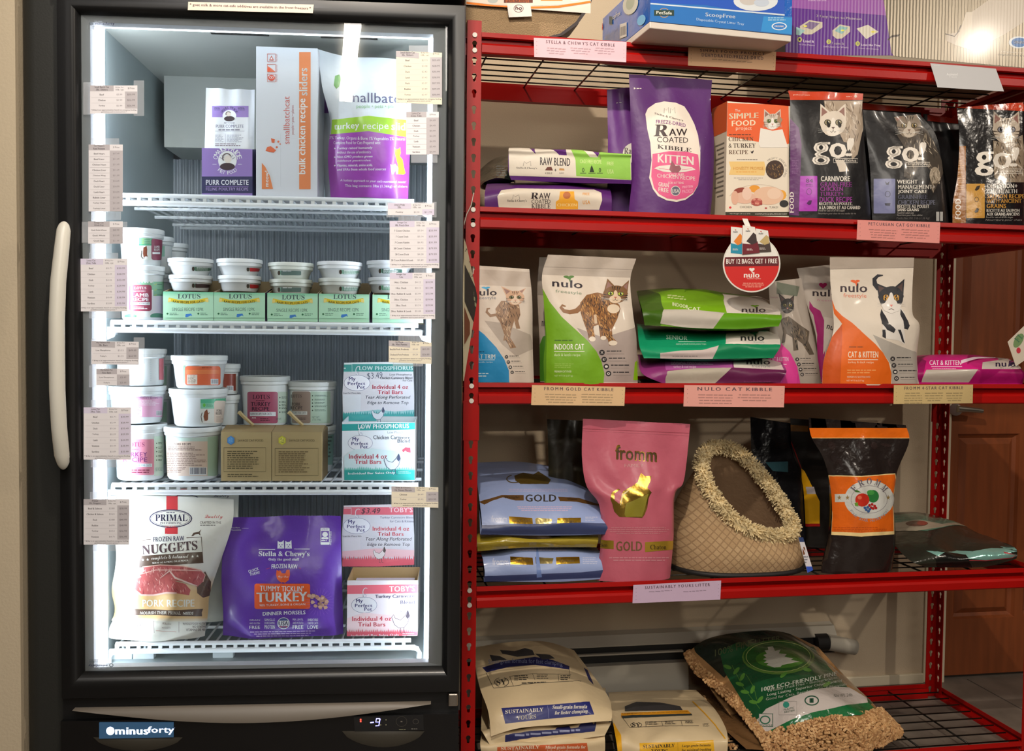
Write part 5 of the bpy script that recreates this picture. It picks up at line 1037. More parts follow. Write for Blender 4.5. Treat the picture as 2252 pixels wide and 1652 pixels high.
pricelist('single-row price list taped beside the end of the top wire shelf', 853, 447, 955, 473, "Oma's Pride/2lb.", ['Poultry|$2.00|$11.99'], foot=False, lil=True, tape=[(850, 444, 960, 478), (876, 474, 925, 488)])
pricelist('large six-row price list curling off the glass on the right', 857, 486, 966, 590, 'Savage Cat/8lb. Pouch Box', ['7 Count Chicken|$3.54|$23.99', '7 Count Duck|$5.14|$23.99', '7 Count Rabbit|$6.92|$31.99', '28 Count Chicken|$4.28|$79.99', '28 Count Duck|$4.28|$79.99', '28 Count Rabbit & Lamb|$5.89|$109.99'], lil=True, tape=[(876, 474, 925, 490)])
pricelist('six-row price list under the large curling one on the right', 857, 600, 957, 702, 'Savage Cat/Tubs', ['14oz. Chicken|$4.12|$10.99', '14oz. Duck|$4.12|$11.99', '14oz. Rabbit & Lamb|$5.99|$15.99', '28oz. Chicken|$3.74|$19.99', '28oz. Duck|$3.74|$19.99', '28oz. Rabbit & Lamb|$5.48|$28.99'], lil=True, tape=[(910, 590, 946, 602)])
pricelist('cream two-row price list taped above the teal bar carton', 855, 749, 949, 797, '1st Meow/3lb. Mini Patties', ['Beef & Pork Probiotic|$3.60|$23.99', 'Chicken & Pork Probiotic|$4.24|$26.80'], sk=4, warm=True, tape=[(876, 738, 928, 752), (864, 796, 930, 806)])
pricelist('cream two-row price list taped above the pink bar carton', 861, 1070, 964, 1115, "Stella & Chewy's/1lb. Dinner Morsels", ['Chicken|$4.49|$29.99', 'Turkey|$3.92|$29.99'], sk=2, warm=True)
A = Art(2); A.text('* goat milk & more cat-safe additives are available in the front freezers *', 60, 24, 968, 78, (96, 70, 80), 'sb', sk=28)
card('paper_strip', 'long cream paper strip taped along the top of the freezer door frame', 'notice', [(414, 4), (690, 10), (688, 29), (413, 22)], -.005, FR, A, (240, 222, 204), th=.0004)
A = Art(1); A.text('minusforty', 722, 168, 866, 194, (50, 50, 80), 'sb').fine(700, 198, 856, 222, 3, (110, 120, 130)).circ('✳', 690, 180, 0, 0, 1, 34, (60, 70, 80))
card('maker_decal', 'tiny maker decal in the upper left corner of the glass', 'decal', [(192, 46), (254, 47), (254, 67), (192, 66)], .0135, FR, A, m=clear('decal_film', (1, 1, 1), fres=1.05), th=.0002)
A = Art(9); A.text('minusforty', 782, 322, 950, 350, (50, 54, 90), 'sbi', rot=180).fine(790, 282, 975, 312, 3, (90, 100, 110)).ring(984, 334, 18, 16, 5, (70, 80, 90))
card('maker_decal', 'tiny upside-down maker decal in the lower left corner of the glass', 'decal', [(193, 1449), (252, 1449), (252, 1470), (193, 1470)], .0135, FR, A, m=MATS['decal_film'], th=.0002)
# lit badge and the thermostat on the lower housing
def emis(name, c, s): return mat(name, (30, 30, 30), .4, emit=c, estr=s)
m_lit = emis('badge_blue_glow', (.06, .18, .34), .4); m_litw = emis('badge_white_glow', (.62, .72, 1.0), 3.2)
def flat(name, q, y, m, parent, th=.001): return card(name, None, None, q, y, FR, None, m=m, th=th, parent=parent)
def glow(art, name, m, y, parent):
    q = [(0, 1400), (1100, 1400), (1100, 1652), (0, 1652)]; G = np.array([[at(*q[0], fr=FR, y=y), at(*q[1], fr=FR, y=y)], [at(*q[3], fr=FR, y=y), at(*q[2], fr=FR, y=y)]])
    return paint(Patch(G), art, name, m, parent, cut=False, eps=.0002)
lo = bpy.data.objects['lower_housing']
bd = flat('lit_badge', [(218, 1590), (381, 1590), (381, 1622), (218, 1625)], -.0032, m_lit, lo, .003)
A = Art(9); A.ell(946, 915, 36, 37, W_).text('minus', 992, 884, 1272, 946, W_, 'sb', .02).text('forty', 1272, 876, 1498, 948, W_, 'sb')
glow(A, 'lit_lettering', m_litw, -.0032, lo)
pn = flat('control_panel', [(778, 1578), (931, 1573), (932, 1606), (780, 1608)], -.0022, mat('panel_dark', (30, 30, 31), .35), lo, .002)
A = Art(10); A.line([(988, 842), (1020, 838)], 9, W_).line([(1074, 806), (1044, 806), (1038, 836), (1070, 836), (1076, 806), (1066, 868), (1036, 870)], 8, W_)
glow(A, 'temperature_digits', emis('digit_blue', (.25, .25, 1.0), 6), -.0022, lo)
glow(Art(10).rect(895, 808, 909, 822, W_, r=4).rect(895, 825, 909, 838, W_, r=4), 'warning_lamp', emis('lamp_red', (1, .05, .03), 4), -.0022, lo)
A = Art(10)
for x in (1114, 1161):
    for y in (818, 863): A.poly([(x-4, y-6), (x+4, y-6), (x, y+7)], (190, 186, 150))
A.ring(1298, 832, 50, 46, 4, (70, 66, 60)).rect(1290, 826, 1306, 838, (110, 104, 96)).ring(1424, 832, 26, 24, 4, (80, 76, 70)).fine(1276, 894, 1340, 912, 1, (120, 120, 96)).fine(1385, 888, 1440, 906, 1, (120, 116, 108))
paint(Patch(np.array([[at(778, 1578, fr=FR, y=-.0022), at(931, 1573, fr=FR, y=-.0022)], [at(778, 1608, fr=FR, y=-.0022), at(931, 1606, fr=FR, y=-.0022)]])), A, 'panel_symbols', PK_CARD, lo, cut=False)
for nm, (xa, xb, ya, dy) in (('badge_scoop', (205, 402, 1622, 30)), ('panel_scoop', (752, 934, 1608, 36))):
    n = 16; v = []; cx = (xa+xb)/2
    for i in range(n+1):
        t = i/n; x = xa+(xb-xa)*t; d = dy*math.sin(math.pi*t)**.6
        v += [at(x, ya, fr=FR, y=.001-.0012), at(x, ya+d*.55, fr=FR, y=-.006*math.sin(math.pi*t)), at(x, ya+d, fr=FR, y=-.0006)]
    f = []
    for i in range(n): a = i*3; f += [(a, a+3, a+4, a+1), (a+1, a+4, a+5, a+2)]
    MB().add(v, f).build(nm, mat('scoop_grey', (58, 54, 46), .4), lo, smooth=True)
# printed sheet hanging on the freezer's right side
A = Art(15)
for i, c in enumerate('1234'): A.text(c, 108+i*32, 30+i*125, 120+i*32, 60+i*125, (60, 56, 52))
q = [FR.w(.003, .03, at(1026, 520, 0)[2]-FR.o[2]), FR.w(.016, .34, at(1048, 560, 0)[2]-FR.o[2])]
# ---------------------------------------------------------------- goods on the shelving
DK_ = {k: deck[k]+.0012 for k in deck}
WH = (226, 218, 208); BK = (28, 27, 29)
def bagq(name, label, L_, R_, Y, k, col, art=None, **kw):
    """standing bag from the px outline of its left and right edges (matching rows)"""
    rows = []
    for (a, b), (c, d) in zip(L_, R_): rows.append([(a, b, Y), (a+(c-a)/3, b+(d-b)/3, Y), (a+(c-a)*2/3, b+(d-b)*2/3, Y), (c, d, Y)])
    return soft(name, label, 'bag', rows, SH, col=col, art=art, sit=DK_[k] if k else None, **kw)
# --- second shelf
VP = (88, 36, 110)
A = Art(13); A.poly([(1220, 236), (1232, 241), (1220, 248)], WH).fine(1240, 236, 1262, 244, 1, WH).ell(1400, 640, 130, 90, WH).text('Ra', 1280, 600, 1340, 650, (70, 50, 60), 'rb')
bagq('kibble_bag', 'lighter purple bag half hidden behind the kitten kibble bag', [(1335, 197), (1337, 300), (1336, 380), (1338, 462)], [(1400, 190), (1425, 300), (1440, 380), (1440, 462)], .13, 2, (112, 56, 140), A, thick=.05, bulge=.02, m=PK_MATTE)
A = Art(13); R9 = random.Random(2)
for k in range(160): A.ell(R9.uniform(1310, 2000), R9.uniform(20, 1100), 1.6, 1.6, (130, 90, 160), n=5)
A.poly([(1358, 116), (1374, 125), (1358, 134)], WH).fine(1380, 120, 1434, 132, 1, WH)
A.poly([(1450, 330), (1470, 285), (1530, 245), (1600, 230), (1690, 240), (1760, 270), (1800, 330), (1840, 410), (1870, 500), (1888, 640), (1885, 800), (1870, 900), (1830, 970), (1770, 1015), (1700, 1032), (1620, 1020), (1550, 985), (1510, 930), (1480, 840), (1500, 700), (1490, 560), (1465, 450)], (234, 222, 208))
for a in (1600, 1650): A.line([(a, 325), (a+2, 285), (a+18, 300), (a+34, 278), (a+38, 325)], 3, (90, 80, 78))
A.text("Stella & Chewy's", 1524, 346, 1750, 366, (70, 62, 60), 'rb', sk=58).text('FREEZE-DRIED', 1536, 380, 1770, 436, (150, 90, 150), 'sb', arc=8, sk=30)
A.text('R', 1524, 416, 1632, 508, (60, 44, 44), 'rb', .014, sh=12).text('AW', 1640, 448, 1782, 504, (60, 44, 44), 'sb').text('COATED', 1544, 512, 1790, 562, (60, 44, 44), '', .006, sk=6).text('KIBBLE', 1546, 574, 1818, 636, (60, 44, 44), 'rb', sk=30)
PKK = (226, 92, 140); A.poly([(1508, 650), (1640, 628), (1780, 632), (1870, 655), (1885, 800), (1870, 895), (1830, 960), (1770, 1000), (1700, 1015), (1625, 1005), (1560, 970), (1520, 920), (1497, 830)], PKK)
A.text('KITTEN', 1552, 650, 1832, 738, WH, 'sb', .014, sk=22).poly([(1520, 765), (1560, 745), (1690, 735), (1820, 755), (1850, 775), (1780, 790), (1690, 800), (1590, 790)], WH)
A.poly([(1640, 775), (1660, 700), (1672, 720), (1690, 745), (1720, 740), (1735, 770), (1710, 800), (1660, 798)], (150, 90, 100)).line([(1560, 765), (1640, 775)], 3, PKK).line([(1740, 775), (1820, 768)], 3, PKK)
A.text('CAGE-FREE', 1638, 805, 1756, 828, WH).text('CHICKEN RECIPE', 1544, 806, 1846, 862, WH, sk=26).text('FOR KITTENS', 1632, 872, 1754, 890, WH).text('GRAIN', 1556, 874, 1636, 918, WH, 'sb', sk=10).text('FREE', 1556, 916, 1634, 958, WH, 'sb', sk=10)
A.ell(1690, 944, 38, 40, WH).ell(1690, 944, 33, 35, (100, 100, 120)).text('USA', 1662, 930, 1718, 960, WH, 'sb').text('PROTEIN', 1744, 898, 1828, 925, (240, 180, 200), 'sb', sk=-8).text('PACKED', 1744, 930, 1828, 964, (240, 180, 200), sk=-8)
bagq('kibble_bag', 'tall purple kitten kibble bag with white and pink panel', [(1383, 163), (1386, 230), (1388, 300), (1390, 380), (1382, 463)], [(1566, 176), (1563, 230), (1570, 300), (1568, 400), (1562, 468)], .035, 2, VP, A, thick=.07, bulge=.035, m=PK_MATTE)
A = Art(13); A.rect(240, 655, 380, 900, (24, 34, 30)).fine(260, 740, 350, 830, 5, (90, 110, 120))
soft('kibble_bag', 'dark bag lying at far left with its back end raised', 'bag', [[(1048, 380, .36), (1085, 350, .36), (1130, 338, .36)], [(1050, 400, .24), (1090, 385, .24), (1132, 360, .24)], [(1056, 412, .14), (1090, 408, .13), (1134, 406, .13)]], SH, .05, .02, col=(36, 40, 30), art=A, mode='lie', m=PK_SHINY)
A = Art(13); A.poly([(268, 990), (300, 940), (420, 925), (1040, 935), (1098, 960), (1104, 1020), (1080, 1095), (280, 1085)], (222, 210, 192)).text("Stella & Chewy's", 346, 1012, 502, 1036, (70, 62, 60), 'rb').line([(390, 1010), (396, 975), (410, 990), (440, 975), (446, 1010)], 3, (110, 100, 96)).text('R', 536, 958, 598, 1008, (60, 44, 44), 'rb', .014, sh=6).text('AW', 602, 960, 690, 1008, (60, 44, 44), 'sb').text('COATED', 540, 1012, 692, 1046, (60, 44, 44), '', .006).text('KIBBLE', 540, 1050, 692, 1085, (60, 44, 44), 'rb')
A.poly([(735, 1090), (735, 1030), (760, 1012), (768, 950), (880, 950), (885, 1010), (912, 1030), (912, 1090)], (238, 170, 50)).ell(822, 980, 30, 28, (190, 110, 60)).text('CHICKEN', 745, 1044, 900, 1068, (250, 220, 150), 'sb').text('FREE', 950, 960, 1004, 980, (220, 150, 60), 'sb').text('USA', 950, 1020, 1008, 1050, (220, 150, 60), 'sb')
soft('kibble_bag', 'lower purple bag lying flat with cream panel and yellow badge', 'bag', [[(1075, 404, .30), (1150, 402, .30), (1250, 402, .30), (1336, 404, .30)], [(1070, 409, .10), (1150, 407, .09), (1250, 408, .09), (1340, 414, .10)], [(1066, 432, .03), (1150, 420, .02), (1250, 426, .02), (1345, 436, .03)], [(1066, 468, .03), (1150, 470, .025), (1250, 472, .025), (1345, 474, .03)]], SH, .03, .002, col=VP, art=A, mode='lie', m=PK_MATTE, crk=.001, sit=DK_[2])
A = Art(13); A.poly([(358, 640), (700, 655), (1334, 684), (1338, 858), (1000, 842), (364, 822)], (232, 222, 206)).poly([(890, 668), (1330, 690), (1334, 856), (898, 826)], (150, 204, 84)).text("Stella & Chewy's", 420, 752, 584, 774, (70, 62, 60), 'rb', sk=4).line([(475, 745), (482, 708), (500, 725), (532, 708), (536, 745)], 3, (110, 100, 96))
A.text('RAW BLEND', 610, 676, 848, 746, (52, 36, 40), 'sb', .01, sk=8).poly([(648, 780), (665, 755), (700, 752), (712, 782)], (110, 60, 50)).text('+', 722, 768, 740, 788, (60, 50, 50), 'sb').poly([(760, 780), (765, 762), (800, 766), (805, 782)], (200, 150, 90)).text('KIBBLE', 650, 796, 706, 810, (80, 60, 60)).text('RAW', 764, 796, 800, 808, (80, 60, 60)).text('CAGE FREE RECIPE', 928, 694, 1098, 728, (206, 226, 150), 'sb', sk=4).text('FREE', 1144, 712, 1196, 740, (206, 226, 150), 'sb').text('USA', 1148, 772, 1196, 806, (206, 226, 150), 'sb')
for x in (953, 1086): A.ring(x, 778, 9, 18, 5, (40, 60, 30)).rect(x-24, 800, x+24, 806, (90, 120, 60))
A.poly([(1004, 795), (1012, 760), (1020, 738), (1030, 760), (1042, 795)], (36, 50, 30)).rect(994, 800, 1052, 806, (90, 120, 60))
soft('kibble_bag', 'upper purple bag lying flat showing a wide green and cream end panel', 'bag', [[(1130, 338, .30), (1220, 338, .30), (1300, 344, .30), (1375, 352, .30)], [(1120, 326, .05), (1200, 328, .045), (1290, 333, .045), (1386, 340, .05)], [(1118, 342, .03), (1200, 345, .022), (1290, 350, .022), (1388, 350, .03)], [(1118, 376, .03), (1200, 382, .022), (1290, 388, .022), (1389, 390, .03)], [(1124, 396, .035), (1200, 401, .03), (1290, 404, .03), (1388, 405, .035)]], SH, .03, .002, col=(96, 42, 124), art=A, mode='lie', m=PK_MATTE, crk=.001)
# simple food carton
A = Art(14); OO = (236, 98, 44); A.rect(100, 150, 580, 960, (238, 226, 206)).poly([(110, 152), (565, 165), (570, 440), (500, 470), (350, 430), (120, 388)], OO).text('The', 182, 196, 218, 214, WH).text('SIMPLE', 142, 220, 346, 266, (244, 228, 196), 'sb', .014, sk=-6).text('FOOD', 160, 272, 326, 318, (244, 228, 196), 'sb', .014, sk=-6).text('project', 188, 320, 300, 352, (250, 214, 190), sk=0)
cathead(A, 448, 285, 128, 120, (216, 204, 190), (140, 116, 96), (244, 240, 232), (130, 150, 80)); A.poly([(362, 330), (348, 440), (360, 470), (560, 470), (545, 420), (520, 340), (448, 350)], (240, 234, 224)); A.poly([(490, 235), (520, 270), (505, 300), (480, 280)], (170, 140, 112))
A.fine(140, 370, 318, 386, 1, (90, 50, 30)).text('CHICKEN', 136, 394, 312, 424, (96, 60, 30), 'rb').text('& TURKEY', 136, 440, 328, 472, (70, 52, 44), 'rb').text('RECIPE', 138, 488, 274, 518, (96, 60, 30), 'rb').poly([(292, 490), (300, 500), (312, 488), (314, 500), (304, 514), (296, 508)], (50, 40, 40))
A.poly([(138, 570), (390, 570), (400, 620), (390, 670), (138, 665), (152, 618)], (242, 204, 130)).text('HONESTY PROMISE', 170, 608, 384, 630, (236, 176, 90), 'sb').fine(190, 636, 360, 652, 1, (236, 176, 90)).ell(466, 628, 66, 68, (66, 46, 36)); stripes(A, [(410, 600), (466, 565), (525, 600), (525, 660), (466, 694), (410, 660)], [(150, 116, 70), (110, 80, 50), (60, 44, 34)], 70, R9, 10, 28, 8)
A.circ('MIGHTY FREEZE DRIED', 466, 628, 82, -130, 40, 14, (150, 140, 130)).fine(170, 682, 384, 706, 2, (170, 160, 150), align='c').fine(195, 552, 372, 562, 1, (110, 100, 90))
A.ring(350, 860, 220, 126, 3, (200, 180, 160), 200, 340).ell(230, 790, 60, 34, (150, 66, 50)).ell(320, 765, 40, 26, (238, 160, 50)).ell(515, 810, 34, 36, (240, 170, 60)).ell(420, 815, 110, 66, (236, 196, 166)).ell(460, 800, 50, 40, (242, 210, 184)).ell(250, 830, 80, 42, (232, 188, 164)).ell(180, 830, 26, 50, (228, 180, 154)).ell(265, 800, 34, 46, (240, 206, 186)).ell(335, 860, 40, 28, (186, 90, 80))
for k in range(14): A.ell(300+R9.uniform(0, 70), 840+R9.uniform(0, 46), 9, 8, R9.choice([(206, 110, 100), (170, 66, 60), (226, 150, 130)]))
A.text('CHICKEN', 216, 888, 300, 904, (60, 50, 46)).text('TURKEY', 426, 892, 492, 906, (60, 50, 46)).ell(148, 900, 9, 8, (220, 50, 60)).ell(402, 904, 9, 6, (180, 60, 60)).ell(532, 872, 32, 26, (46, 44, 46)).rect(100, 932, 580, 960, (52, 50, 34)).text('Net Weight: 20 oz (1.2 lb)', 146, 940, 290, 950, WH).text('COMPLETE & BALANCED DIET', 324, 942, 556, 950, WH, 'sb')
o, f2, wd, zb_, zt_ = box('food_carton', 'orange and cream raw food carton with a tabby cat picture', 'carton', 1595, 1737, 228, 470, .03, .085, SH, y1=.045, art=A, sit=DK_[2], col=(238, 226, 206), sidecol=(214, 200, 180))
MB().add([f2.w(-.0004, y, z) for y, z in ((0, zt_), (.085, zt_), (.085, zt_-.075), (0, zt_-.075))], [(0, 1, 2, 3)], (206, 84, 36)).build('side_band', PK_CARD, o)
m_ = MB()
for k in range(12): m_.add([f2.w(-.0005, .012+j, z) for j, z in ((0, zt_-.10-k*.012), (.05-.008*(k % 3), zt_-.10-k*.012), (.05-.008*(k % 3), zt_-.104-k*.012), (0, zt_-.104-k*.012))], [(0, 1, 2, 3)], (120, 112, 100))
m_.build('side_print', PK_CARD, o)
# go! bags
def gobag(A, x, y, s, acc, cat_, lines, acct, box_, strip):
    """print of a black bag: x,y = top-left of the lettering 'go!' in the zoomed view"""
    A.text('g', x, y+30*s, x+114*s, y+194*s, (236, 228, 216), 'sb', .008).text('o', x+120*s, y+36*s, x+234*s, y+146*s, (236, 228, 216), 'sb', .008).text('!', x+244*s, y, x+280*s, y+132*s, (236, 228, 216), 'sb', .008, sh=20)
    A.frame(x+146*s, y+148*s, x+318*s, y+178*s, 4, (220, 212, 200)).text('SOLUTIONS', x+158*s, y+154*s, x+308*s, y+172*s, (226, 218, 206), 'sb', .01, sk=4)
    A.rect(*box_, acct, r=6); yy = lines[0][1]
    for t, yy, x0, x1, h, c, st in lines: A.text(t, x0, yy, x1, yy+h, c, st, .012 if st == 'sb' else 0)
GW = (232, 226, 216)
A = Art(14); A.rect(540, 50, 1120, 130, (206, 66, 30)).text('petcurean', 600, 88, 718, 104, (240, 190, 170), sk=3).text('catalyst', 978, 98, 1030, 112, (240, 190, 170)).text('✳', 1034, 90, 1058, 116, (230, 210, 200)) if False else A.rect(540, 50, 1120, 130, (206, 66, 30)).text('petcurean', 600, 88, 718, 104, (240, 190, 170), sk=3).ell(1046, 104, 10, 10, (220, 200, 186)).fine(978, 100, 1032, 112, 1, (240, 190, 170))
BD = [(820, 135), (1100, 135), (1105, 300), (1080, 420), (1060, 520), (1020, 560), (1000, 440), (960, 430), (900, 300), (830, 220)]
A.poly(BD, (178, 160, 140)); stripes(A, BD, [(206, 190, 170), (140, 122, 104), (118, 102, 88), (216, 204, 188)], 150, R9, 20, 70, 9); A.poly([(900, 560), (960, 560), (1000, 640), (930, 645), (920, 610)], (216, 204, 188))
cathead(A, 884, 300, 196, 190, (226, 214, 198), (200, 186, 168), (240, 232, 220), (150, 140, 110), (96, 70, 64), stripes=False); A.ell(852, 312, 12, 17, (30, 26, 24)).ell(930, 312, 12, 17, (30, 26, 24))
PP = (176, 60, 186)
gobag(A, 742, 402, 1.0, PP, 0, [('CARNIVORE', 676, 798, 1004, 36, GW, 'sb'), ('GRAIN-FREE', 718, 794, 1016, 34, (150, 62, 150), 'sb'), ('CHICKEN', 752, 794, 954, 30, (150, 62, 150), 'sb'), ('TURKEY+', 788, 792, 960, 30, (150, 62, 150), 'sb'), ('DUCK RECIPE', 824, 790, 1020, 38, (150, 62, 150), 'sb'), ('RECETTE AU POULET,', 862, 786, 1022, 24, GW, 'sb'), ('À LA DINDE ET AU CANARD'.replace('À', 'A'), 888, 784, 1078, 24, GW, 'sb'), ('Food for cats of all life stages', 914, 780, 968, 18, (180, 174, 166), 'si'), ('Nourriture pour chats de tous stades de vie', 936, 778, 1048, 16, (160, 154, 148), 'si')], PP, (640, 674, 772, 926), 0)
A.text('84', 692, 694, 740, 722, (80, 26, 90), 'sb').ring(714, 786, 20, 24, 4, (110, 40, 120)).poly([(696, 870), (712, 850), (734, 848), (728, 876), (712, 884)], (80, 26, 90)).fine(690, 730, 748, 752, 2, (120, 50, 130))
A.poly([(578, 260), (640, 330), (660, 450), (650, 700), (640, 960), (570, 950), (580, 560)], (92, 34, 100)).vtext('FOOD', 575, 790, 605, 935, GW, 'sb', .014).fine(590, 560, 640, 660, 9, (130, 80, 136))
bagq('kibble_bag', 'black bag with white cat face and purple panel', [(1733, 199), (1738, 230), (1735, 330), (1736, 420), (1735, 472)], [(1898, 206), (1896, 250), (1904, 340), (1912, 420), (1916, 482)], .04, 2, BK, A, thick=.07, bulge=.032, m=PK_FILM, side=.7)
A = Art(14); LB = (120, 124, 164); A.poly([(1110, 158), (1510, 176), (1510, 222), (1100, 196)], (190, 50, 24))
BD = [(1340, 380), (1480, 270), (1560, 350), (1620, 460), (1660, 560), (1680, 640), (1650, 700), (1600, 800), (1570, 740), (1590, 650), (1520, 560), (1450, 700), (1390, 680), (1400, 480)]
A.poly(BD, (74, 66, 58)); stripes(A, BD, [(160, 146, 126), (110, 98, 84), (52, 46, 42), (190, 176, 156)], 200, R9, 20, 60, 7); A.ell(1612, 670, 38, 60, (170, 156, 136)); stripes(A, [(1570, 620), (1660, 620), (1650, 740), (1590, 740)], [(206, 192, 172), (110, 98, 84)], 60, R9, 10, 40, 6)
cathead(A, 1428, 320, 180, 170, (138, 124, 108), (62, 54, 48), (196, 184, 168), (150, 130, 84), (120, 90, 80), ears=[((-.95, -.3), (-1.2, -.8), (-.4, -.9)), ((.85, -.3), (.6, -1.0), (.1, -.9))])
gobag(A, 1264, 432, .98, LB, 0, [('WEIGHT', 702, 1344, 1488, 28, GW, 'sb'), ('MANAGEMENT+', 738, 1350, 1612, 30, GW, 'sb'), ('JOINT CARE', 774, 1350, 1556, 30, GW, 'sb'), ('GRAIN-FREE', 808, 1350, 1560, 32, (104, 106, 124), 'sb'), ('CHICKEN RECIPE', 846, 1350, 1614, 34, (104, 106, 124), 'sb'), ('RECETTE AU POULET', 880, 1346, 1572, 24, GW, 'sb'), ('SANS GRAINS', 906, 1346, 1498, 20, GW, 'sb'), ('Food for adult cats', 930, 1344, 1462, 16, (170, 166, 160), 'si'), ('Nourriture pour chats adultes', 948, 1342, 1524, 16, (170, 166, 160), 'si'), ('Poids Net Wt 3 lb (1.36 kg)', 968, 1338, 1574, 20, (110, 106, 104), 'si')], LB, (1176, 694, 1330, 942), 0)
A.poly([(1258, 712), (1272, 726), (1290, 712), (1282, 738), (1264, 736)], (50, 50, 70)).ring(1276, 804, 20, 22, 4, (60, 62, 84)).poly([(1254, 870), (1296, 868), (1292, 888), (1260, 886)], (50, 50, 70)).rect(1622, 930, 1644, 996, (190, 190, 186)).rect(1650, 930, 1670, 996, (190, 190, 186))
bagq('kibble_bag', 'black bag with grey tabby picture and pale blue panel', [(1898, 242), (1906, 300), (1914, 370), (1916, 430), (1919, 484)], [(2024, 252), (2060, 300), (2076, 390), (2082, 440), (2088, 490)], .05, 2, BK, A, thick=.06, bulge=.03, m=PK_FILM, side=.7)
A = Art(14); A.poly([(1560, 236), (1780, 262), (1780, 300), (1560, 280)], (180, 44, 22))
bagq('kibble_bag', 'third black bag with thin red top standing behind the tabby bags', [(2030, 250), (2040, 330), (2044, 400), (2044, 480)], [(2110, 262), (2124, 330), (2126, 400), (2130, 480)], .16, 2, (22, 21, 22), A, thick=.05, bulge=.02, m=PK_FILM)
bagq('kibble_bag', 'black bag in shadow behind the tabby picture bag', [(1896, 226), (1898, 300), (1900, 400), (1900, 480)], [(2025, 240), (2030, 300), (2032, 400), (2032, 480)], .17, 2, (24, 22, 22), Art(14).poly([(1080, 140), (1530, 175), (1530, 222), (1080, 196)], (190, 50, 24)), thick=.05, bulge=.02, m=PK_FILM)
A = Art(14); TA = (200, 150, 70); A.poly([(1760, 150), (2240, 128), (2260, 210), (2040, 200), (1770, 186)], (206, 66, 30)).rect(1735, 460, 1835, 1010, (150, 96, 36)).vtext('FOOD', 1760, 840, 1800, 980, GW, 'sb', .014).fine(1780, 560, 1830, 780, 14, (190, 140, 80))
A.fine(1800, 162, 1850, 172, 1, (240, 190, 170)).ell(2222, 176, 9, 9, (220, 200, 186))
BD = [(2030, 420), (2130, 440), (2240, 380), (2260, 560), (2250, 720), (2120, 720), (2040, 690), (2030, 560)]
A.poly(BD, (150, 134, 114)); stripes(A, BD, [(206, 192, 172), (110, 96, 82), (176, 160, 140), (66, 58, 50)], 150, R9, 20, 60, 8)
cathead(A, 2124, 350, 200, 190, (196, 182, 164), (80, 68, 58), (226, 216, 202), (130, 130, 140), (150, 110, 100))
gobag(A, 1906, 468, 1.06, TA, 0, [('DIGESTION+', 730, 1990, 2202, 32, GW, 'sb'), ('GUT HEALTH', 768, 1988, 2200, 30, GW, 'sb'), ('SALMON RECIPE', 804, 1988, 2252, 30, (206, 150, 70), 'sb'), ('WITH ANCIENT', 838, 1986, 2232, 30, (206, 150, 70), 'sb'), ('GRAINS', 874, 1984, 2122, 30, (206, 150, 70), 'sb'), ('RECETTE AU SAUMON', 910, 1984, 2218, 22, GW, 'sb'), ('AUX GRAINS ANCIENS', 936, 1984, 2218, 22, GW, 'sb'), ('Food for cats of all life stages', 962, 1980, 2172, 16, (180, 174, 166), 'si'), ('Nourriture pour chats', 982, 1976, 2236, 16, (160, 154, 148), 'si')], TA, (1838, 730, 1970, 976), 0)
A.poly([(1898, 776), (1912, 748), (1938, 742), (1930, 768), (1912, 780)], (60, 50, 40)).ring(1912, 842, 16, 18, 4, (90, 66, 36)).poly([(1896, 930), (1914, 902), (1930, 910), (1922, 934), (1904, 938)], (60, 50, 40))
bagq('kibble_bag', 'black bag with striped cat face and tan panel at the right edge', [(2104, 236), (2110, 300), (2106, 380), (2096, 440), (2095, 490)], [(2252, 225), (2254, 300), (2256, 390), (2256, 450), (2257, 496)], .04, 2, BK, A, thick=.07, bulge=.03, m=PK_SHINY, side=.7)
# --- third shelf
def icons(A, x, y, dx, dy, n, r, c=(46, 42, 44)):
    for i in range(n):
        cx, cy = x+dx*i, y+dy*i; A.ell(cx, cy, r, r, c)
        A.text(['X', '87', '•', 'o'][i % 4], cx-r*.5, cy-r*.45, cx+r*.5, cy+r*.45, WH, 'sb').fine(cx+r*1.7, cy-r*.9, cx+r*9, cy-r*.1, 1, c).rect(cx+r*1.7, cy+r*.5, cx+r*8, cy+r*.6, (120, 110, 106))
def tabby(A, body, tail, base, cols, n, w=7, R=R9):
    A.line(tail[0], tail[1], base); A.poly(body, base); stripes(A, body, cols, n, R, 18, 60, w)
A = Art(15); BL = (36, 140, 196); A.rect(200, 180, 820, 1380, (214, 200, 186)); A.poly([(240, 240), (800, 270), (790, 420), (240, 400)], (190, 174, 160))
A.poly([(470, 780), (760, 900), (800, 1040), (620, 1120), (480, 1000), (300, 760)], (180, 166, 154))
nulo(A, 180, 440, 422, 506, (56, 46, 56), (50, 160, 210), 1, (130, 130, 140), sk=0)
tabby(A, [(410, 640), (470, 560), (560, 560), (650, 600), (662, 700), (640, 760), (660, 840), (620, 840), (600, 760), (570, 860), (560, 930), (620, 1030), (560, 1040), (520, 960), (490, 960), (500, 900), (460, 780), (420, 720)], ([(420, 700), (360, 710), (322, 670), (330, 640), (356, 636)], [26, 30, 26, 20, 12]), (150, 116, 88), [(70, 50, 42), (90, 66, 52), (196, 160, 126), (216, 186, 152)], 260)
cathead(A, 610, 530, 190, 150, (206, 166, 136), (90, 64, 50), (226, 200, 176), (120, 120, 70), ears=[((-.95, -.2), (-1.5, -1.6), (-.3, -.9)), ((.7, -.5), (1.15, -1.35), (.3, -.9))])
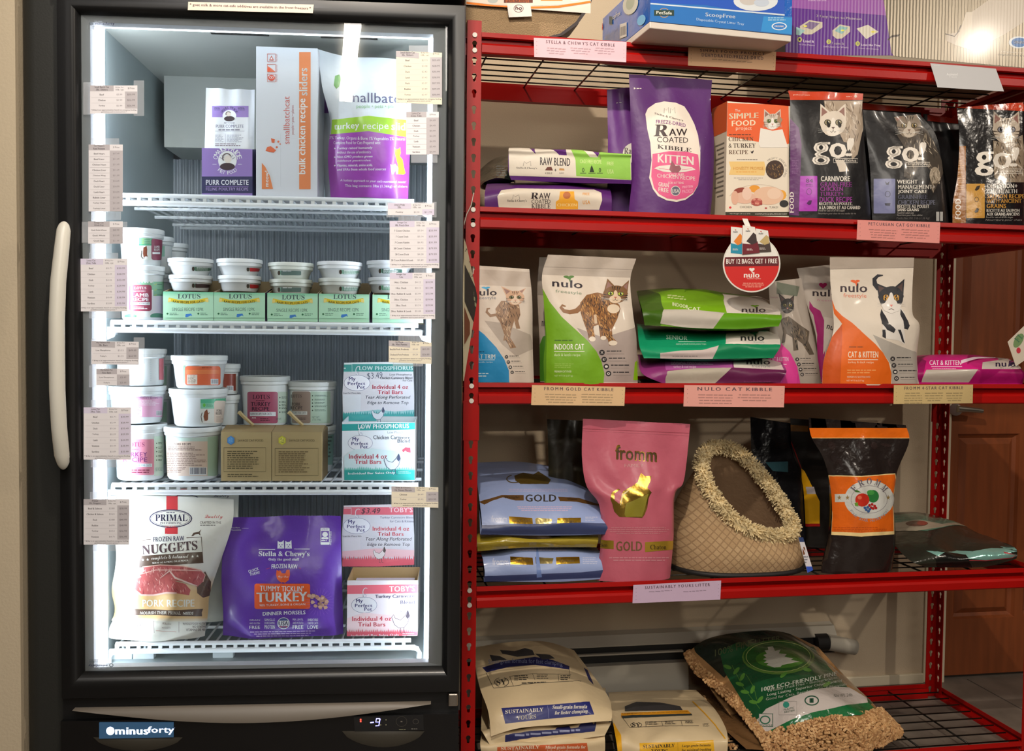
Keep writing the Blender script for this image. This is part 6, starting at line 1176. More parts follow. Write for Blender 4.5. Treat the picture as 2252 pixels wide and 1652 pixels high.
A.poly([(200, 820), (300, 900), (420, 1030), (500, 1150), (545, 1260), (550, 1380), (200, 1380)], BL).text('ADULT TRIM', 130, 1098, 408, 1144, (232, 240, 240), 'sb').rect(200, 1152, 404, 1157, (232, 240, 240)).text('salmon & lentils recipe', 130, 1168, 384, 1188, (200, 226, 236)).fine(240, 1280, 370, 1330, 2, (190, 220, 232)).fine(250, 1060, 320, 1084, 1, (30, 90, 130)); icons(A, 522, 1124, 19, 52, 4, 17)
bagq('kibble_bag', 'white and blue cat food bag at the left end of the third shelf', [(1036, 583), (1040, 650), (1034, 740), (1040, 836)], [(1164, 592), (1170, 660), (1171, 750), (1174, 838)], .045, 3, (212, 198, 184), A, thick=.06, bulge=.03, m=PK_MATTE)
A = Art(15); A.rect(840, 110, 940, 500, (150, 138, 126)).text('nu', 880, 762, 924, 816, (50, 40, 40), 'sb').poly([(860, 1000), (890, 920), (940, 900), (940, 1370), (860, 1370)], (70, 130, 30))
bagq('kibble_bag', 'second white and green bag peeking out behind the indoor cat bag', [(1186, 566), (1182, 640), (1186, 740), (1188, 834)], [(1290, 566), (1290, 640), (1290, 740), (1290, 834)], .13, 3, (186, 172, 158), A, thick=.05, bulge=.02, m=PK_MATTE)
A = Art(15); GR = (118, 170, 26); A.rect(860, 80, 1900, 1400, (220, 206, 190)); A.poly([(860, 80), (1900, 80), (1900, 330), (880, 295)], (184, 170, 156)).line([(890, 215), (1820, 245)], 6, (158, 146, 134)).line([(890, 228), (1820, 258)], 3, (206, 192, 178))
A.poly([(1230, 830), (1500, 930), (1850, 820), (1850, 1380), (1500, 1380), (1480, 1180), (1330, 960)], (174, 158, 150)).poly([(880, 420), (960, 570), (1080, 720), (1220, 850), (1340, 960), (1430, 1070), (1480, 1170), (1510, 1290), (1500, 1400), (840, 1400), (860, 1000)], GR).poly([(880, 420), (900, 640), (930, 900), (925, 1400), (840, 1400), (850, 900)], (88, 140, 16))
nulo(A, 986, 338, 1286, 436, (56, 44, 54), (70, 120, 30), 1, (120, 140, 110), sk=22)
IC = [(1330, 500), (1440, 475), (1540, 500), (1660, 600), (1670, 640), (1640, 740), (1585, 850), (1590, 930), (1640, 975), (1620, 1010), (1560, 1010), (1540, 940), (1520, 950), (1470, 940), (1450, 800), (1395, 820), (1415, 920), (1400, 965), (1355, 965), (1340, 880), (1300, 770), (1270, 680), (1265, 580)]
tabby(A, IC, ([(1290, 610), (1230, 660), (1160, 675), (1100, 660), (1070, 625), (1085, 605), (1120, 615)], [60, 50, 42, 36, 30, 24, 10]), (140, 92, 46), [(52, 34, 26), (66, 42, 28), (90, 58, 34), (190, 134, 66), (206, 156, 92)], 520, 9)
A.ell(1600, 640, 62, 46, (226, 206, 180)).ell(1388, 945, 34, 26, (232, 216, 196)).ell(1500, 935, 30, 22, (232, 216, 196)).ell(1595, 985, 44, 26, (232, 216, 196)).line([(1415, 700), (1425, 790)], 26, (206, 180, 150))
cathead(A, 1622, 495, 250, 190, (126, 86, 46), (44, 30, 24), (226, 200, 168), (186, 200, 60), (190, 110, 90), ears=[((-.95, -.2), (-.75, -1.65), (-.05, -.8)), ((.95, -.3), (1.0, -1.6), (.45, -.85))], tilt=.06)
A.text('INDOOR CAT', 1004, 994, 1304, 1052, (240, 240, 226), 'sb').rect(1004, 1068, 1310, 1073, (240, 240, 226)).text('duck & lentils recipe', 1004, 1090, 1268, 1126, (214, 226, 180)).fine(1008, 945, 1190, 972, 1, (80, 120, 40)).fine(1008, 1186, 1220, 1240, 3, (150, 190, 80)).text('PREMIUM CAT FOOD', 1008, 1262, 1178, 1282, (220, 230, 190), 'sb').text('NET WT 5 lb (2.27 kg)', 1008, 1306, 1192, 1328, (200, 220, 160))
icons(A, 1485, 1080, 22, 71, 4, 28); A.poly([(1815, 1180), (1850, 1150), (1850, 1360), (1800, 1360)], (140, 190, 20))
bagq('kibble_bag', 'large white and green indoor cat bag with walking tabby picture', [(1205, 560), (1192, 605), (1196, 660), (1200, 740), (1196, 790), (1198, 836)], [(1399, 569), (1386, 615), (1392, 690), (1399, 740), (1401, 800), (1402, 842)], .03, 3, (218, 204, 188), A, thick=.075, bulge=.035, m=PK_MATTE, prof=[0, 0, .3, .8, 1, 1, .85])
# lying stack
NW = (222, 212, 202)
def lying(label, top, front, cx, cl, body, A, k=3, sit=None, thick=.045, m=None):
    rows = [[(x, y, .36) for x, y in top[0]], [(x, y, .14) for x, y in top[1]], [(x, y, .03) for x, y in front[0]], [(x, y, .022) for x, y in front[1]]]
    return soft('kibble_bag', label, 'bag', rows, SH, thick, .003, col=body, art=A, mode='lie', m=m or PK_FILM, crk=.0022, sit=sit, nu=22, nv=22)
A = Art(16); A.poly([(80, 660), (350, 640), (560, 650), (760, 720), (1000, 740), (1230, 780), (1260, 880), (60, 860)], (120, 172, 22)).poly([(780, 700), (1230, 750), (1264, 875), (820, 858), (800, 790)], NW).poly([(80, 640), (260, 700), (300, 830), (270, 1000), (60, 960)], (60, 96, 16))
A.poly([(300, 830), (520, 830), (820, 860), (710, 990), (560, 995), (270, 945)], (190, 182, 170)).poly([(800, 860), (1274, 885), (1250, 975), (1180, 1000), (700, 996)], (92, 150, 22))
nulo(A, 945, 810, 1138, 855, (66, 56, 60), (120, 170, 30), None); A.text('freestyle', 985, 852, 1138, 868, (150, 150, 140)).text('INDOOR', 372, 770, 500, 826, (232, 236, 200), 'sb', sk=26).text('CAT', 500, 812, 600, 838, (232, 236, 200), 'sb').fine(330, 712, 500, 750, 2, (206, 220, 150), sk=20)
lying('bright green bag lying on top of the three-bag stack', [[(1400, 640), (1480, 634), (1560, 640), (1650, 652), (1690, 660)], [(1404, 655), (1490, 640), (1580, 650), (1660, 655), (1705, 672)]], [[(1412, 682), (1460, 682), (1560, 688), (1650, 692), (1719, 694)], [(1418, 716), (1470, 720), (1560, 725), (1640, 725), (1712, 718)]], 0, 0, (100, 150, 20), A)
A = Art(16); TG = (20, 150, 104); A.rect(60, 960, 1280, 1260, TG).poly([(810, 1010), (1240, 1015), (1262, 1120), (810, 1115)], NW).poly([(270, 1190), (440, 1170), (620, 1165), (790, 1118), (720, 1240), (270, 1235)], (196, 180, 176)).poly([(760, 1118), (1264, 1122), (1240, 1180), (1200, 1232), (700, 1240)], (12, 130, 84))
A.text('SENIOR', 320, 1040, 494, 1086, (206, 236, 220), 'sb', sk=10).rect(420, 1094, 648, 1099, (206, 236, 220)).text('alaskan pollock & sweet potato recipe', 400, 1108, 650, 1126, (190, 226, 206)).fine(370, 1206, 640, 1222, 1, (140, 130, 126)); nulo(A, 936, 1036, 1128, 1090, (60, 60, 64), (20, 150, 104), None); A.text('freestyle', 1040, 1092, 1128, 1110, (150, 170, 160))
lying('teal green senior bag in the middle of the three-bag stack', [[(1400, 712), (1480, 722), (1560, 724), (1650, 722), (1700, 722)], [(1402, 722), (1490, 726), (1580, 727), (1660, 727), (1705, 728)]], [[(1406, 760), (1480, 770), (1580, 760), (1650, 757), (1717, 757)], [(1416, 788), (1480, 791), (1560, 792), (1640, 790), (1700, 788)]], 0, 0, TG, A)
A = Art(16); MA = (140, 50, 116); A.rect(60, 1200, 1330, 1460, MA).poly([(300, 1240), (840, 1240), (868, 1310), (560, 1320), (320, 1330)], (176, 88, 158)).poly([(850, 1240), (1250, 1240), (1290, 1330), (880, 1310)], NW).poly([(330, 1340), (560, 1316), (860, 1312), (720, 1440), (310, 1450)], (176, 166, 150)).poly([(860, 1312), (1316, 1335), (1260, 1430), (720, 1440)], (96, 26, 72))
A.text('HAIRBALL MANAGEMENT', 360, 1254, 680, 1280, (238, 206, 230), 'sb').rect(360, 1282, 708, 1287, (238, 206, 230)).text('turkey & cod recipe', 380, 1292, 566, 1322, (238, 206, 230)); nulo(A, 984, 1242, 1176, 1286, (60, 50, 60), (176, 88, 158), None); A.text('freestyle', 1025, 1290, 1178, 1316, (150, 140, 150)).text('hairball cat', 960, 1416, 1180, 1440, (120, 60, 100))
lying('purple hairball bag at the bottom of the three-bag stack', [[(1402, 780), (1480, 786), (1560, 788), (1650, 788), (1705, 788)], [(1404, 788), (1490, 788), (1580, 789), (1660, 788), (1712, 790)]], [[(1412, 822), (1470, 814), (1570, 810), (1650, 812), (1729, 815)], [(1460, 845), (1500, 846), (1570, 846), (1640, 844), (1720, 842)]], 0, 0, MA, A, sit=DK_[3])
A = Art(16); A.rect(1080, 600, 1620, 1450, (176, 164, 152)).poly([(1230, 600), (1420, 640), (1400, 720), (1230, 700)], (110, 116, 100))
tabby(A, [(1260, 910), (1330, 885), (1400, 940), (1500, 1010), (1490, 1090), (1540, 1200), (1500, 1205), (1440, 1110), (1400, 1080), (1410, 1165), (1370, 1170), (1360, 1060), (1310, 1030), (1300, 1100), (1270, 1110), (1285, 1020)], ([(1270, 940), (1300, 900)], [20, 20]), (96, 84, 72), [(30, 28, 26), (150, 130, 104), (60, 54, 48)], 120)
cathead(A, 1320, 800, 110, 130, (44, 42, 40), (30, 28, 28), (70, 64, 60), (150, 140, 60), ears=[((-.9, -.2), (-1.4, -1.7), (-.2, -.8)), ((.9, -.3), (1.0, -1.4), (.2, -.8))])
A.poly([(1150, 1020), (1250, 1090), (1340, 1180), (1400, 1300), (1425, 1440), (1100, 1440)], (222, 60, 150)).text('CAT & KITTEN', 1180, 1222, 1328, 1256, (244, 200, 226), 'sb').fine(1260, 1275, 1320, 1290, 1, (244, 200, 226)).text('freestyle', 1180, 720, 1240, 740, (150, 110, 120)); icons(A, 1400, 1240, 14, 42, 4, 15)
bagq('kibble_bag', 'white and hot pink kitten bag leaning behind the stack, dark cat picture', [(1690, 620), (1694, 700), (1690, 770), (1690, 838)], [(1762, 612), (1780, 700), (1795, 770), (1806, 842)], .10, 3, (176, 164, 152), A, thick=.05, bulge=.022, m=PK_MATTE)
A = Art(17); A.rect(-60, 100, 400, 1400, (190, 178, 166)).text('nulo', 34, 440, 290, 520, (50, 40, 44), 'sb', sk=10); heart(A, 136, 402, 84, 66, (170, 20, 90)); A.text('freestyle', 76, 540, 300, 575, (190, 130, 150), sk=6)
A.poly([(0, 560), (40, 620), (110, 660), (150, 760), (160, 860), (150, 1380), (60, 1380), (80, 900), (40, 700), (0, 640)], (160, 24, 104)).poly([(150, 720), (330, 760), (200, 960), (140, 1100)], (206, 196, 184)).text('nu', 176, 808, 240, 850, (50, 40, 44), 'sb', rot=18)
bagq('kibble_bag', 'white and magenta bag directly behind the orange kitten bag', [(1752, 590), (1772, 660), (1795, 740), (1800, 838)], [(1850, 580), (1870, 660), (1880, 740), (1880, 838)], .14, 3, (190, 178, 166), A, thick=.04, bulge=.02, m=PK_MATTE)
A = Art(17); ORG = (232, 104, 14); A.rect(120, 100, 1140, 1420, (226, 214, 198)).poly([(200, 100), (1060, 110), (1055, 225), (200, 240)], (178, 164, 150)).line([(205, 240), (1050, 222)], 4, (146, 134, 124))
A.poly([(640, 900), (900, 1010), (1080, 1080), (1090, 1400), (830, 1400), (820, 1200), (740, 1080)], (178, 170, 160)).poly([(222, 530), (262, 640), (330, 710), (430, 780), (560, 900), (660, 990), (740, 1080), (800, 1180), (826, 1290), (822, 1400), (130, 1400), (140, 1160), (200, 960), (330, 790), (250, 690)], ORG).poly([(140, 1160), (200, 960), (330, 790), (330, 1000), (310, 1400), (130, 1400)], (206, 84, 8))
nulo(A, 315, 380, 580, 474, (60, 44, 52), (240, 110, 60), 1, (226, 130, 100), sk=4)
TX = (44, 44, 50); A.line([(700, 440), (660, 390), (655, 340), (690, 305), (742, 302)], [50, 50, 42, 30, 12], TX)
A.poly([(740, 600), (900, 600), (960, 680), (1010, 820), (980, 850), (950, 830), (940, 760), (960, 900), (960, 1000), (900, 960), (770, 940), (730, 900), (740, 820)], (232, 226, 218)).poly([(725, 640), (770, 720), (800, 790), (868, 850), (850, 885), (780, 850), (730, 790), (712, 700)], TX).poly([(920, 640), (960, 700), (1010, 810), (990, 850), (955, 840), (945, 760), (915, 700)], TX).poly([(735, 850), (765, 850), (770, 940), (735, 920)], TX).poly([(890, 850), (920, 850), (960, 990), (935, 970)], TX)
cathead(A, 822, 530, 260, 250, TX, (26, 26, 30), (236, 230, 222), (206, 150, 60), (230, 150, 140), ears=[((-.95, -.1), (-1.15, -1.2), (-.2, -.8)), ((.95, -.1), (1.05, -1.55), (.2, -.8))], stripes=False)
A.poly([(720, 600), (760, 580), (810, 500), (840, 500), (860, 580), (925, 600), (900, 660), (822, 690), (750, 660)], (236, 230, 222)).poly([(806, 600), (838, 600), (822, 625)], (232, 140, 130)).ell(762, 540, 20, 17, (214, 160, 70)).ell(762, 540, 8, 15, (16, 14, 14)).ell(878, 540, 20, 17, (214, 160, 70)).ell(878, 540, 8, 15, (16, 14, 14)).line([(795, 652), (822, 640), (850, 655)], 6, (90, 70, 70))
A.text('CAT & KITTEN', 390, 1070, 692, 1132, (244, 230, 206), 'sb').rect(390, 1150, 690, 1156, (244, 230, 206)).text('turkey & duck recipe', 390, 1166, 648, 1196, (246, 216, 180)).fine(400, 1010, 560, 1040, 1, (170, 80, 20)).fine(380, 1246, 680, 1296, 2, (244, 160, 90)).text('PREMIUM CAT & KITTEN FOOD', 380, 1318, 612, 1336, (246, 220, 190), 'sb').text('NET WT 5 lb (2.27 kg)', 375, 1356, 550, 1376, (246, 220, 190)); icons(A, 838, 1144, 13, 66, 4, 24)
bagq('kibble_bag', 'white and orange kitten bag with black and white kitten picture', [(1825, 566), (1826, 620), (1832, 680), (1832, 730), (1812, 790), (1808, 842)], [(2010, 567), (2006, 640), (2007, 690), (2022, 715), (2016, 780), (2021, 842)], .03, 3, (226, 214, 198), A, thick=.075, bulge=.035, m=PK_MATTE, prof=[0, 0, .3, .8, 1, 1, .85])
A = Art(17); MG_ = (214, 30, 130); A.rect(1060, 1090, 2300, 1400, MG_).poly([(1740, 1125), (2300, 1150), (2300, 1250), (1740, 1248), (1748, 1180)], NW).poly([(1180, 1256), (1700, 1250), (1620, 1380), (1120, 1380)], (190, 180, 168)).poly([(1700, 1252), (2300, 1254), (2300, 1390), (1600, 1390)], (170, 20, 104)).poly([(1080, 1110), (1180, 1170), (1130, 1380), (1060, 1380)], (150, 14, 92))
A.text('CAT & KITTEN', 1212, 1160, 1530, 1210, (250, 226, 240), 'sb').rect(1230, 1222, 1540, 1228, (250, 226, 240)).fine(1240, 1240, 1500, 1250, 1, (250, 200, 226)); nulo(A, 1880, 1166, 2080, 1226, (60, 50, 96), (230, 60, 130), None); A.text('freestyle', 1925, 1232, 2060, 1250, (170, 150, 160))
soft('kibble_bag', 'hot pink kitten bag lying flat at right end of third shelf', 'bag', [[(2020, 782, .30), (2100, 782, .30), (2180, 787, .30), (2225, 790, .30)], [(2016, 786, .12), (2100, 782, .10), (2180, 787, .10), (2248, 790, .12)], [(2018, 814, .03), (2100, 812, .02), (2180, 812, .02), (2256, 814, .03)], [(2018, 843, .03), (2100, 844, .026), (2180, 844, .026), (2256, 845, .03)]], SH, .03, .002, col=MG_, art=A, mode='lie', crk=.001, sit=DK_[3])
# --- fourth shelf
GO = (214, 170, 60); CB = (150, 168, 214)
A = Art(18); A.rect(180, 480, 1240, 980, CB).poly([(470, 600), (540, 575), (620, 590), (660, 565), (700, 590), (760, 630), (740, 665), (520, 665), (480, 640)], (84, 68, 20)).ring(470, 625, 62, 34, 8, (84, 68, 20), 60, 250)
A.poly([(190, 805), (280, 780), (370, 752), (545, 752), (545, 795), (480, 795), (380, 770), (290, 800), (235, 828)], (96, 66, 30)).poly([(815, 765), (980, 775), (1060, 800), (1180, 838), (1080, 830), (960, 805), (830, 800)], (96, 66, 30)).text('Weight', 390, 760, 515, 785, (40, 30, 20), 'rb').text('Mana', 886, 774, 966, 792, (40, 30, 20), 'rb').text('GOLD', 560, 748, 800, 804, (66, 60, 54), 'sb', .014)
A.fine(420, 700, 900, 728, 2, (180, 176, 214), align='c').fine(490, 838, 930, 880, 3, (206, 180, 206), align='c').text('fromm', 290, 914, 412, 962, (206, 210, 230), '').fine(1030, 920, 1130, 960, 3, (190, 196, 222)); A.met = 1
A.poly([(428, 920), (612, 932), (618, 982), (432, 975)], GO).poly([(812, 932), (996, 930), (998, 975), (806, 982)], GO).poly([(635, 940), (650, 930), (770, 940), (760, 982), (640, 980)], (206, 190, 130)); A.met = 0; A.text('Weight Mgmt', 450, 940, 600, 968, (90, 70, 20), 'rb').text('Platinum', 845, 944, 940, 966, (90, 70, 20), 'rb')
A.poly([(205, 990), (1000, 968), (1230, 978), (1210, 1060), (195, 1062)], (60, 72, 116))
soft('kibble_bag', 'sky blue bag with gold lettering lying on the top of the left stack', 'bag', [[(1050, 1018, .38), (1140, 1016, .38), (1230, 1030, .38), (1262, 1044, .38)], [(1050, 1062, .20), (1140, 1056, .18), (1240, 1066, .18), (1300, 1086, .20)], [(1056, 1112, .08), (1140, 1106, .07), (1250, 1108, .07), (1332, 1122, .08)], [(1060, 1156, .03), (1140, 1156, .025), (1250, 1152, .025), (1338, 1154, .03)], [(1056, 1176, .03), (1140, 1180, .03), (1250, 1180, .03), (1336, 1176, .03)]], SH, .03, .004, col=CB, art=A, mode='lie', crk=.002, nu=22, nv=22)
soft('kibble_bag', 'thin olive gold bag sandwiched between the two sky blue ones', 'bag', [[(1050, 1172, .34), (1150, 1172, .34), (1310, 1174, .34)], [(1048, 1174, .10), (1150, 1180, .08), (1314, 1176, .10)], [(1049, 1192, .045), (1150, 1190, .03), (1316, 1186, .045)], [(1050, 1213, .05), (1150, 1206, .04), (1312, 1204, .05)]], SH, .01, .001, col=(170, 150, 50), mode='lie', m=PK_SHINY, crk=.002)
A = Art(18); A.rect(180, 1120, 1240, 1480, CB).fine(490, 1165, 890, 1195, 2, (206, 190, 216), align='c').text('fromm', 298, 1250, 424, 1306, (206, 210, 230), ''); A.met = 1; A.poly([(438, 1238), (615, 1246), (620, 1302), (440, 1298)], GO).poly([(800, 1242), (984, 1240), (988, 1290), (802, 1298)], GO).poly([(636, 1240), (780, 1250), (770, 1292), (640, 1294)], (206, 190, 130)); A.met = 0
A.text('Weight Mgmt', 458, 1254, 600, 1282, (90, 70, 20), 'rb').text('Platinum', 830, 1256, 944, 1280, (90, 70, 20), 'rb').fine(1010, 1240, 1130, 1300, 4, (190, 196, 222)).poly([(230, 1390), (1000, 1360), (1210, 1338), (1200, 1400), (220, 1440)], (60, 72, 116)).line([(650, 1160), (655, 1260), (668, 1400)], [10, 26, 40], (112, 138, 196))
soft('kibble_bag', 'lowest sky blue bag with gold strips in the left stack', 'bag', [[(1060, 1204, .34), (1140, 1200, .34), (1240, 1200, .34), (1310, 1204, .34)], [(1058, 1218, .12), (1140, 1204, .10), (1240, 1204, .10), (1316, 1212, .12)], [(1062, 1232, .05), (1140, 1232, .04), (1240, 1230, .04), (1332, 1226, .05)], [(1066, 1262, .03), (1140, 1262, .025), (1240, 1258, .025), (1336, 1252, .03)], [(1064, 1284, .035), (1140, 1286, .03), (1240, 1286, .03), (1334, 1278, .035)]], SH, .02, .003, col=CB, art=A, mode='lie', crk=.002, sit=DK_[4], nu=22, nv=22)
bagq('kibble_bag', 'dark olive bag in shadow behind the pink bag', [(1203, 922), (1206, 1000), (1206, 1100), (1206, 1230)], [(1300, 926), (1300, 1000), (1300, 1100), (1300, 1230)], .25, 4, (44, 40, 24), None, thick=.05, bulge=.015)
A = Art(18); RS = (196, 98, 116); A.line([(1010, 225), (1860, 262)], 4, (170, 76, 92)).line([(1010, 240), (1860, 280)], 3, (206, 112, 128)); A.met = .9
A.text('fromm', 1270, 352, 1594, 492, (190, 150, 60), 'sb', -.01, sk=22); A.met = 0; A.text('fromm', 1276, 366, 1588, 486, (84, 62, 40), '', 0, sk=20).text('FAMILY', 1340, 504, 1492, 530, (206, 150, 150)); A.met = .95
A.poly([(1230, 780), (1240, 730), (1290, 700), (1306, 705), (1260, 740), (1262, 790), (1300, 820), (1330, 720), (1400, 680), (1445, 650), (1470, 575), (1500, 600), (1552, 600), (1545, 640), (1520, 690), (1555, 730), (1530, 780), (1520, 850), (1500, 905), (1480, 930), (1300, 922), (1260, 880)], (216, 178, 80)); A.met = 0
A.poly([(1340, 900), (1350, 820), (1420, 790), (1530, 740), (1500, 860), (1480, 920), (1350, 925)], (140, 130, 40)).line([(1310, 830), (1325, 750), (1400, 690)], [4, 14, 4], (250, 230, 170)).fine(1200, 1000, 1700, 1060, 4, (206, 130, 140), align='c'); A.met = .6
A.poly([(1110, 1100), (1255, 1110), (1255, 1178), (1120, 1165)], (176, 146, 50)).poly([(1503, 1122), (1725, 1110), (1722, 1180), (1503, 1200)], (206, 170, 60)); A.met = 0
A.text('Chicken', 1100, 1130, 1206, 1160, (60, 40, 20), 'rb').text('Chaton', 1544, 1142, 1670, 1180, (70, 50, 20), 'rb').text('GOLD', 1276, 1116, 1478, 1192, (112, 88, 50), 'sb', .014).fine(1220, 1235, 1690, 1275, 2, (210, 140, 150), align='c')
bagq('kibble_bag', 'dusty pink bag with gold cat emblem on the fourth shelf', [(1282, 921), (1280, 1000), (1290, 1060), (1318, 1100), (1322, 1170), (1312, 1248)], [(1518, 932), (1510, 1010), (1502, 1055), (1484, 1080), (1482, 1160), (1474, 1250)], .04, 4, RS, A, thick=.07, bulge=.032, m=PK_FILM, crk=.003)
bagq('kibble_bag', 'black bag with a dim blue band behind the cat cave', [(1650, 917), (1652, 1000), (1656, 1100), (1660, 1230)], [(1745, 934), (1765, 1010), (1772, 1100), (1776, 1230)], .35, 4, (24, 24, 28), Art(19).poly([(800, 490), (980, 485), (980, 570), (860, 560)], (66, 110, 120)), thick=.05, bulge=.02, m=PK_SHINY)
A = Art(19); A.poly([(990, 195), (1140, 205), (1140, 250), (985, 245)], (110, 70, 10)).poly([(1085, 540), (1110, 560), (1230, 800), (1230, 985), (1100, 975), (1095, 800)], (236, 176, 20)).rect(1100, 975, 1232, 998, (160, 20, 16)).poly([(1120, 685), (1185, 685), (1200, 742), (1130, 742)], (200, 190, 190)).line([(1000, 320), (1040, 420), (1085, 540)], 7, (150, 20, 16))
bagq('kibble_bag', 'black bag with bright yellow panel standing between cave and orange bag', [(1738, 920), (1742, 1000), (1764, 1080), (1770, 1160), (1772, 1238)], [(1850, 930), (1850, 1000), (1850, 1080), (1850, 1160), (1850, 1238)], .34, 4, (24, 20, 18), A, thick=.05, bulge=.02)
A = Art(19); A.rect(1140, 220, 1960, 300, (236, 112, 24)).line([(1150, 300), (1940, 300)], 5, (240, 190, 120)); [A.ell(R9.uniform(1260, 1790), R9.uniform(330, 570), R9.uniform(20, 60), R9.uniform(12, 34), R9.choice([(42, 32, 31), (46, 34, 32), (39, 31, 30)]), rot=R9.uniform(0, 90), n=12) for k in range(12)]
A.poly([(1300, 592), (1560, 600), (1826, 578), (1836, 640), (1806, 780), (1815, 900), (1818, 1060), (1560, 1078), (1322, 1064), (1330, 900), (1305, 700)], (240, 212, 150)).poly([(1306, 600), (1560, 607), (1822, 586), (1830, 640), (1802, 780), (1810, 900), (1812, 1035), (1560, 1048), (1325, 1040), (1333, 900), (1310, 700)], (226, 104, 24)).fine(1340, 1000, 1790, 1040, 3, (190, 80, 20))
A.poly([(1350, 742), (1800, 735), (1815, 800), (1352, 806)], (206, 206, 196)).ell(1620, 785, 196, 152, (206, 206, 200)).ring(1620, 785, 143, 110, 3, (120, 110, 120)).circ('FROMM', 1620, 790, 150, -155, -25, 52, (110, 100, 110), 'rb').circ('FOUR STAR NUTRITION', 1620, 785, 166, 150, 30, 22, (150, 160, 170), flip=True)
for x in (1385, 1450, 1768): A.poly([(x+18*math.cos(math.radians(a))*(1 if i % 2 == 0 else .4), 770+22*math.sin(math.radians(a))*(1 if i % 2 == 0 else .4)) for i, a in enumerate(range(-90, 270, 36))], (150, 126, 80))
A.ell(1650, 760, 46, 50, (46, 120, 60)).ell(1630, 730, 30, 20, (70, 150, 70)).ell(1565, 788, 54, 52, (200, 50, 34)).ell(1545, 770, 16, 14, (226, 110, 80)).poly([(1500, 712), (1530, 712), (1556, 730), (1520, 728)], (60, 110, 40)).poly([(1505, 812), (1530, 806), (1535, 838), (1510, 835)], (110, 160, 60))
for x, y in ((1620, 832), (1642, 824), (1662, 836), (1650, 856), (1672, 852), (1634, 850)): A.ell(x, y, 11, 11, (170, 36, 34))
for x, y in ((1585, 850), (1606, 846), (1596, 866), (1622, 862), (1612, 878)): A.ell(x, y, 11, 10, (60, 96, 150))
bagq('kibble_bag', 'brown and orange foil bag with apple and greens emblem', [(1778, 919), (1784, 960), (1812, 1010), (1828, 1080), (1828, 1160), (1806, 1246)], [(1992, 935), (1999, 972), (1972, 1040), (1966, 1110), (1970, 1180), (1962, 1250)], .04, 4, (36, 28, 26), A, thick=.07, bulge=.035, m=PK_SHINY, prof=[0, 0, .35, .8, 1, 1, .9], crk=.003)
A = Art(20); A.poly([(230, 940), (400, 925), (560, 970), (700, 1010), (480, 1060), (230, 1050)], (86, 130, 110)).poly([(230, 1000), (420, 975), (660, 1020), (400, 1060), (230, 1060)], (170, 160, 140)).ell(400, 1005, 85, 22, (96, 60, 50)).ell(440, 1002, 40, 16, (150, 50, 40)); A.met = .5; A.poly([(470, 1210), (620, 1222), (700, 1208), (820, 1215), (960, 1190), (1060, 1190), (1170, 1148), (1200, 1212), (1130, 1258), (920, 1280), (700, 1262), (560, 1250)], (150, 206, 196)); A.met = 0
A.line([(790, 1282), (920, 1284), (1120, 1262), (1180, 1220)], 4, (180, 60, 70)).poly([(540, 1260), (620, 1218), (770, 1240), (820, 1340), (560, 1345)], (20, 20, 18))
soft('kibble_bag', 'black and pale teal foil bag lying at right end of the fourth shelf', 'bag', [[(1960, 1128, .38), (2010, 1126, .38), (2060, 1134, .38), (2110, 1146, .38)], [(1960, 1165, .22), (2050, 1150, .22), (2130, 1160, .22), (2200, 1176, .22)], [(1965, 1195, .10), (2050, 1190, .10), (2130, 1190, .10), (2236, 1190, .10)], [(2000, 1232, .035), (2080, 1226, .03), (2160, 1222, .03), (2248, 1206, .035)], [(2035, 1248, .03), (2100, 1250, .03), (2170, 1248, .03), (2250, 1226, .03)]], SH, .02, .003, col=(40, 42, 34), art=A, mode='lie', m=PK_SHINY, crk=.003, sit=DK_[4], nu=22, nv=22)
# --- cat cave
cv = thing('cat_cave', 'beige woven slipper-shaped cat cave with shaggy cream rim on fourth shelf', 'pet bed', SH.w(at(1625, 1260, .15)[0], .17, DK_[4]))
zc_ = DK_[4]; ringpx = [(1560, 985, .20), (1600, 984, .22), (1640, 1008, .22), (1680, 1052, .20), (1712, 1096, .17), (1738, 1140, .13), (1742, 1168, .09), (1712, 1180, .06), (1668, 1172, .045), (1620, 1148, .05), (1582, 1110, .07), (1555, 1065, .10), (1542, 1020, .15)]
RG = np.array([at(a, b, y) for a, b, y in ringpx]); nR = 52
RGc = np.concatenate([RG[-1:], RG, RG[:2]]); t_ = np.linspace(0, len(RG), nR, endpoint=False); i_ = t_.astype(int); f_ = (t_-i_)[:, None]
a_, b_, c_, d_ = [RGc[(i_+k)] if k < 3 else np.concatenate([RGc, RG[2:3]])[(i_+3)] for k in range(4)]
ring = .5*(2*b_+(c_-a_)*f_+(2*a_-5*b_+4*c_-d_)*f_*f_+(3*b_-a_-3*c_+d_)*f_**3)
x0_ = at(1480, 1255, .12)[0]; x1_ = at(1766, 1258, .12)[0]; cx_, rx_ = (x0_+x1_)/2, (x1_-x0_)/2
# base outline: matched to the ring by its heading in the plane
base = np.zeros((nR, 3))
for i in range(nR):
    th = math.atan2(ring[i, 1]-.13, ring[i, 0]-ring[:, 0].mean())
    base[i] = (cx_+rx_*math.copysign(abs(math.cos(th))**.75, math.cos(th)), .18+.165*math.copysign(abs(math.sin(th))**.8, math.sin(th)), zc_+.012)
top = ring.copy(); prof_ = []; NL = 12
for j in range(NL+1):
    t = j/NL; s_ = math.sin(math.pi*t); out = base*(1-t)+top*t; c0 = np.array([cx_, .18, 0]); d = out-c0; d[:, 2] = 0
    out = out+d*(.16*s_*(1-t*.7)) ; out[:, 2] = zc_+.012+(top[:, 2]-zc_-.012)*(t**.82); prof_.append(out)
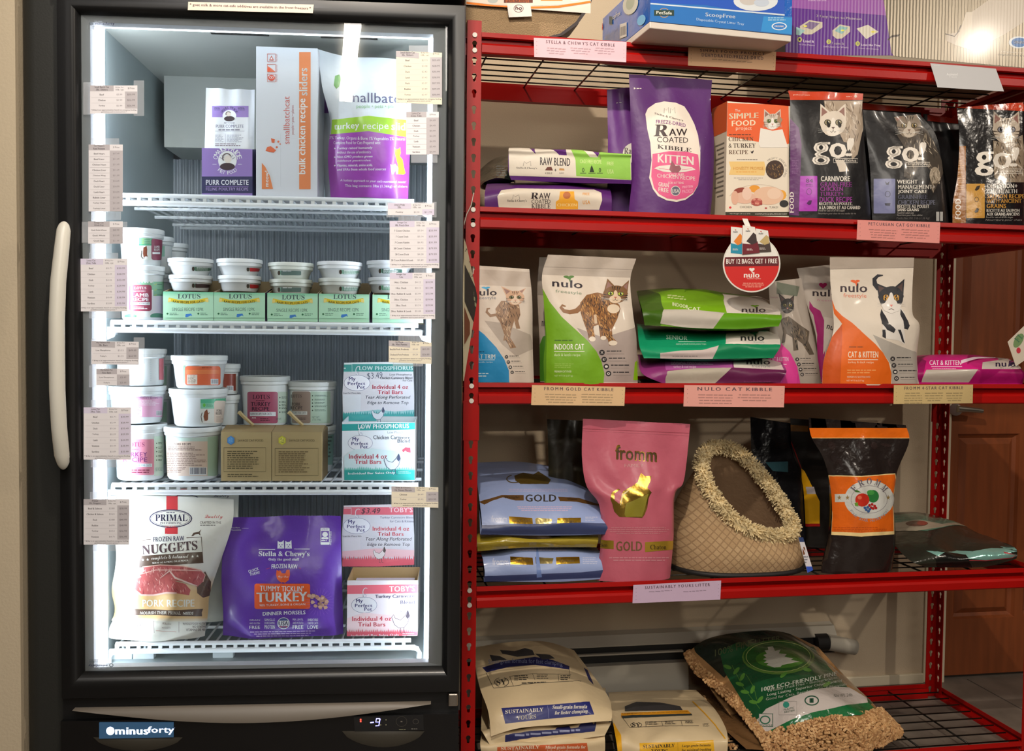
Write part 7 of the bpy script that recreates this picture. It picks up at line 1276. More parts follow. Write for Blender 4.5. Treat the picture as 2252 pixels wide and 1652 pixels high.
# keep the shell inside its footprint at the left shoulder
prof_[0] = base
G = np.array(prof_); G = np.concatenate([G, G[:, :1]], 1); V = G.reshape(-1, 3); V, F = weld(V, gridfaces(NL, nR))
wv = mat('woven_beige', (196, 164, 124), .7)
n = wv.node_tree.nodes; L = wv.node_tree.links; tc = n.new('ShaderNodeTexCoord'); mp = n.new('ShaderNodeMapping'); mp.inputs['Rotation'].default_value = (1.5708, 0, .785); ck = n.new('ShaderNodeTexBrick'); ck.offset = 0; ck.inputs['Scale'].default_value = 34; ck.inputs['Mortar Size'].default_value = .05; ck.inputs['Brick Width'].default_value = .5; ck.inputs['Row Height'].default_value = .5; ck.inputs['Color1'].default_value = (*lin((204, 172, 130)), 1); ck.inputs['Color2'].default_value = (*lin((192, 158, 116)), 1); ck.inputs['Mortar'].default_value = (*lin((170, 138, 100)), 1); L.new(ck.outputs[0], n['Principled BSDF'].inputs['Base Color'])
wn = n.new('ShaderNodeTexNoise'); wn.inputs['Scale'].default_value = 300; ad = n.new('ShaderNodeMath'); bp = n.new('ShaderNodeBump'); bp.inputs['Strength'].default_value = .8; bp.inputs['Distance'].default_value = .003
L.new(tc.outputs['Object'], mp.inputs[0]); L.new(mp.outputs[0], ck.inputs[0]); nv_ = n.new('ShaderNodeMath'); nv_.operation = 'MULTIPLY'; nv_.inputs[1].default_value = -1.5; L.new(ck.outputs[1], nv_.inputs[0]); L.new(nv_.outputs[0], ad.inputs[0]); L.new(wn.outputs[0], ad.inputs[1]); L.new(ad.outputs[0], bp.inputs['Height']); L.new(bp.outputs[0], n['Principled BSDF'].inputs['Normal'])
sh_ = MB().add(V, F).build('woven_shell', wv, cv, smooth=True)
# diamond stitching laid over the shell: thin proud lattice
inn = []
cen = ring.mean(0)
for j in range(7):
    t = j/6; q = ring*(1-t*.16)+cen*(t*.16); q = q+np.array([.0, .15, 0])*t*.9; q[:, 2] = ring[:, 2]*(1-t)+(zc_+.03)*t+.0; inn.append(q)
G2 = np.array(inn); G2 = np.concatenate([G2, G2[:, :1]], 1); V, F = weld(G2.reshape(-1, 3), gridfaces(6, nR)); cap = [np.where((abs(V-G2[-1, i]).sum(1) < 1e-4))[0][0] for i in range(nR)]
F.append(tuple(int(q) for q in cap)); MB().add(V, F).build('inner_lining', mat('lining', (140, 112, 84), .9, bump=.2, bscale=80), cv, smooth=True)
bs = MB(); P = [b+np.array([0, 0, -.006]) for b in base]; P.append(P[0]); bs.tube([p*1.0 for p in P], .007, 8, cap=False); bs.build('black_sole', mat('sole_black', (24, 23, 24), .6), cv, smooth=True)
fr_ = MB(); RF = np.random.RandomState(8)
for k in range(4200):
    i = RF.randint(nR); f = RF.rand(); p = ring[i]*(1-f)+ring[(i+1) % nR]*f; tn = ring[(i+1) % nR]-ring[i]; tn /= np.linalg.norm(tn); a = np.cross(tn, (0, 0, 1.0)); a /= np.linalg.norm(a); b = np.cross(tn, a)
    th = RF.uniform(0, 2*math.pi); d = a*math.cos(th)+b*math.sin(th)+tn*RF.uniform(-.5, .5); d /= np.linalg.norm(d); l = RF.uniform(.018, .027); s = p+d*.008; e = p+d*l+np.array([0, 0, -.002]); pr = np.cross(d, RF.normal(size=3)); pr /= np.linalg.norm(pr); w_ = RF.uniform(.0014, .0030)
    q2 = np.cross(d, pr); v = [s+pr*w_, s-pr*w_*.5+q2*w_, s-pr*w_*.5-q2*w_, e+pr*w_*.7, e-pr*w_*.4+q2*w_*.6, e-pr*w_*.4-q2*w_*.6]
    fr_.add(v, [(0, 1, 4, 3), (1, 2, 5, 4), (2, 0, 3, 5), (3, 4, 5)])
P = list(ring)+[ring[0]]; fr_.tube(P, .015, 8, cap=False)
fr_.build('shaggy_rim', mat('rim_cream', (226, 206, 160), .9, noise=.25, nscale=40), cv, kind='stuff')
tg = card('hang_tag', None, None, [(1756, 1182), (1766, 1182), (1788, 1254), (1776, 1260)], [.035, .04, .02, .016], SH, Art().rect(1745, 1170, 1775, 1192, (40, 60, 110)).rect(1770, 1246, 1795, 1265, (40, 80, 190)).ell(1768, 1212, 3, 9, (120, 70, 40)).fine(1764, 1222, 1778, 1240, 3, (120, 120, 130)), (214, 210, 216), parent=cv)
tg['label'] = 'white and blue cardboard hang tag'
# --- top shelf
zt5 = DK_[1]
A = Art(12)
def atZ(px, py, z):
    d = FW+RT*(px-IW/2)/FPX-UP*(py-IH/2)/FPX; return CAM+d*(z-CAM[2])/d[2]
# curved scratcher at left
c0 = at(1240, 84, .05); sc_ = thing('cat_scratcher', 'curved corrugated cat scratcher with dark rim and paper sleeve on top shelf', 'scratcher', SH.w(.1, .16, zt5))
pts = [at(x, y, .04) for x, y in ((1010, 76), (1060, 80), (1120, 86), (1180, 88), (1230, 76), (1265, 50), (1290, 14), (1300, -20))]
P2 = [(p[0], max(p[2], zt5+.001)) for p in pts]; P2[0] = (P2[0][0], zt5+.001)
hi_ = at(1300, -60, .04)[2]
MB().prism(SH, P2+[(P2[-1][0]-.012, hi_), (P2[0][0], hi_)], .04, .13, 'y').build('corrugated_body', mat('corrugated', (176, 148, 112), .85, bump=.7, bscale=420), sc_)
rp = [(x+.0, z) for x, z in P2]; rr = MB()
for (xa, za), (xb, zb2) in zip(rp[3:-1], rp[4:]):
    rr.add([SH.w(xa, .032, za-.0), SH.w(xb, .032, zb2), SH.w(xb+.007, .032, zb2-.004), SH.w(xa+.006, .032, za-.004 if za > zt5+.006 else zt5+.0005), SH.w(xa, .13, za), SH.w(xb, .13, zb2), SH.w(xb+.007, .13, zb2-.004), SH.w(xa+.006, .13, za-.004 if za > zt5+.006 else zt5+.0005)], [(0, 1, 2, 3), (7, 6, 5, 4), (3, 2, 6, 7), (0, 4, 5, 1)])
rr.build('dark_rim', mat('cherry_dark', (52, 42, 42), .5), sc_, smooth=False)
A = Art(11); A.poly([(90, -40), (1060, -40), (1060, 8), (800, 40), (560, 46), (300, 36), (90, 14)], (232, 222, 208)).line([(90, 22), (300, 48), (560, 60), (800, 52), (1050, 14)], 16, (236, 130, 40)).rect(376, -20, 598, 22, (110, 62, 52)).text('(Dark Cherry)', 390, -2, 568, 20, (236, 130, 70), 'sb').ell(925, -8, 40, 22, (240, 240, 236)).ell(290, 0, 40, 26, (190, 196, 190)).rect(660, -30, 830, 6, (236, 140, 50))
sl = [at(1024, -30, .036), at(1302, -30, .036), at(1302, 20, .036), at(1024, 20, .036)]
slp = MB().box(SH, sl[0][0], at(1298, 0, .036)[0], .031, .0315, at(1100, 17, .036)[2], hi_, (232, 222, 208)); so = slp.build('paper_sleeve', PK_PAPER, sc_)
paint(Patch(np.array([[SH.w(sl[0][0], .031, hi_), SH.w(at(1298, 0, .036)[0], .031, hi_)], [SH.w(sl[0][0], .031, at(1100, 17, .036)[2]), SH.w(at(1298, 0, .036)[0], .031, at(1100, 17, .036)[2])]])), A, 'sleeve_print', PK_PAPER, so, cut=False)
A = Art(11); A.ring(494, 66, 38, 30, 4, (110, 50, 50)).text('no', 470, 56, 520, 76, (90, 60, 60), 'sb').line([(470, 46), (518, 88)], 4, (110, 50, 50))
card('price_card', 'small white card with a crossed circle hanging on the scratcher sleeve', 'notice', [(1115, 9), (1166, 8), (1170, 36), (1119, 38)], .026, SH, A, (228, 226, 220))
# blue litter tray carton, turned so a corner points out
pA = atZ(1429, 62, zt5+.0008); pB = atZ(1740, 92, zt5+.0008); pC = atZ(1391, 94, zt5+.0008)
X = pB-pA; wdx = np.linalg.norm(X[:2]); ang = math.degrees(math.atan2(X[1], X[0])); fb = Frame((pA[0], pA[1], 0), ang)
dpt = .33; hB = at(1429, -60, fr=fb, y=0)[2]
bl = (20, 96, 190); mb_ = MB(); z0_ = zt5+.0008; z1_ = at(1428, 47, fr=fb, y=0)[2]
bx = thing('litter_carton', 'blue shrink-wrapped litter tray carton jutting over the top shelf beam', 'carton', fb.w(wdx/2, dpt/2, z0_))
MB().box(fb, 0, wdx, 0, dpt, z0_, z1_, (214, 204, 192)).build('white_tray', PK_CARD, bx, bevel=.002)
bo = MB().box(fb, 0, wdx, -.001, dpt, z1_, hB, bl).build('blue_carton', pkg('shrink_film', .2, .8, .25, 30), bx, bevel=.001)
A = Art(12); DB = (16, 70, 150); A.poly([(-620, -60), (430, -60), (430, 116), (-620, 20)], (24, 82, 186)).poly([(-170, 40), (-620, 20), (-620, 200), (515, 290), (515, 130), (200, 105)], (30, 110, 186)).poly([(-620, 20), (430, 108), (430, 120), (-620, 30)], (200, 214, 226)).ell(205, 8, 172, 76, (214, 220, 224)).ell(150, 0, 70, 40, (196, 190, 184)).ell(250, 20, 60, 30, (190, 200, 214))
A.poly([(265, 125), (515, 135), (500, 262), (245, 238)], (40, 140, 210)).ell(388, 200, 60, 30, (220, 232, 240)).ell(388, 200, 50, 23, (30, 120, 200)).text('ORIGINAL', 350, 192, 426, 208, WH, 'sb', sk=2).fine(300, 128, 460, 160, 2, (170, 206, 230))
A.z(11).text('PetSafe', 1558, 84, 1672, 116, (232, 230, 220), 'sb', sk=4).ring(1615, 100, 40, 38, 5, (190, 150, 100)).rect(1540, 78, 1690, 122, (36, 60, 50)).text('PetSafe', 1558, 86, 1672, 114, (232, 230, 220), 'sb', sk=4).text('ScoopFree', 1930, 96, 2158, 152, (214, 224, 236), 'sb', sk=16).text('Disposable Crystal Litter Tray', 1860, 144, 2228, 196, (180, 206, 232), sk=38)
pt = Patch(np.array([[fb.w(0, -.001, hB), fb.w(wdx, -.001, hB)], [fb.w(0, -.001, z1_), fb.w(wdx, -.001, z1_)]])); paint(pt, A, 'front_print', PK_CARD, bo, cut=False)
fs = Frame((pA[0], pA[1], 0), ang-90)
def sidept(w, z): return fb.w(-.001, w, z)
A = Art(11); A.ell(1372, 20, 56, 84, (206, 204, 190), rot=14).ell(1372, 10, 30, 56, (176, 180, 160), rot=14).text('ScoopFree', 1205, 70, 1295, 170, (206, 200, 190), 'sb', rot=0, sk=-60).rect(1204, 120, 1230, 180, (80, 90, 90)).rect(1290, 180, 1345, 290, (214, 208, 200), sk=-20).ell(1452, 150, 28, 42, (120, 180, 220), rot=20).ell(1125, 206, 26, 40, (176, 40, 50)).text('NOISE', 1106, 180, 1146, 236, (226, 214, 200), 'sb', sk=-40)
for k in range(7): A.rect(1298+k*6, 200-k*2, 1301+k*6, 268-k*2, (60, 50, 60))
pt = Patch(np.array([[sidept(dpt, hB), sidept(0, hB)], [sidept(dpt, z1_), sidept(0, z1_)]])); paint(pt, A, 'side_print', PK_CARD, bo, cut=False)
# purple and silver litter box carton
q0 = at(1727, 112, .02); q1 = at(2290, 155, .02)
A = Art(12); SV = (150, 140, 120); A.rect(430, -60, 1240, 420, (92, 40, 136)).poly([(430, -60), (1150, -60), (1180, 116), (430, 54)], (146, 84, 164)).text('Inside the box', 606, -14, 738, 8, (214, 190, 220)).text('3 Easy Steps to Maintain', 664, 110, 996, 158, (228, 214, 226), 'sb', sk=24)
for (cx, cy, w_, kind) in ((612, 202, 96, 0), (836, 234, 76, 1), (1044, 238, 84, 2)):
    if kind < 2: A.poly([(cx-w_*.7, cy+36), (cx-w_*.72, cy-4), (cx, cy-50), (cx+w_, cy-34), (cx+w_, cy+6), (cx+w_*.2, cy+58), (cx-w_*.3, cy+60)], (196, 188, 168)).poly([(cx-w_*.5, cy), (cx, cy-38), (cx+w_*.8, cy-26), (cx+w_*.2, cy+24)], (120, 100, 140) if kind == 0 else (130, 176, 180)).ell(cx-(30 if kind == 0 else -20), cy-4, 14, 7, (226, 220, 90))
    else: A.poly([(cx-w_, cy-22), (cx, cy-52), (cx+w_*.95, cy+2), (cx-12, cy+58)], (206, 200, 184)).ell(cx+40, cy+2, 18, 7, (220, 210, 80))
A.poly([(516, 204), (580, 232), (545, 270), (514, 264)], (150, 190, 190))
for cx, cy, n_, a, b in ((542, 300, '1', 'Load It', 'In One Minute'), (754, 316, '2', 'Leave It', 'Self-Cleans for Weeks'), (968, 330, '3', 'Lose the Tray', 'Cover and Dispose')):
    A.ell(cx, cy, 17, 18, (186, 190, 90)).text(n_, cx-5, cy-9, cx+5, cy+9, (92, 40, 136), 'sb'); w_ = len(a)*11; A.text(a, cx+26, cy, cx+26+w_, cy+26, (226, 214, 230), 'sb', sk=6).text(b, cx-(4 if n_ == '1' else 38 if n_ == '2' else -8), cy+30, cx+len(b)*8.7-(4 if n_ == '1' else 38 if n_ == '2' else -8), cy+50, (206, 190, 214), sk=8)
A.met = .6; A.poly([(1150, -60), (2300, -60), (2300, 520), (1240, 425), (1220, 400), (1180, 116)], (128, 120, 106)); A.met = 0
A.poly([(2300, -60), (2050, -60), (1790, 120), (1740, 240), (1640, 260), (1640, 310), (1730, 350), (1850, 378), (2090, 260), (2300, 130)], (200, 188, 172)).poly([(1790, 90), (1840, 90), (1820, 378), (1700, 340), (1740, 240)], (216, 204, 186)).line([(1630, 255), (1700, 275), (1730, 240), (1750, 190)], 6, (80, 70, 66)).poly([(1190, 300), (1220, 268), (1290, 258), (1270, 275), (1215, 285), (1200, 305)], (60, 50, 44))
A.ell(2200, 322, 78, 46, (220, 226, 230)).ell(2205, 322, 62, 36, (40, 110, 180)).text('ORIGINAL', 2162, 310, 2250, 332, WH, 'sb').text('1 Disposable Tray with', 2064, 386, 2290, 412, (226, 220, 206), 'sb', sk=14).text('Original Crystal Litter Inside', 2038, 408, 2340, 436, (226, 220, 206), 'sb', sk=14)
X = q1-q0; fl_ = Frame((q0[0], q0[1]-.0, 0), math.degrees(math.atan2(X[1], X[0]))); wl = np.linalg.norm(X[:2]); hT = q0[2]+.24
lb = MB().box(fl_, 0, wl, 0, .30, DK_[1]+.0005, hT, (150, 138, 118)).build('litter_carton', PK_CARD, label='large purple and shiny silver litter box carton at right of top shelf', cat='carton', bevel=.002)
sil = mat('silver_corrugated', attr=True, rough=.34, metal=.0); nn = sil.node_tree.nodes; LL = sil.node_tree.links
wvt = nn.new('ShaderNodeTexWave'); wvt.inputs['Scale'].default_value = 34; wvt.bands_direction = 'X'; wvt.inputs['Distortion'].default_value = .6; gg = nn.new('ShaderNodeNewGeometry'); bpp = nn.new('ShaderNodeBump'); bpp.inputs['Strength'].default_value = .16; bpp.inputs['Distance'].default_value = .002
LL.new(gg.outputs['Position'], wvt.inputs['Vector']); LL.new(wvt.outputs[0], bpp.inputs['Height']); LL.new(bpp.outputs[0], nn['Principled BSDF'].inputs['Normal'])
fa_ = nn.new('ShaderNodeAttribute'); fa_.attribute_name = 'Fin'; LL.new(fa_.outputs['Fac'], nn['Principled BSDF'].inputs['Metallic'])
nn['Principled BSDF'].inputs['Coat Weight'].default_value = .12
pt = Patch(np.array([[fl_.w(0, 0, hT), fl_.w(wl, 0, hT)], [fl_.w(0, 0, DK_[1]+.0005), fl_.w(wl, 0, DK_[1]+.0005)]])); paint(pt, A, 'front_print', sil, lb, cut=False)
# --- bottom shelf
CR = (222, 200, 160); NB = (34, 38, 96)
def sybag(label, rows, band, bandc, head, sub, A, **kw):
    return soft('litter_bag', label, 'bag', rows, SH, kw.pop('thick', .06), kw.pop('bulge', .006), col=CR, art=A, mode='lie', m=PK_MATTE, crk=.004, nu=24, nv=26, **kw)
A = Art(21); A.poly([(160, 330), (830, 330), (1060, 560), (1240, 780), (1260, 960), (200, 1080)], CR).poly([(1030, 540), (1060, 560), (1110, 680), (1070, 640)], NB).poly([(220, 540), (400, 490), (640, 455), (780, 480), (915, 530), (915, 558), (800, 540), (640, 520), (440, 535), (256, 580)], NB)
A.text('Small-grain formula for fast clumping', 270, 478, 860, 540, (140, 150, 190), arc=16, sk=14)
for p in ([(360, 400), (480, 410), (560, 385), (620, 400), (640, 440), (500, 455), (380, 430)], [(280, 440), (360, 450), (420, 480), (300, 490)], [(640, 430), (760, 440), (800, 470), (700, 480)]): A.poly(p, (66, 66, 70))
A.line([(250, 580), (312, 706)], 4, (80, 74, 64)).line([(312, 706), (470, 690), (640, 666), (940, 650), (1010, 650)], 4, (80, 74, 64)).line([(440, 612), (620, 590), (930, 596)], 3, (80, 74, 64)).line([(440, 612), (470, 690)], 3, (80, 74, 64)).line([(622, 592), (640, 640)], 3, (80, 74, 64)).line([(826, 596), (832, 650)], 3, (80, 74, 64)).line([(914, 560), (920, 600)], 3, (80, 74, 64))
A.ring(376, 658, 58, 38, 5, (80, 74, 64), 110, 250).ring(376, 658, 58, 38, 5, (80, 74, 64), -70, 70).text('SY', 334, 636, 414, 680, (60, 56, 50), 'rb', rot=-6).fine(475, 600, 600, 645, 3, (80, 74, 64), sk=-8).fine(655, 595, 770, 632, 3, (80, 74, 64)).fine(845, 600, 930, 645, 3, (80, 74, 64)).fine(535, 652, 760, 672, 1, (80, 74, 64), sk=-10)
A.poly([(372, 864), (720, 840), (1076, 812), (1114, 915), (740, 950), (404, 988)], (38, 44, 116)).text('SUSTAINABLY', 404, 860, 708, 910, (226, 220, 206), 'rb', .01, sk=-20).text('YOURS', 496, 912, 650, 960, (226, 220, 206), 'rb', .01, sk=-14).line([(742, 845), (752, 945)], 2, (150, 156, 200)).text('Small-grain formula', 780, 836, 1056, 880, (226, 220, 206), 'ri', .01, sk=-6).text('for faster clumping', 798, 872, 1062, 924, (226, 220, 206), 'ri', .01, sk=-16)
A.poly([(160, 720), (200, 740), (222, 1000), (160, 980)], (30, 30, 96))
sybag('upper cream litter bag with navy label at the left of the bottom shelf', [[(1046, 1424, .42), (1130, 1412, .42), (1200, 1412, .42), (1262, 1430, .42)], [(1046, 1468, .30), (1130, 1448, .30), (1230, 1448, .30), (1300, 1480, .30)], [(1056, 1515, .18), (1130, 1494, .18), (1250, 1494, .18), (1336, 1530, .18)], [(1074, 1566, .07), (1150, 1556, .06), (1260, 1544, .06), (1345, 1560, .07)], [(1080, 1620, .03), (1150, 1604, .025), (1260, 1596, .025), (1345, 1586, .03)]], 0, 0, 0, 0, A, floor=DK_[5]+.09, thick=.03)
A = Art(21); A.poly([(404, 1078), (600, 1045), (900, 1030), (1116, 998), (1118, 1048), (900, 1070), (620, 1095), (402, 1138)], NB).fine(480, 1040, 1050, 1075, 1, (150, 156, 190), sk=-50)
sybag('second cream litter bag showing only a thin navy strip', [[(1060, 1600, .38), (1150, 1592, .38), (1250, 1590, .38), (1330, 1588, .38)], [(1058, 1606, .12), (1150, 1600, .10), (1250, 1598, .10), (1340, 1590, .12)], [(1062, 1612, .05), (1150, 1606, .04), (1250, 1600, .04), (1344, 1590, .05)], [(1078, 1640, .035), (1150, 1638, .03), (1250, 1630, .03), (1330, 1618, .035)]], 0, 0, 0, 0, A, thick=.008, bulge=.002, floor=DK_[5]+.07)
A = Art(21); A.poly([(340, 1175), (700, 1158), (1056, 1142), (1070, 1260), (340, 1260)], (206, 96, 50)).text('SUSTAINABLY', 370, 1160, 676, 1200, (240, 224, 200), 'rb', .01, sk=-14).text('YOURS', 460, 1200, 610, 1245, (240, 224, 200), 'rb', .01).text('Mixed-grain formula for', 722, 1160, 1046, 1196, (240, 224, 200), 'ri', .01, sk=-4).text('balanced performance', 736, 1192, 1000, 1230, (240, 224, 200), 'ri', .01)
sybag('lowest cream litter bag with orange label in the left litter stack', [[(1062, 1640, .38), (1150, 1640, .38), (1250, 1632, .38), (1325, 1622, .38)], [(1058, 1634, .12), (1150, 1630, .10), (1250, 1624, .10), (1326, 1612, .12)], [(1056, 1640, .04), (1150, 1636, .025), (1250, 1630, .025), (1330, 1624, .04)], [(1060, 1690, .035), (1150, 1695, .02), (1250, 1692, .02), (1330, 1690, .035)], [(1070, 1745, .04), (1150, 1745, .03), (1250, 1745, .03), (1325, 1740, .04)]], 0, 0, 0, 0, A, thick=.03, bulge=.002, sit=DK_[5])
A = Art(21); YL = (240, 176, 30); A.poly([(1180, 1180), (1270, 980), (1330, 1080), (1340, 1260), (1180, 1260)], YL).poly([(1330, 905), (1860, 880), (1898, 918), (1330, 940)], (236, 160, 30)).poly([(1330, 925), (1890, 908), (1898, 922), (1340, 946)], (50, 60, 60)).poly([(1360, 850), (1450, 815), (1640, 820), (1800, 850), (1820, 880), (1360, 890)], (60, 58, 60)).text('Large-grain formula for multi-cat households', 1340, 892, 1860, 912, (120, 80, 20), sk=-16)
A.line([(1345, 945), (1400, 1020), (1640, 1008), (1950, 1006)], 3, (80, 74, 64)).line([(1522, 975), (1900, 962)], 3, (80, 74, 64)).line([(1522, 975), (1530, 1014)], 3, (80, 74, 64)).line([(1652, 970), (1664, 1008)], 3, (80, 74, 64)).line([(1808, 965), (1818, 1005)], 3, (80, 74, 64)).ring(1450, 1000, 46, 22, 4, (80, 74, 64), 110, 250).ring(1450, 1000, 46, 22, 4, (80, 74, 64), -70, 70).text('SY', 1418, 984, 1484, 1014, (60, 56, 50), 'rb').fine(1530, 970, 1636, 1000, 2, (80, 74, 64)).fine(1680, 970, 1776, 998, 2, (80, 74, 64)).fine(1842, 966, 1912, 988, 2, (80, 74, 64)).text('LOW', 1982, 986, 2026, 998, (70, 66, 60), 'sb').text('DUST', 1984, 1002, 2034, 1012, (70, 66, 60))
A.poly([(1476, 1144), (1770, 1135), (2066, 1118), (2078, 1260), (1480, 1260)], (238, 182, 40)).text('SUSTAINABLY', 1504, 1146, 1756, 1186, (40, 36, 30), 'rb', .01, sk=-12).text('YOURS', 1570, 1190, 1700, 1230, (40, 36, 30), 'rb', .01).text('Large-grain formula', 1812, 1148, 2042, 1180, (60, 50, 30), 'ri', .01, sk=-8).text('for minimal tracking', 1812, 1180, 2050, 1216, (60, 50, 30), 'ri', .01, sk=-8).line([(1780, 1136), (1786, 1250)], 2, (160, 120, 30)).line([(1900, 812), (1990, 900), (2080, 1000), (2160, 1110)], 8, YL)
sybag('cream litter bag with yellow label between the two stacks', [[(1338, 1544, .42), (1400, 1542, .42), (1480, 1542, .42), (1530, 1544, .42)], [(1342, 1570, .26), (1410, 1562, .26), (1500, 1560, .26), (1570, 1580, .26)], [(1350, 1605, .12), (1420, 1598, .11), (1510, 1596, .11), (1594, 1615, .12)], [(1356, 1650, .05), (1420, 1650, .04), (1520, 1646, .04), (1600, 1645, .05)], [(1360, 1730, .04), (1420, 1735, .03), (1520, 1732, .03), (1598, 1728, .04)]], 0, 0, 0, 0, A, sit=DK_[5])
# pine pellet bags
def pellets(name, P, N, U, parent, n, kind='stuff', seed=3):
    mb = MB(); R = np.random.RandomState(seed)
    for k in range(n):
        i = R.randint(len(P)); p = P[i]; nn_ = N[i]; a = np.cross(nn_, R.normal(size=3)); a /= np.linalg.norm(a); b = np.cross(nn_, a); l = R.uniform(.006, .012); r = .0032
        p = p+nn_*R.uniform(-.001, .003); c = [(206, 162, 110), (190, 146, 96), (222, 180, 128), (176, 130, 84)][R.randint(4)]; v = []
        for s in (-1, 1):
            for q in range(6): t = q*math.pi/3; v.append(p+a*s*l/2+b*r*math.cos(t)+nn_*r*math.sin(t))
        mb.add(v, [(q, (q+1) % 6, 6+(q+1) % 6, 6+q) for q in range(6)]+[tuple(range(6))[::-1], tuple(range(6, 12))], c)
    return mb.build(name, PK_PAPER, parent, kind='stuff')
FG = (28, 84, 50); PW = (206, 196, 190)
A = Art(22); A.poly([(100, 260), (300, 200), (560, 190), (740, 210), (880, 300), (400, 420), (330, 500), (150, 340)], (36, 44, 36)); A.poly([(300, 330), (420, 270), (900, 300), (1000, 430), (1120, 560), (1280, 660), (1200, 740), (800, 750), (590, 900), (560, 860), (440, 640), (330, 460)], FG)
A.text('100% PINE', 270, 262, 520, 350, (90, 96, 66), '', sk=-70).text('CAT LITTER', 400, 236, 690, 300, (90, 96, 66), '', sk=-44)
A.ell(675, 368, 232, 112, (96, 136, 60)).ell(675, 362, 222, 104, (44, 96, 44)).ring(675, 366, 208, 100, 4, (170, 186, 110)).ell(690, 380, 160, 60, (76, 130, 50))
A.poly([(640, 300), (655, 330), (690, 320), (680, 345), (730, 350), (715, 366), (770, 378), (755, 388), (812, 398), (700, 420), (690, 432), (650, 436), (600, 420), (615, 408), (584, 404), (602, 392), (578, 382), (600, 372), (580, 356), (602, 348), (588, 326), (612, 322), (606, 304)], (206, 204, 190))
A.text('100% ECO-FRIENDLY PINE', 570, 512, 1050, 538, (206, 210, 196), 'sb', .01, sk=-102).text('Virtually Dust Free • Biodegradable', 604, 534, 1052, 556, (206, 210, 196), '', .006, sk=-86).text('Long Lasting • Superior Odor Control', 606, 556, 1082, 578, (206, 210, 196), '', .006, sk=-92).text('Good for Cats, Reptiles & Small Mammals', 598, 582, 1116, 604, (206, 210, 196), '', .006, sk=-97)
for lx, ly, a in ((408, 455, -50), (430, 540, 20), (446, 495, -60), (462, 590, 10), (512, 575, -70), (516, 655, 10), (560, 640, -50), (710, 482, -40), (985, 545, -30), (350, 430, 20), (860, 450, 10)): A.ell(lx, ly, 28, 12, (90, 150, 60), rot=a)
A.line([(380, 420), (450, 560), (560, 700)], 3, (90, 140, 60)).line([(470, 480), (520, 560), (540, 640)], 3, (90, 140, 60))
A.poly([(516, 800), (600, 700), (760, 625), (900, 580), (1040, 560), (1130, 565), (1240, 630), (1250, 665), (1100, 680), (900, 720), (760, 770), (640, 830), (566, 862)], PW).poly([(566, 862), (640, 830), (760, 770), (900, 720), (1100, 680), (1250, 660), (1310, 715), (1200, 740), (1000, 750), (840, 790), (700, 850), (590, 905)], (30, 110, 62))
A.frame(682, 655, 795, 740, 2, (110, 110, 100)).ell(728, 675, 20, 20, (60, 150, 130)).text('PLASTIC', 714, 695, 780, 706, (60, 90, 70), 'sb', sk=-14).text('NEUTRAL', 718, 710, 784, 722, (60, 90, 70), 'sb', sk=-14).ring(890, 648, 46, 32, 8, (50, 90, 70)).text('1', 880, 634, 898, 662, (50, 90, 70), 'sb').text('Net Wt. 24lb', 1030, 602, 1150, 628, (90, 96, 90), sk=-6).rect(552, 730, 645, 815, (60, 100, 80)).rect(556, 734, 640, 812, PW).ring(594, 772, 34, 28, 8, (50, 110, 84)).text('RECYCLE', 560, 800, 640, 812, (50, 90, 70), 'sb')
rows = [[(1506, 1440, .42), (1560, 1404, .42), (1660, 1388, .42), (1728, 1392, .42), (1800, 1424, .42)], [(1534, 1484, .36), (1620, 1440, .34), (1720, 1428, .34), (1800, 1446, .34), (1850, 1478, .36)], [(1600, 1540, .24), (1680, 1496, .21), (1780, 1482, .21), (1850, 1500, .21), (1905, 1534, .24)], [(1650, 1596, .12), (1720, 1556, .09), (1820, 1536, .08), (1900, 1550, .09), (1946, 1578, .12)], [(1680, 1640, .06), (1760, 1610, .03), (1850, 1592, .02), (1920, 1592, .03), (1974, 1608, .06)], [(1700, 1700, .05), (1780, 1676, .03), (1860, 1660, .02), (1920, 1640, .03), (1972, 1616, .05)]]
m_pb = pkg('clear_bag_film', .16, .9, .45, 34)
pb = soft('pellet_bag', 'large clear bag of pine pellets with dark green printed front', 'bag', rows, SH, .07, .012, col=(176, 134, 88), art=A, mode='lie', m=m_pb, crk=.005, nu=26, nv=28, seed=4, floor=DK_[5]+.001)
# pellets showing through the unprinted end of the bag
Gp = cr(cr(np.array([[at(p[0], p[1], y=p[2], fr=SH) for p in r] for r in rows]), 60, 0), 60, 1); PX = proj(Gp).reshape(-1, 2); Gf = Gp.reshape(-1, 3)
du = np.gradient(Gp, axis=1); dv = np.gradient(Gp, axis=0); Nn = np.cross(du, dv); Nn /= np.linalg.norm(Nn, axis=-1, keepdims=True); Nn = Nn.reshape(-1, 3)
if ((CAM-Gf)*Nn).sum() < 0: Nn = -Nn
ex = lambda x, y: (x-1480)/.3428 if 0 else x
def lowline(px):  # px boundary of the green print
    return np.interp(px, [1670, 1700, 1760, 1820, 1890, 1930], [1630, 1608, 1588, 1576, 1572, 1565])
selm = PX[:, 1] > lowline(PX[:, 0]); selm &= PX[:, 0] > 1660
pellets('pine_pellets', Gf[selm]+Nn[selm]*.010, Nn[selm], None, pb, 2300)
uu = np.tile(np.linspace(0, 1, 61), 61); sl_ = (uu < .06)
pellets('pine_pellets', Gf[sl_]+Nn[sl_]*.002, Nn[sl_], None, pb, 700, seed=9)
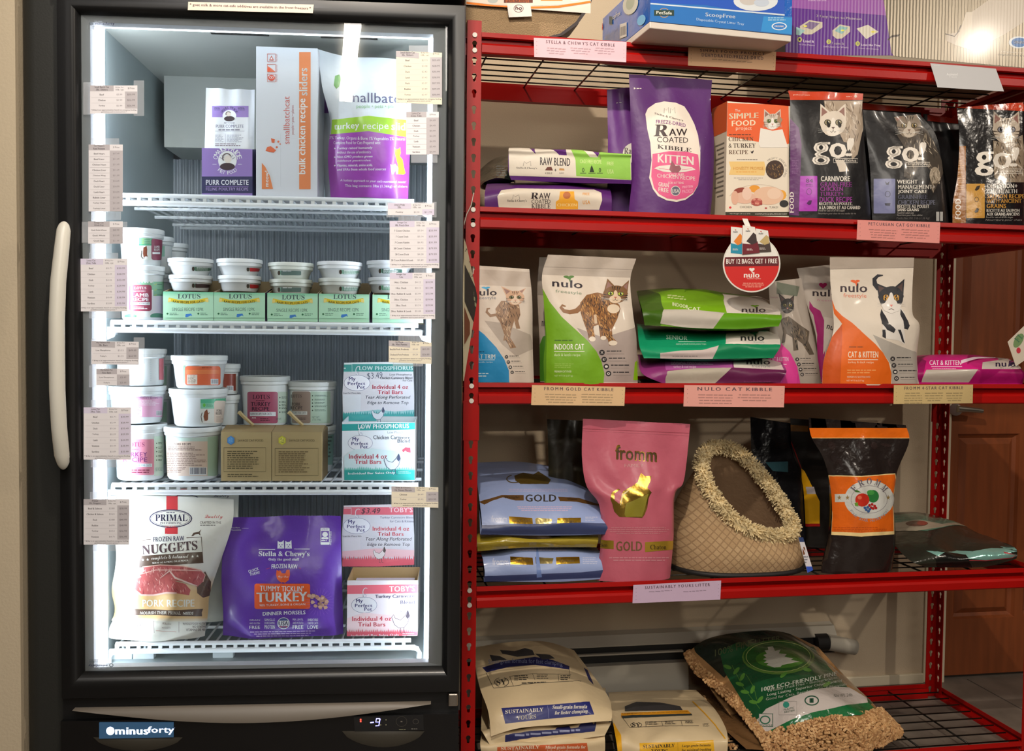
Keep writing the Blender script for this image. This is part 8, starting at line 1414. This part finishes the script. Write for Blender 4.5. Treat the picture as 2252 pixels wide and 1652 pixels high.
rows = [[(1530, 1530, .44), (1600, 1530, .44), (1700, 1560, .44), (1800, 1580, .44)], [(1540, 1560, .30), (1620, 1560, .28), (1740, 1600, .28), (1860, 1610, .30)], [(1600, 1640, .14), (1680, 1650, .10), (1800, 1660, .10), (1930, 1640, .14)], [(1640, 1720, .06), (1720, 1740, .04), (1820, 1740, .04), (1940, 1680, .06)]]
pb2 = soft('pellet_bag', 'lower bag of pine pellets squeezed beneath the green printed one', 'bag', rows, SH, .05, .004, col=(120, 88, 56), mode='lie', m=m_pb, crk=.004, sit=DK_[5])
Gp = cr(cr(np.array([[at(p[0], p[1], y=p[2], fr=SH) for p in r] for r in rows]), 40, 0), 40, 1).reshape(-1, 3); u2 = np.tile(np.linspace(0, 1, 41), 41); v2 = np.repeat(np.linspace(0, 1, 41), 41); s2 = (u2 < .1) | (v2 > .75)
Nq = np.tile(np.array([-.3, -.5, .8]), (s2.sum(), 1)); pellets('pine_pellets', Gp[s2]+np.array([-.0, -.004, .006]), Nq, None, pb2, 900, seed=12)
# --- shelf signs
def sign(label, q, title, cols, col, tx=(90, 70, 80), y=-.0095, title2=None, holder=False, dots=True):
    (x0, y0), (x1, y1), (x2, y2), (x3, y3) = q; A = Art(); w = x1-x0; h = y3-y0; sk = ((y1-y0)+(y2-y3))/2; sy = lambda x: sk*(x-x0)/w
    yc = y0+h*.17+sk*.5; hf = h*.08+abs(sk)*.37; A.text(title, x0+w*.13, yc-hf, x1-w*.13, yc+hf, tx, 'sb', sk=sk*.74, sp=1.25)
    if title2: A.text(title2, x0+w*.15, yc+h*.22-hf, x1-w*.15, yc+h*.22+hf, tx, 'sb', sk=sk*.7, sp=1.2)
    for c, n in enumerate(cols):
        cw = w*.78/len(cols); cx = x0+w*.11+cw*c; A.fine(cx+cw*.06, y0+h*(.38 if not title2 else .55)+sk*.5, cx+cw*.94, y0+h*(.38+n*.13 if not title2 else .55+n*.13)+sk*.5, n, tuple(int(v*.78) for v in col), h=.35, align='c', sk=sk/len(cols))
    if dots:
        for xx in (x0+w*.03, x1-w*.03):
            for k in range(4): A.ell(xx, y0+h*(.2+.2*k)+sy(xx), .8, .8, tuple(int(v*.7) for v in col), n=6)
    o = card('shelf_sign', label, 'sign', q, y, SH, A, col, th=.0006)
    if holder:
        d = 10; card('clear_holder', None, None, [(x0-d*2, y0-4), (x1+d*2, y1-4), (x2+d*2, y2+5), (x3-d*2, y3+5)], y-.001, SH, None, m=m_tape2, th=.0004, parent=o)
    return o
m_tape2 = clear('clear_plastic', (.99, .99, .99), rough=.15, fres=1.2)
sign('pink shelf sign below the cat scratcher on the top beam', [(1174, 83), (1378, 92), (1377, 137), (1175, 125)], "STELLA & CHEWY'S CAT KIBBLE", (3, 3, 3), (236, 196, 206))
sign('peach shelf sign under the blue litter tray carton', [(1514, 103), (1707, 114), (1705, 155), (1513, 144)], 'SIMPLE FOOD PROJECT', (1,), (224, 180, 140), title2='DEHYDRATED/FREEZE-DRIED')
sign('salmon pink shelf sign below the tabby picture bags', [(1886, 484), (2068, 489), (2066, 535), (1884, 527)], 'PETCUREAN CAT GO! KIBBLE', (4, 4), (230, 150, 142))
sign('tan shelf sign in a clear holder under the indoor cat bag', [(1170, 847), (1375, 851), (1373, 893), (1168, 891)], 'FROMM GOLD CAT KIBBLE', (4, 4), (224, 190, 146), holder=True)
sign('pink shelf sign under the three-bag lying stack', [(1505, 847), (1726, 849), (1724, 896), (1503, 894)], 'NULO CAT KIBBLE', (4, 3), (228, 162, 150))
sign('tan shelf sign in a clear holder near the right rear post', [(1966, 847), (2140, 846), (2139, 887), (1965, 889)], 'FROMM 4-STAR CAT KIBBLE', (5, 4, 4), (214, 188, 132), holder=True)
sign('lilac shelf sign on the fourth beam below the cat cave', [(1393, 1287), (1586, 1277), (1584, 1319), (1391, 1327)], 'SUSTAINABLY YOURS LITTER', (1, 1), (204, 178, 204))
A = Art(12); A.text('Activated', 1664, 556, 1745, 574, (236, 236, 236), 'sb').text('Treats', 1680, 578, 1740, 590, (230, 230, 230)).fine(1568, 496, 1620, 504, 1, (220, 220, 220))
card('shelf_sign', 'glossy grey-white card tilting outward from the top beam at right', 'sign', [(2046, 139), (2190, 151), (2208, 201), (2062, 192)], [-.012, -.012, -.035, -.035], SH, A, (206, 206, 208), m=pkg('glossy_card', .12, .8), th=.0006)
# round hanging sign
wc = at(1652, 576, -.02); rr_ = 62*np.dot(wc-CAM, FW)/FPX; ws = thing('hanging_sign', 'round red and white promotional sign hanging from the second shelf beam', 'sign', wc)
nS = 48; ringv = [wc+np.array([rr_*math.cos(t), 0, rr_*math.sin(t)]) for t in np.arange(nS)*2*math.pi/nS]
dsk = MB().add([p+np.array([0, q, 0]) for q in (0, .001) for p in ringv], [tuple(range(nS)), tuple(range(nS, 2*nS))[::-1]]+[(i, i+nS, (i+1) % nS+nS, (i+1) % nS) for i in range(nS)], (214, 212, 208)).build('sign_disc', PK_CARD, ws)
A = Art(16); cR = (206, 34, 30); A.ell(1024, 452, 238, 236, (226, 220, 210), n=48).ell(1024, 452, 226, 224, (236, 232, 224), n=48)
A.poly([(1024+226*math.cos(t), 452+224*math.sin(t)) for t in np.radians(np.linspace(-13, 193, 50))], cR).poly([(805, 398), (1243, 388), (1249, 440), (1246, 468), (802, 474), (799, 450)], (96, 22, 30))
A.text('BUY 12 BAGS, GET 1 FREE', 814, 408, 1234, 458, (240, 232, 224), 'sb', .01, sk=-4); A.text('nulo', 960, 520, 1086, 566, (240, 232, 224), 'sb', .01); heart(A, 1024, 500, 46, 38, (240, 232, 224)); A.line([(1024, 515), (1030, 530)], 8, (240, 232, 224)); A.text('Healthier together', 985, 570, 1100, 580, (240, 210, 200)); A.fine(940, 604, 1130, 650, 3, (240, 170, 150), align='c')
paint(Patch(np.array([[wc+np.array([-.08, 0, .08]), wc+np.array([.08, 0, .08])], [wc+np.array([-.08, 0, -.08]), wc+np.array([.08, 0, -.08])]])), A, 'disc_print', PK_CARD, dsk, cut=False)
for i, (q, c1, c2, an) in enumerate(((((855, 145), (948, 155), (945, 372), (852, 362)), (30, 140, 170), (230, 226, 220), (226, 130, 40)), (((1060, 160), (1160, 178), (1188, 352), (1060, 358)), (70, 56, 50), (230, 226, 220), (190, 166, 110)), (((952, 132), (1052, 148), (1092, 360), (948, 376)), (110, 26, 40), (236, 230, 222), (60, 46, 46)))):
    A = Art(16); p = [np.array(a, float) for a in q]; lp = lambda s, t: tuple((p[0]*(1-s)+p[1]*s)*(1-t)+(p[3]*(1-s)+p[2]*s)*t)
    A.poly([lp(0, .62), lp(.5, .66), lp(1, .55), lp(1, 1), lp(0, 1)], c1); A.poly([lp(.25, .55), lp(.5, .4), lp(.8, .22), lp(.98, .3), lp(.95, .6), lp(.6, .68)], an); x, y = lp(.4, .17); A.text('nulo', x-18, y-8, x+18, y+10, (50, 44, 50), 'sb'); heart(A, x, y-14, 12, 10, (200, 60, 50)); x, y = lp(.45, .85); A.fine(x-26, y-10, x+26, y+8, 2, (230, 220, 214))
    kq = VW[16]; Q = [(kq[0]+a[0]*kq[2], kq[1]+a[1]*kq[2]) for a in p]
    card('bag_cutout', None, None, Q, -.0212-.0012*i, SH, A, c2, m=PK_CARD, parent=ws)
st_ = [at(1637, 476, .01), at(1640, 486, -.014), at(1646, 500, -.022)]
sm = MB(); v = []
for p in st_: v += [p+np.array([-.007, 0, 0]), p+np.array([.007, 0, 0])]
sm.add(v+[q+np.array([0, .0006, 0]) for q in v], [(0, 1, 3, 2), (2, 3, 5, 4), (7, 6, 8, 9), (9, 8, 10, 11), (0, 2, 8, 6), (2, 4, 10, 8), (1, 7, 9, 3), (3, 9, 11, 5)], (226, 224, 218)).build('hanger_strip', PK_CARD, ws)
# tilted sign at right edge
A = Art(17); A.ell(2110, 960, 40, 80, (110, 140, 90), rot=30).ell(2110, 1060, 22, 30, (190, 40, 60)).text('FL', 2070, 900, 2160, 960, (70, 110, 80), 'rb', rot=-50)
card('paper_sign', 'tilted printed card with green and red pattern at the right edge', 'sign', [(2216, 752), (2280, 690), (2300, 760), (2234, 806)], -.05, SH, A, (206, 194, 176))
# sheet hanging beside the freezer
A = Art(15)
for i in range(4): A.text('1234'[i], 106+i*32, 30+i*126, 120+i*32, 62+i*126, (60, 56, 52), rot=20)
A.poly([(100, 190), (210, 420), (238, 600), (190, 780), (100, 560)], (40, 38, 36)).poly([(96, 620), (150, 780), (150, 900), (96, 1000)], (110, 60, 34))
for i in range(6):
    for j in range(2): A.rect(112+j*26+i*12, 260+i*62, 130+j*26+i*12, 300+i*62, (150, 156, 120), sk=20)
xs0 = FR.w(.004, .02, 0); 
card('wall_calendar', 'narrow sheet hanging on the right side of the freezer', 'notice', [(1019, 520), (1026, 540), (1050, 655), (1020, 838)], [.004, .03, .09, .004], FR, A, (196, 186, 156), th=.0008)
ch = MB(); a = at(1042, 424, -.004); b = at(1036, 452, -.006); c = at(1026, 472, -.008); d = at(1020, 495, -.012)
ch.tube([a, b, c, d], .0012, 6, (206, 200, 186)).build('bead_chain', PK_CARD, label='thin pale beaded chain dangling beside the left shelf post', cat='chain')
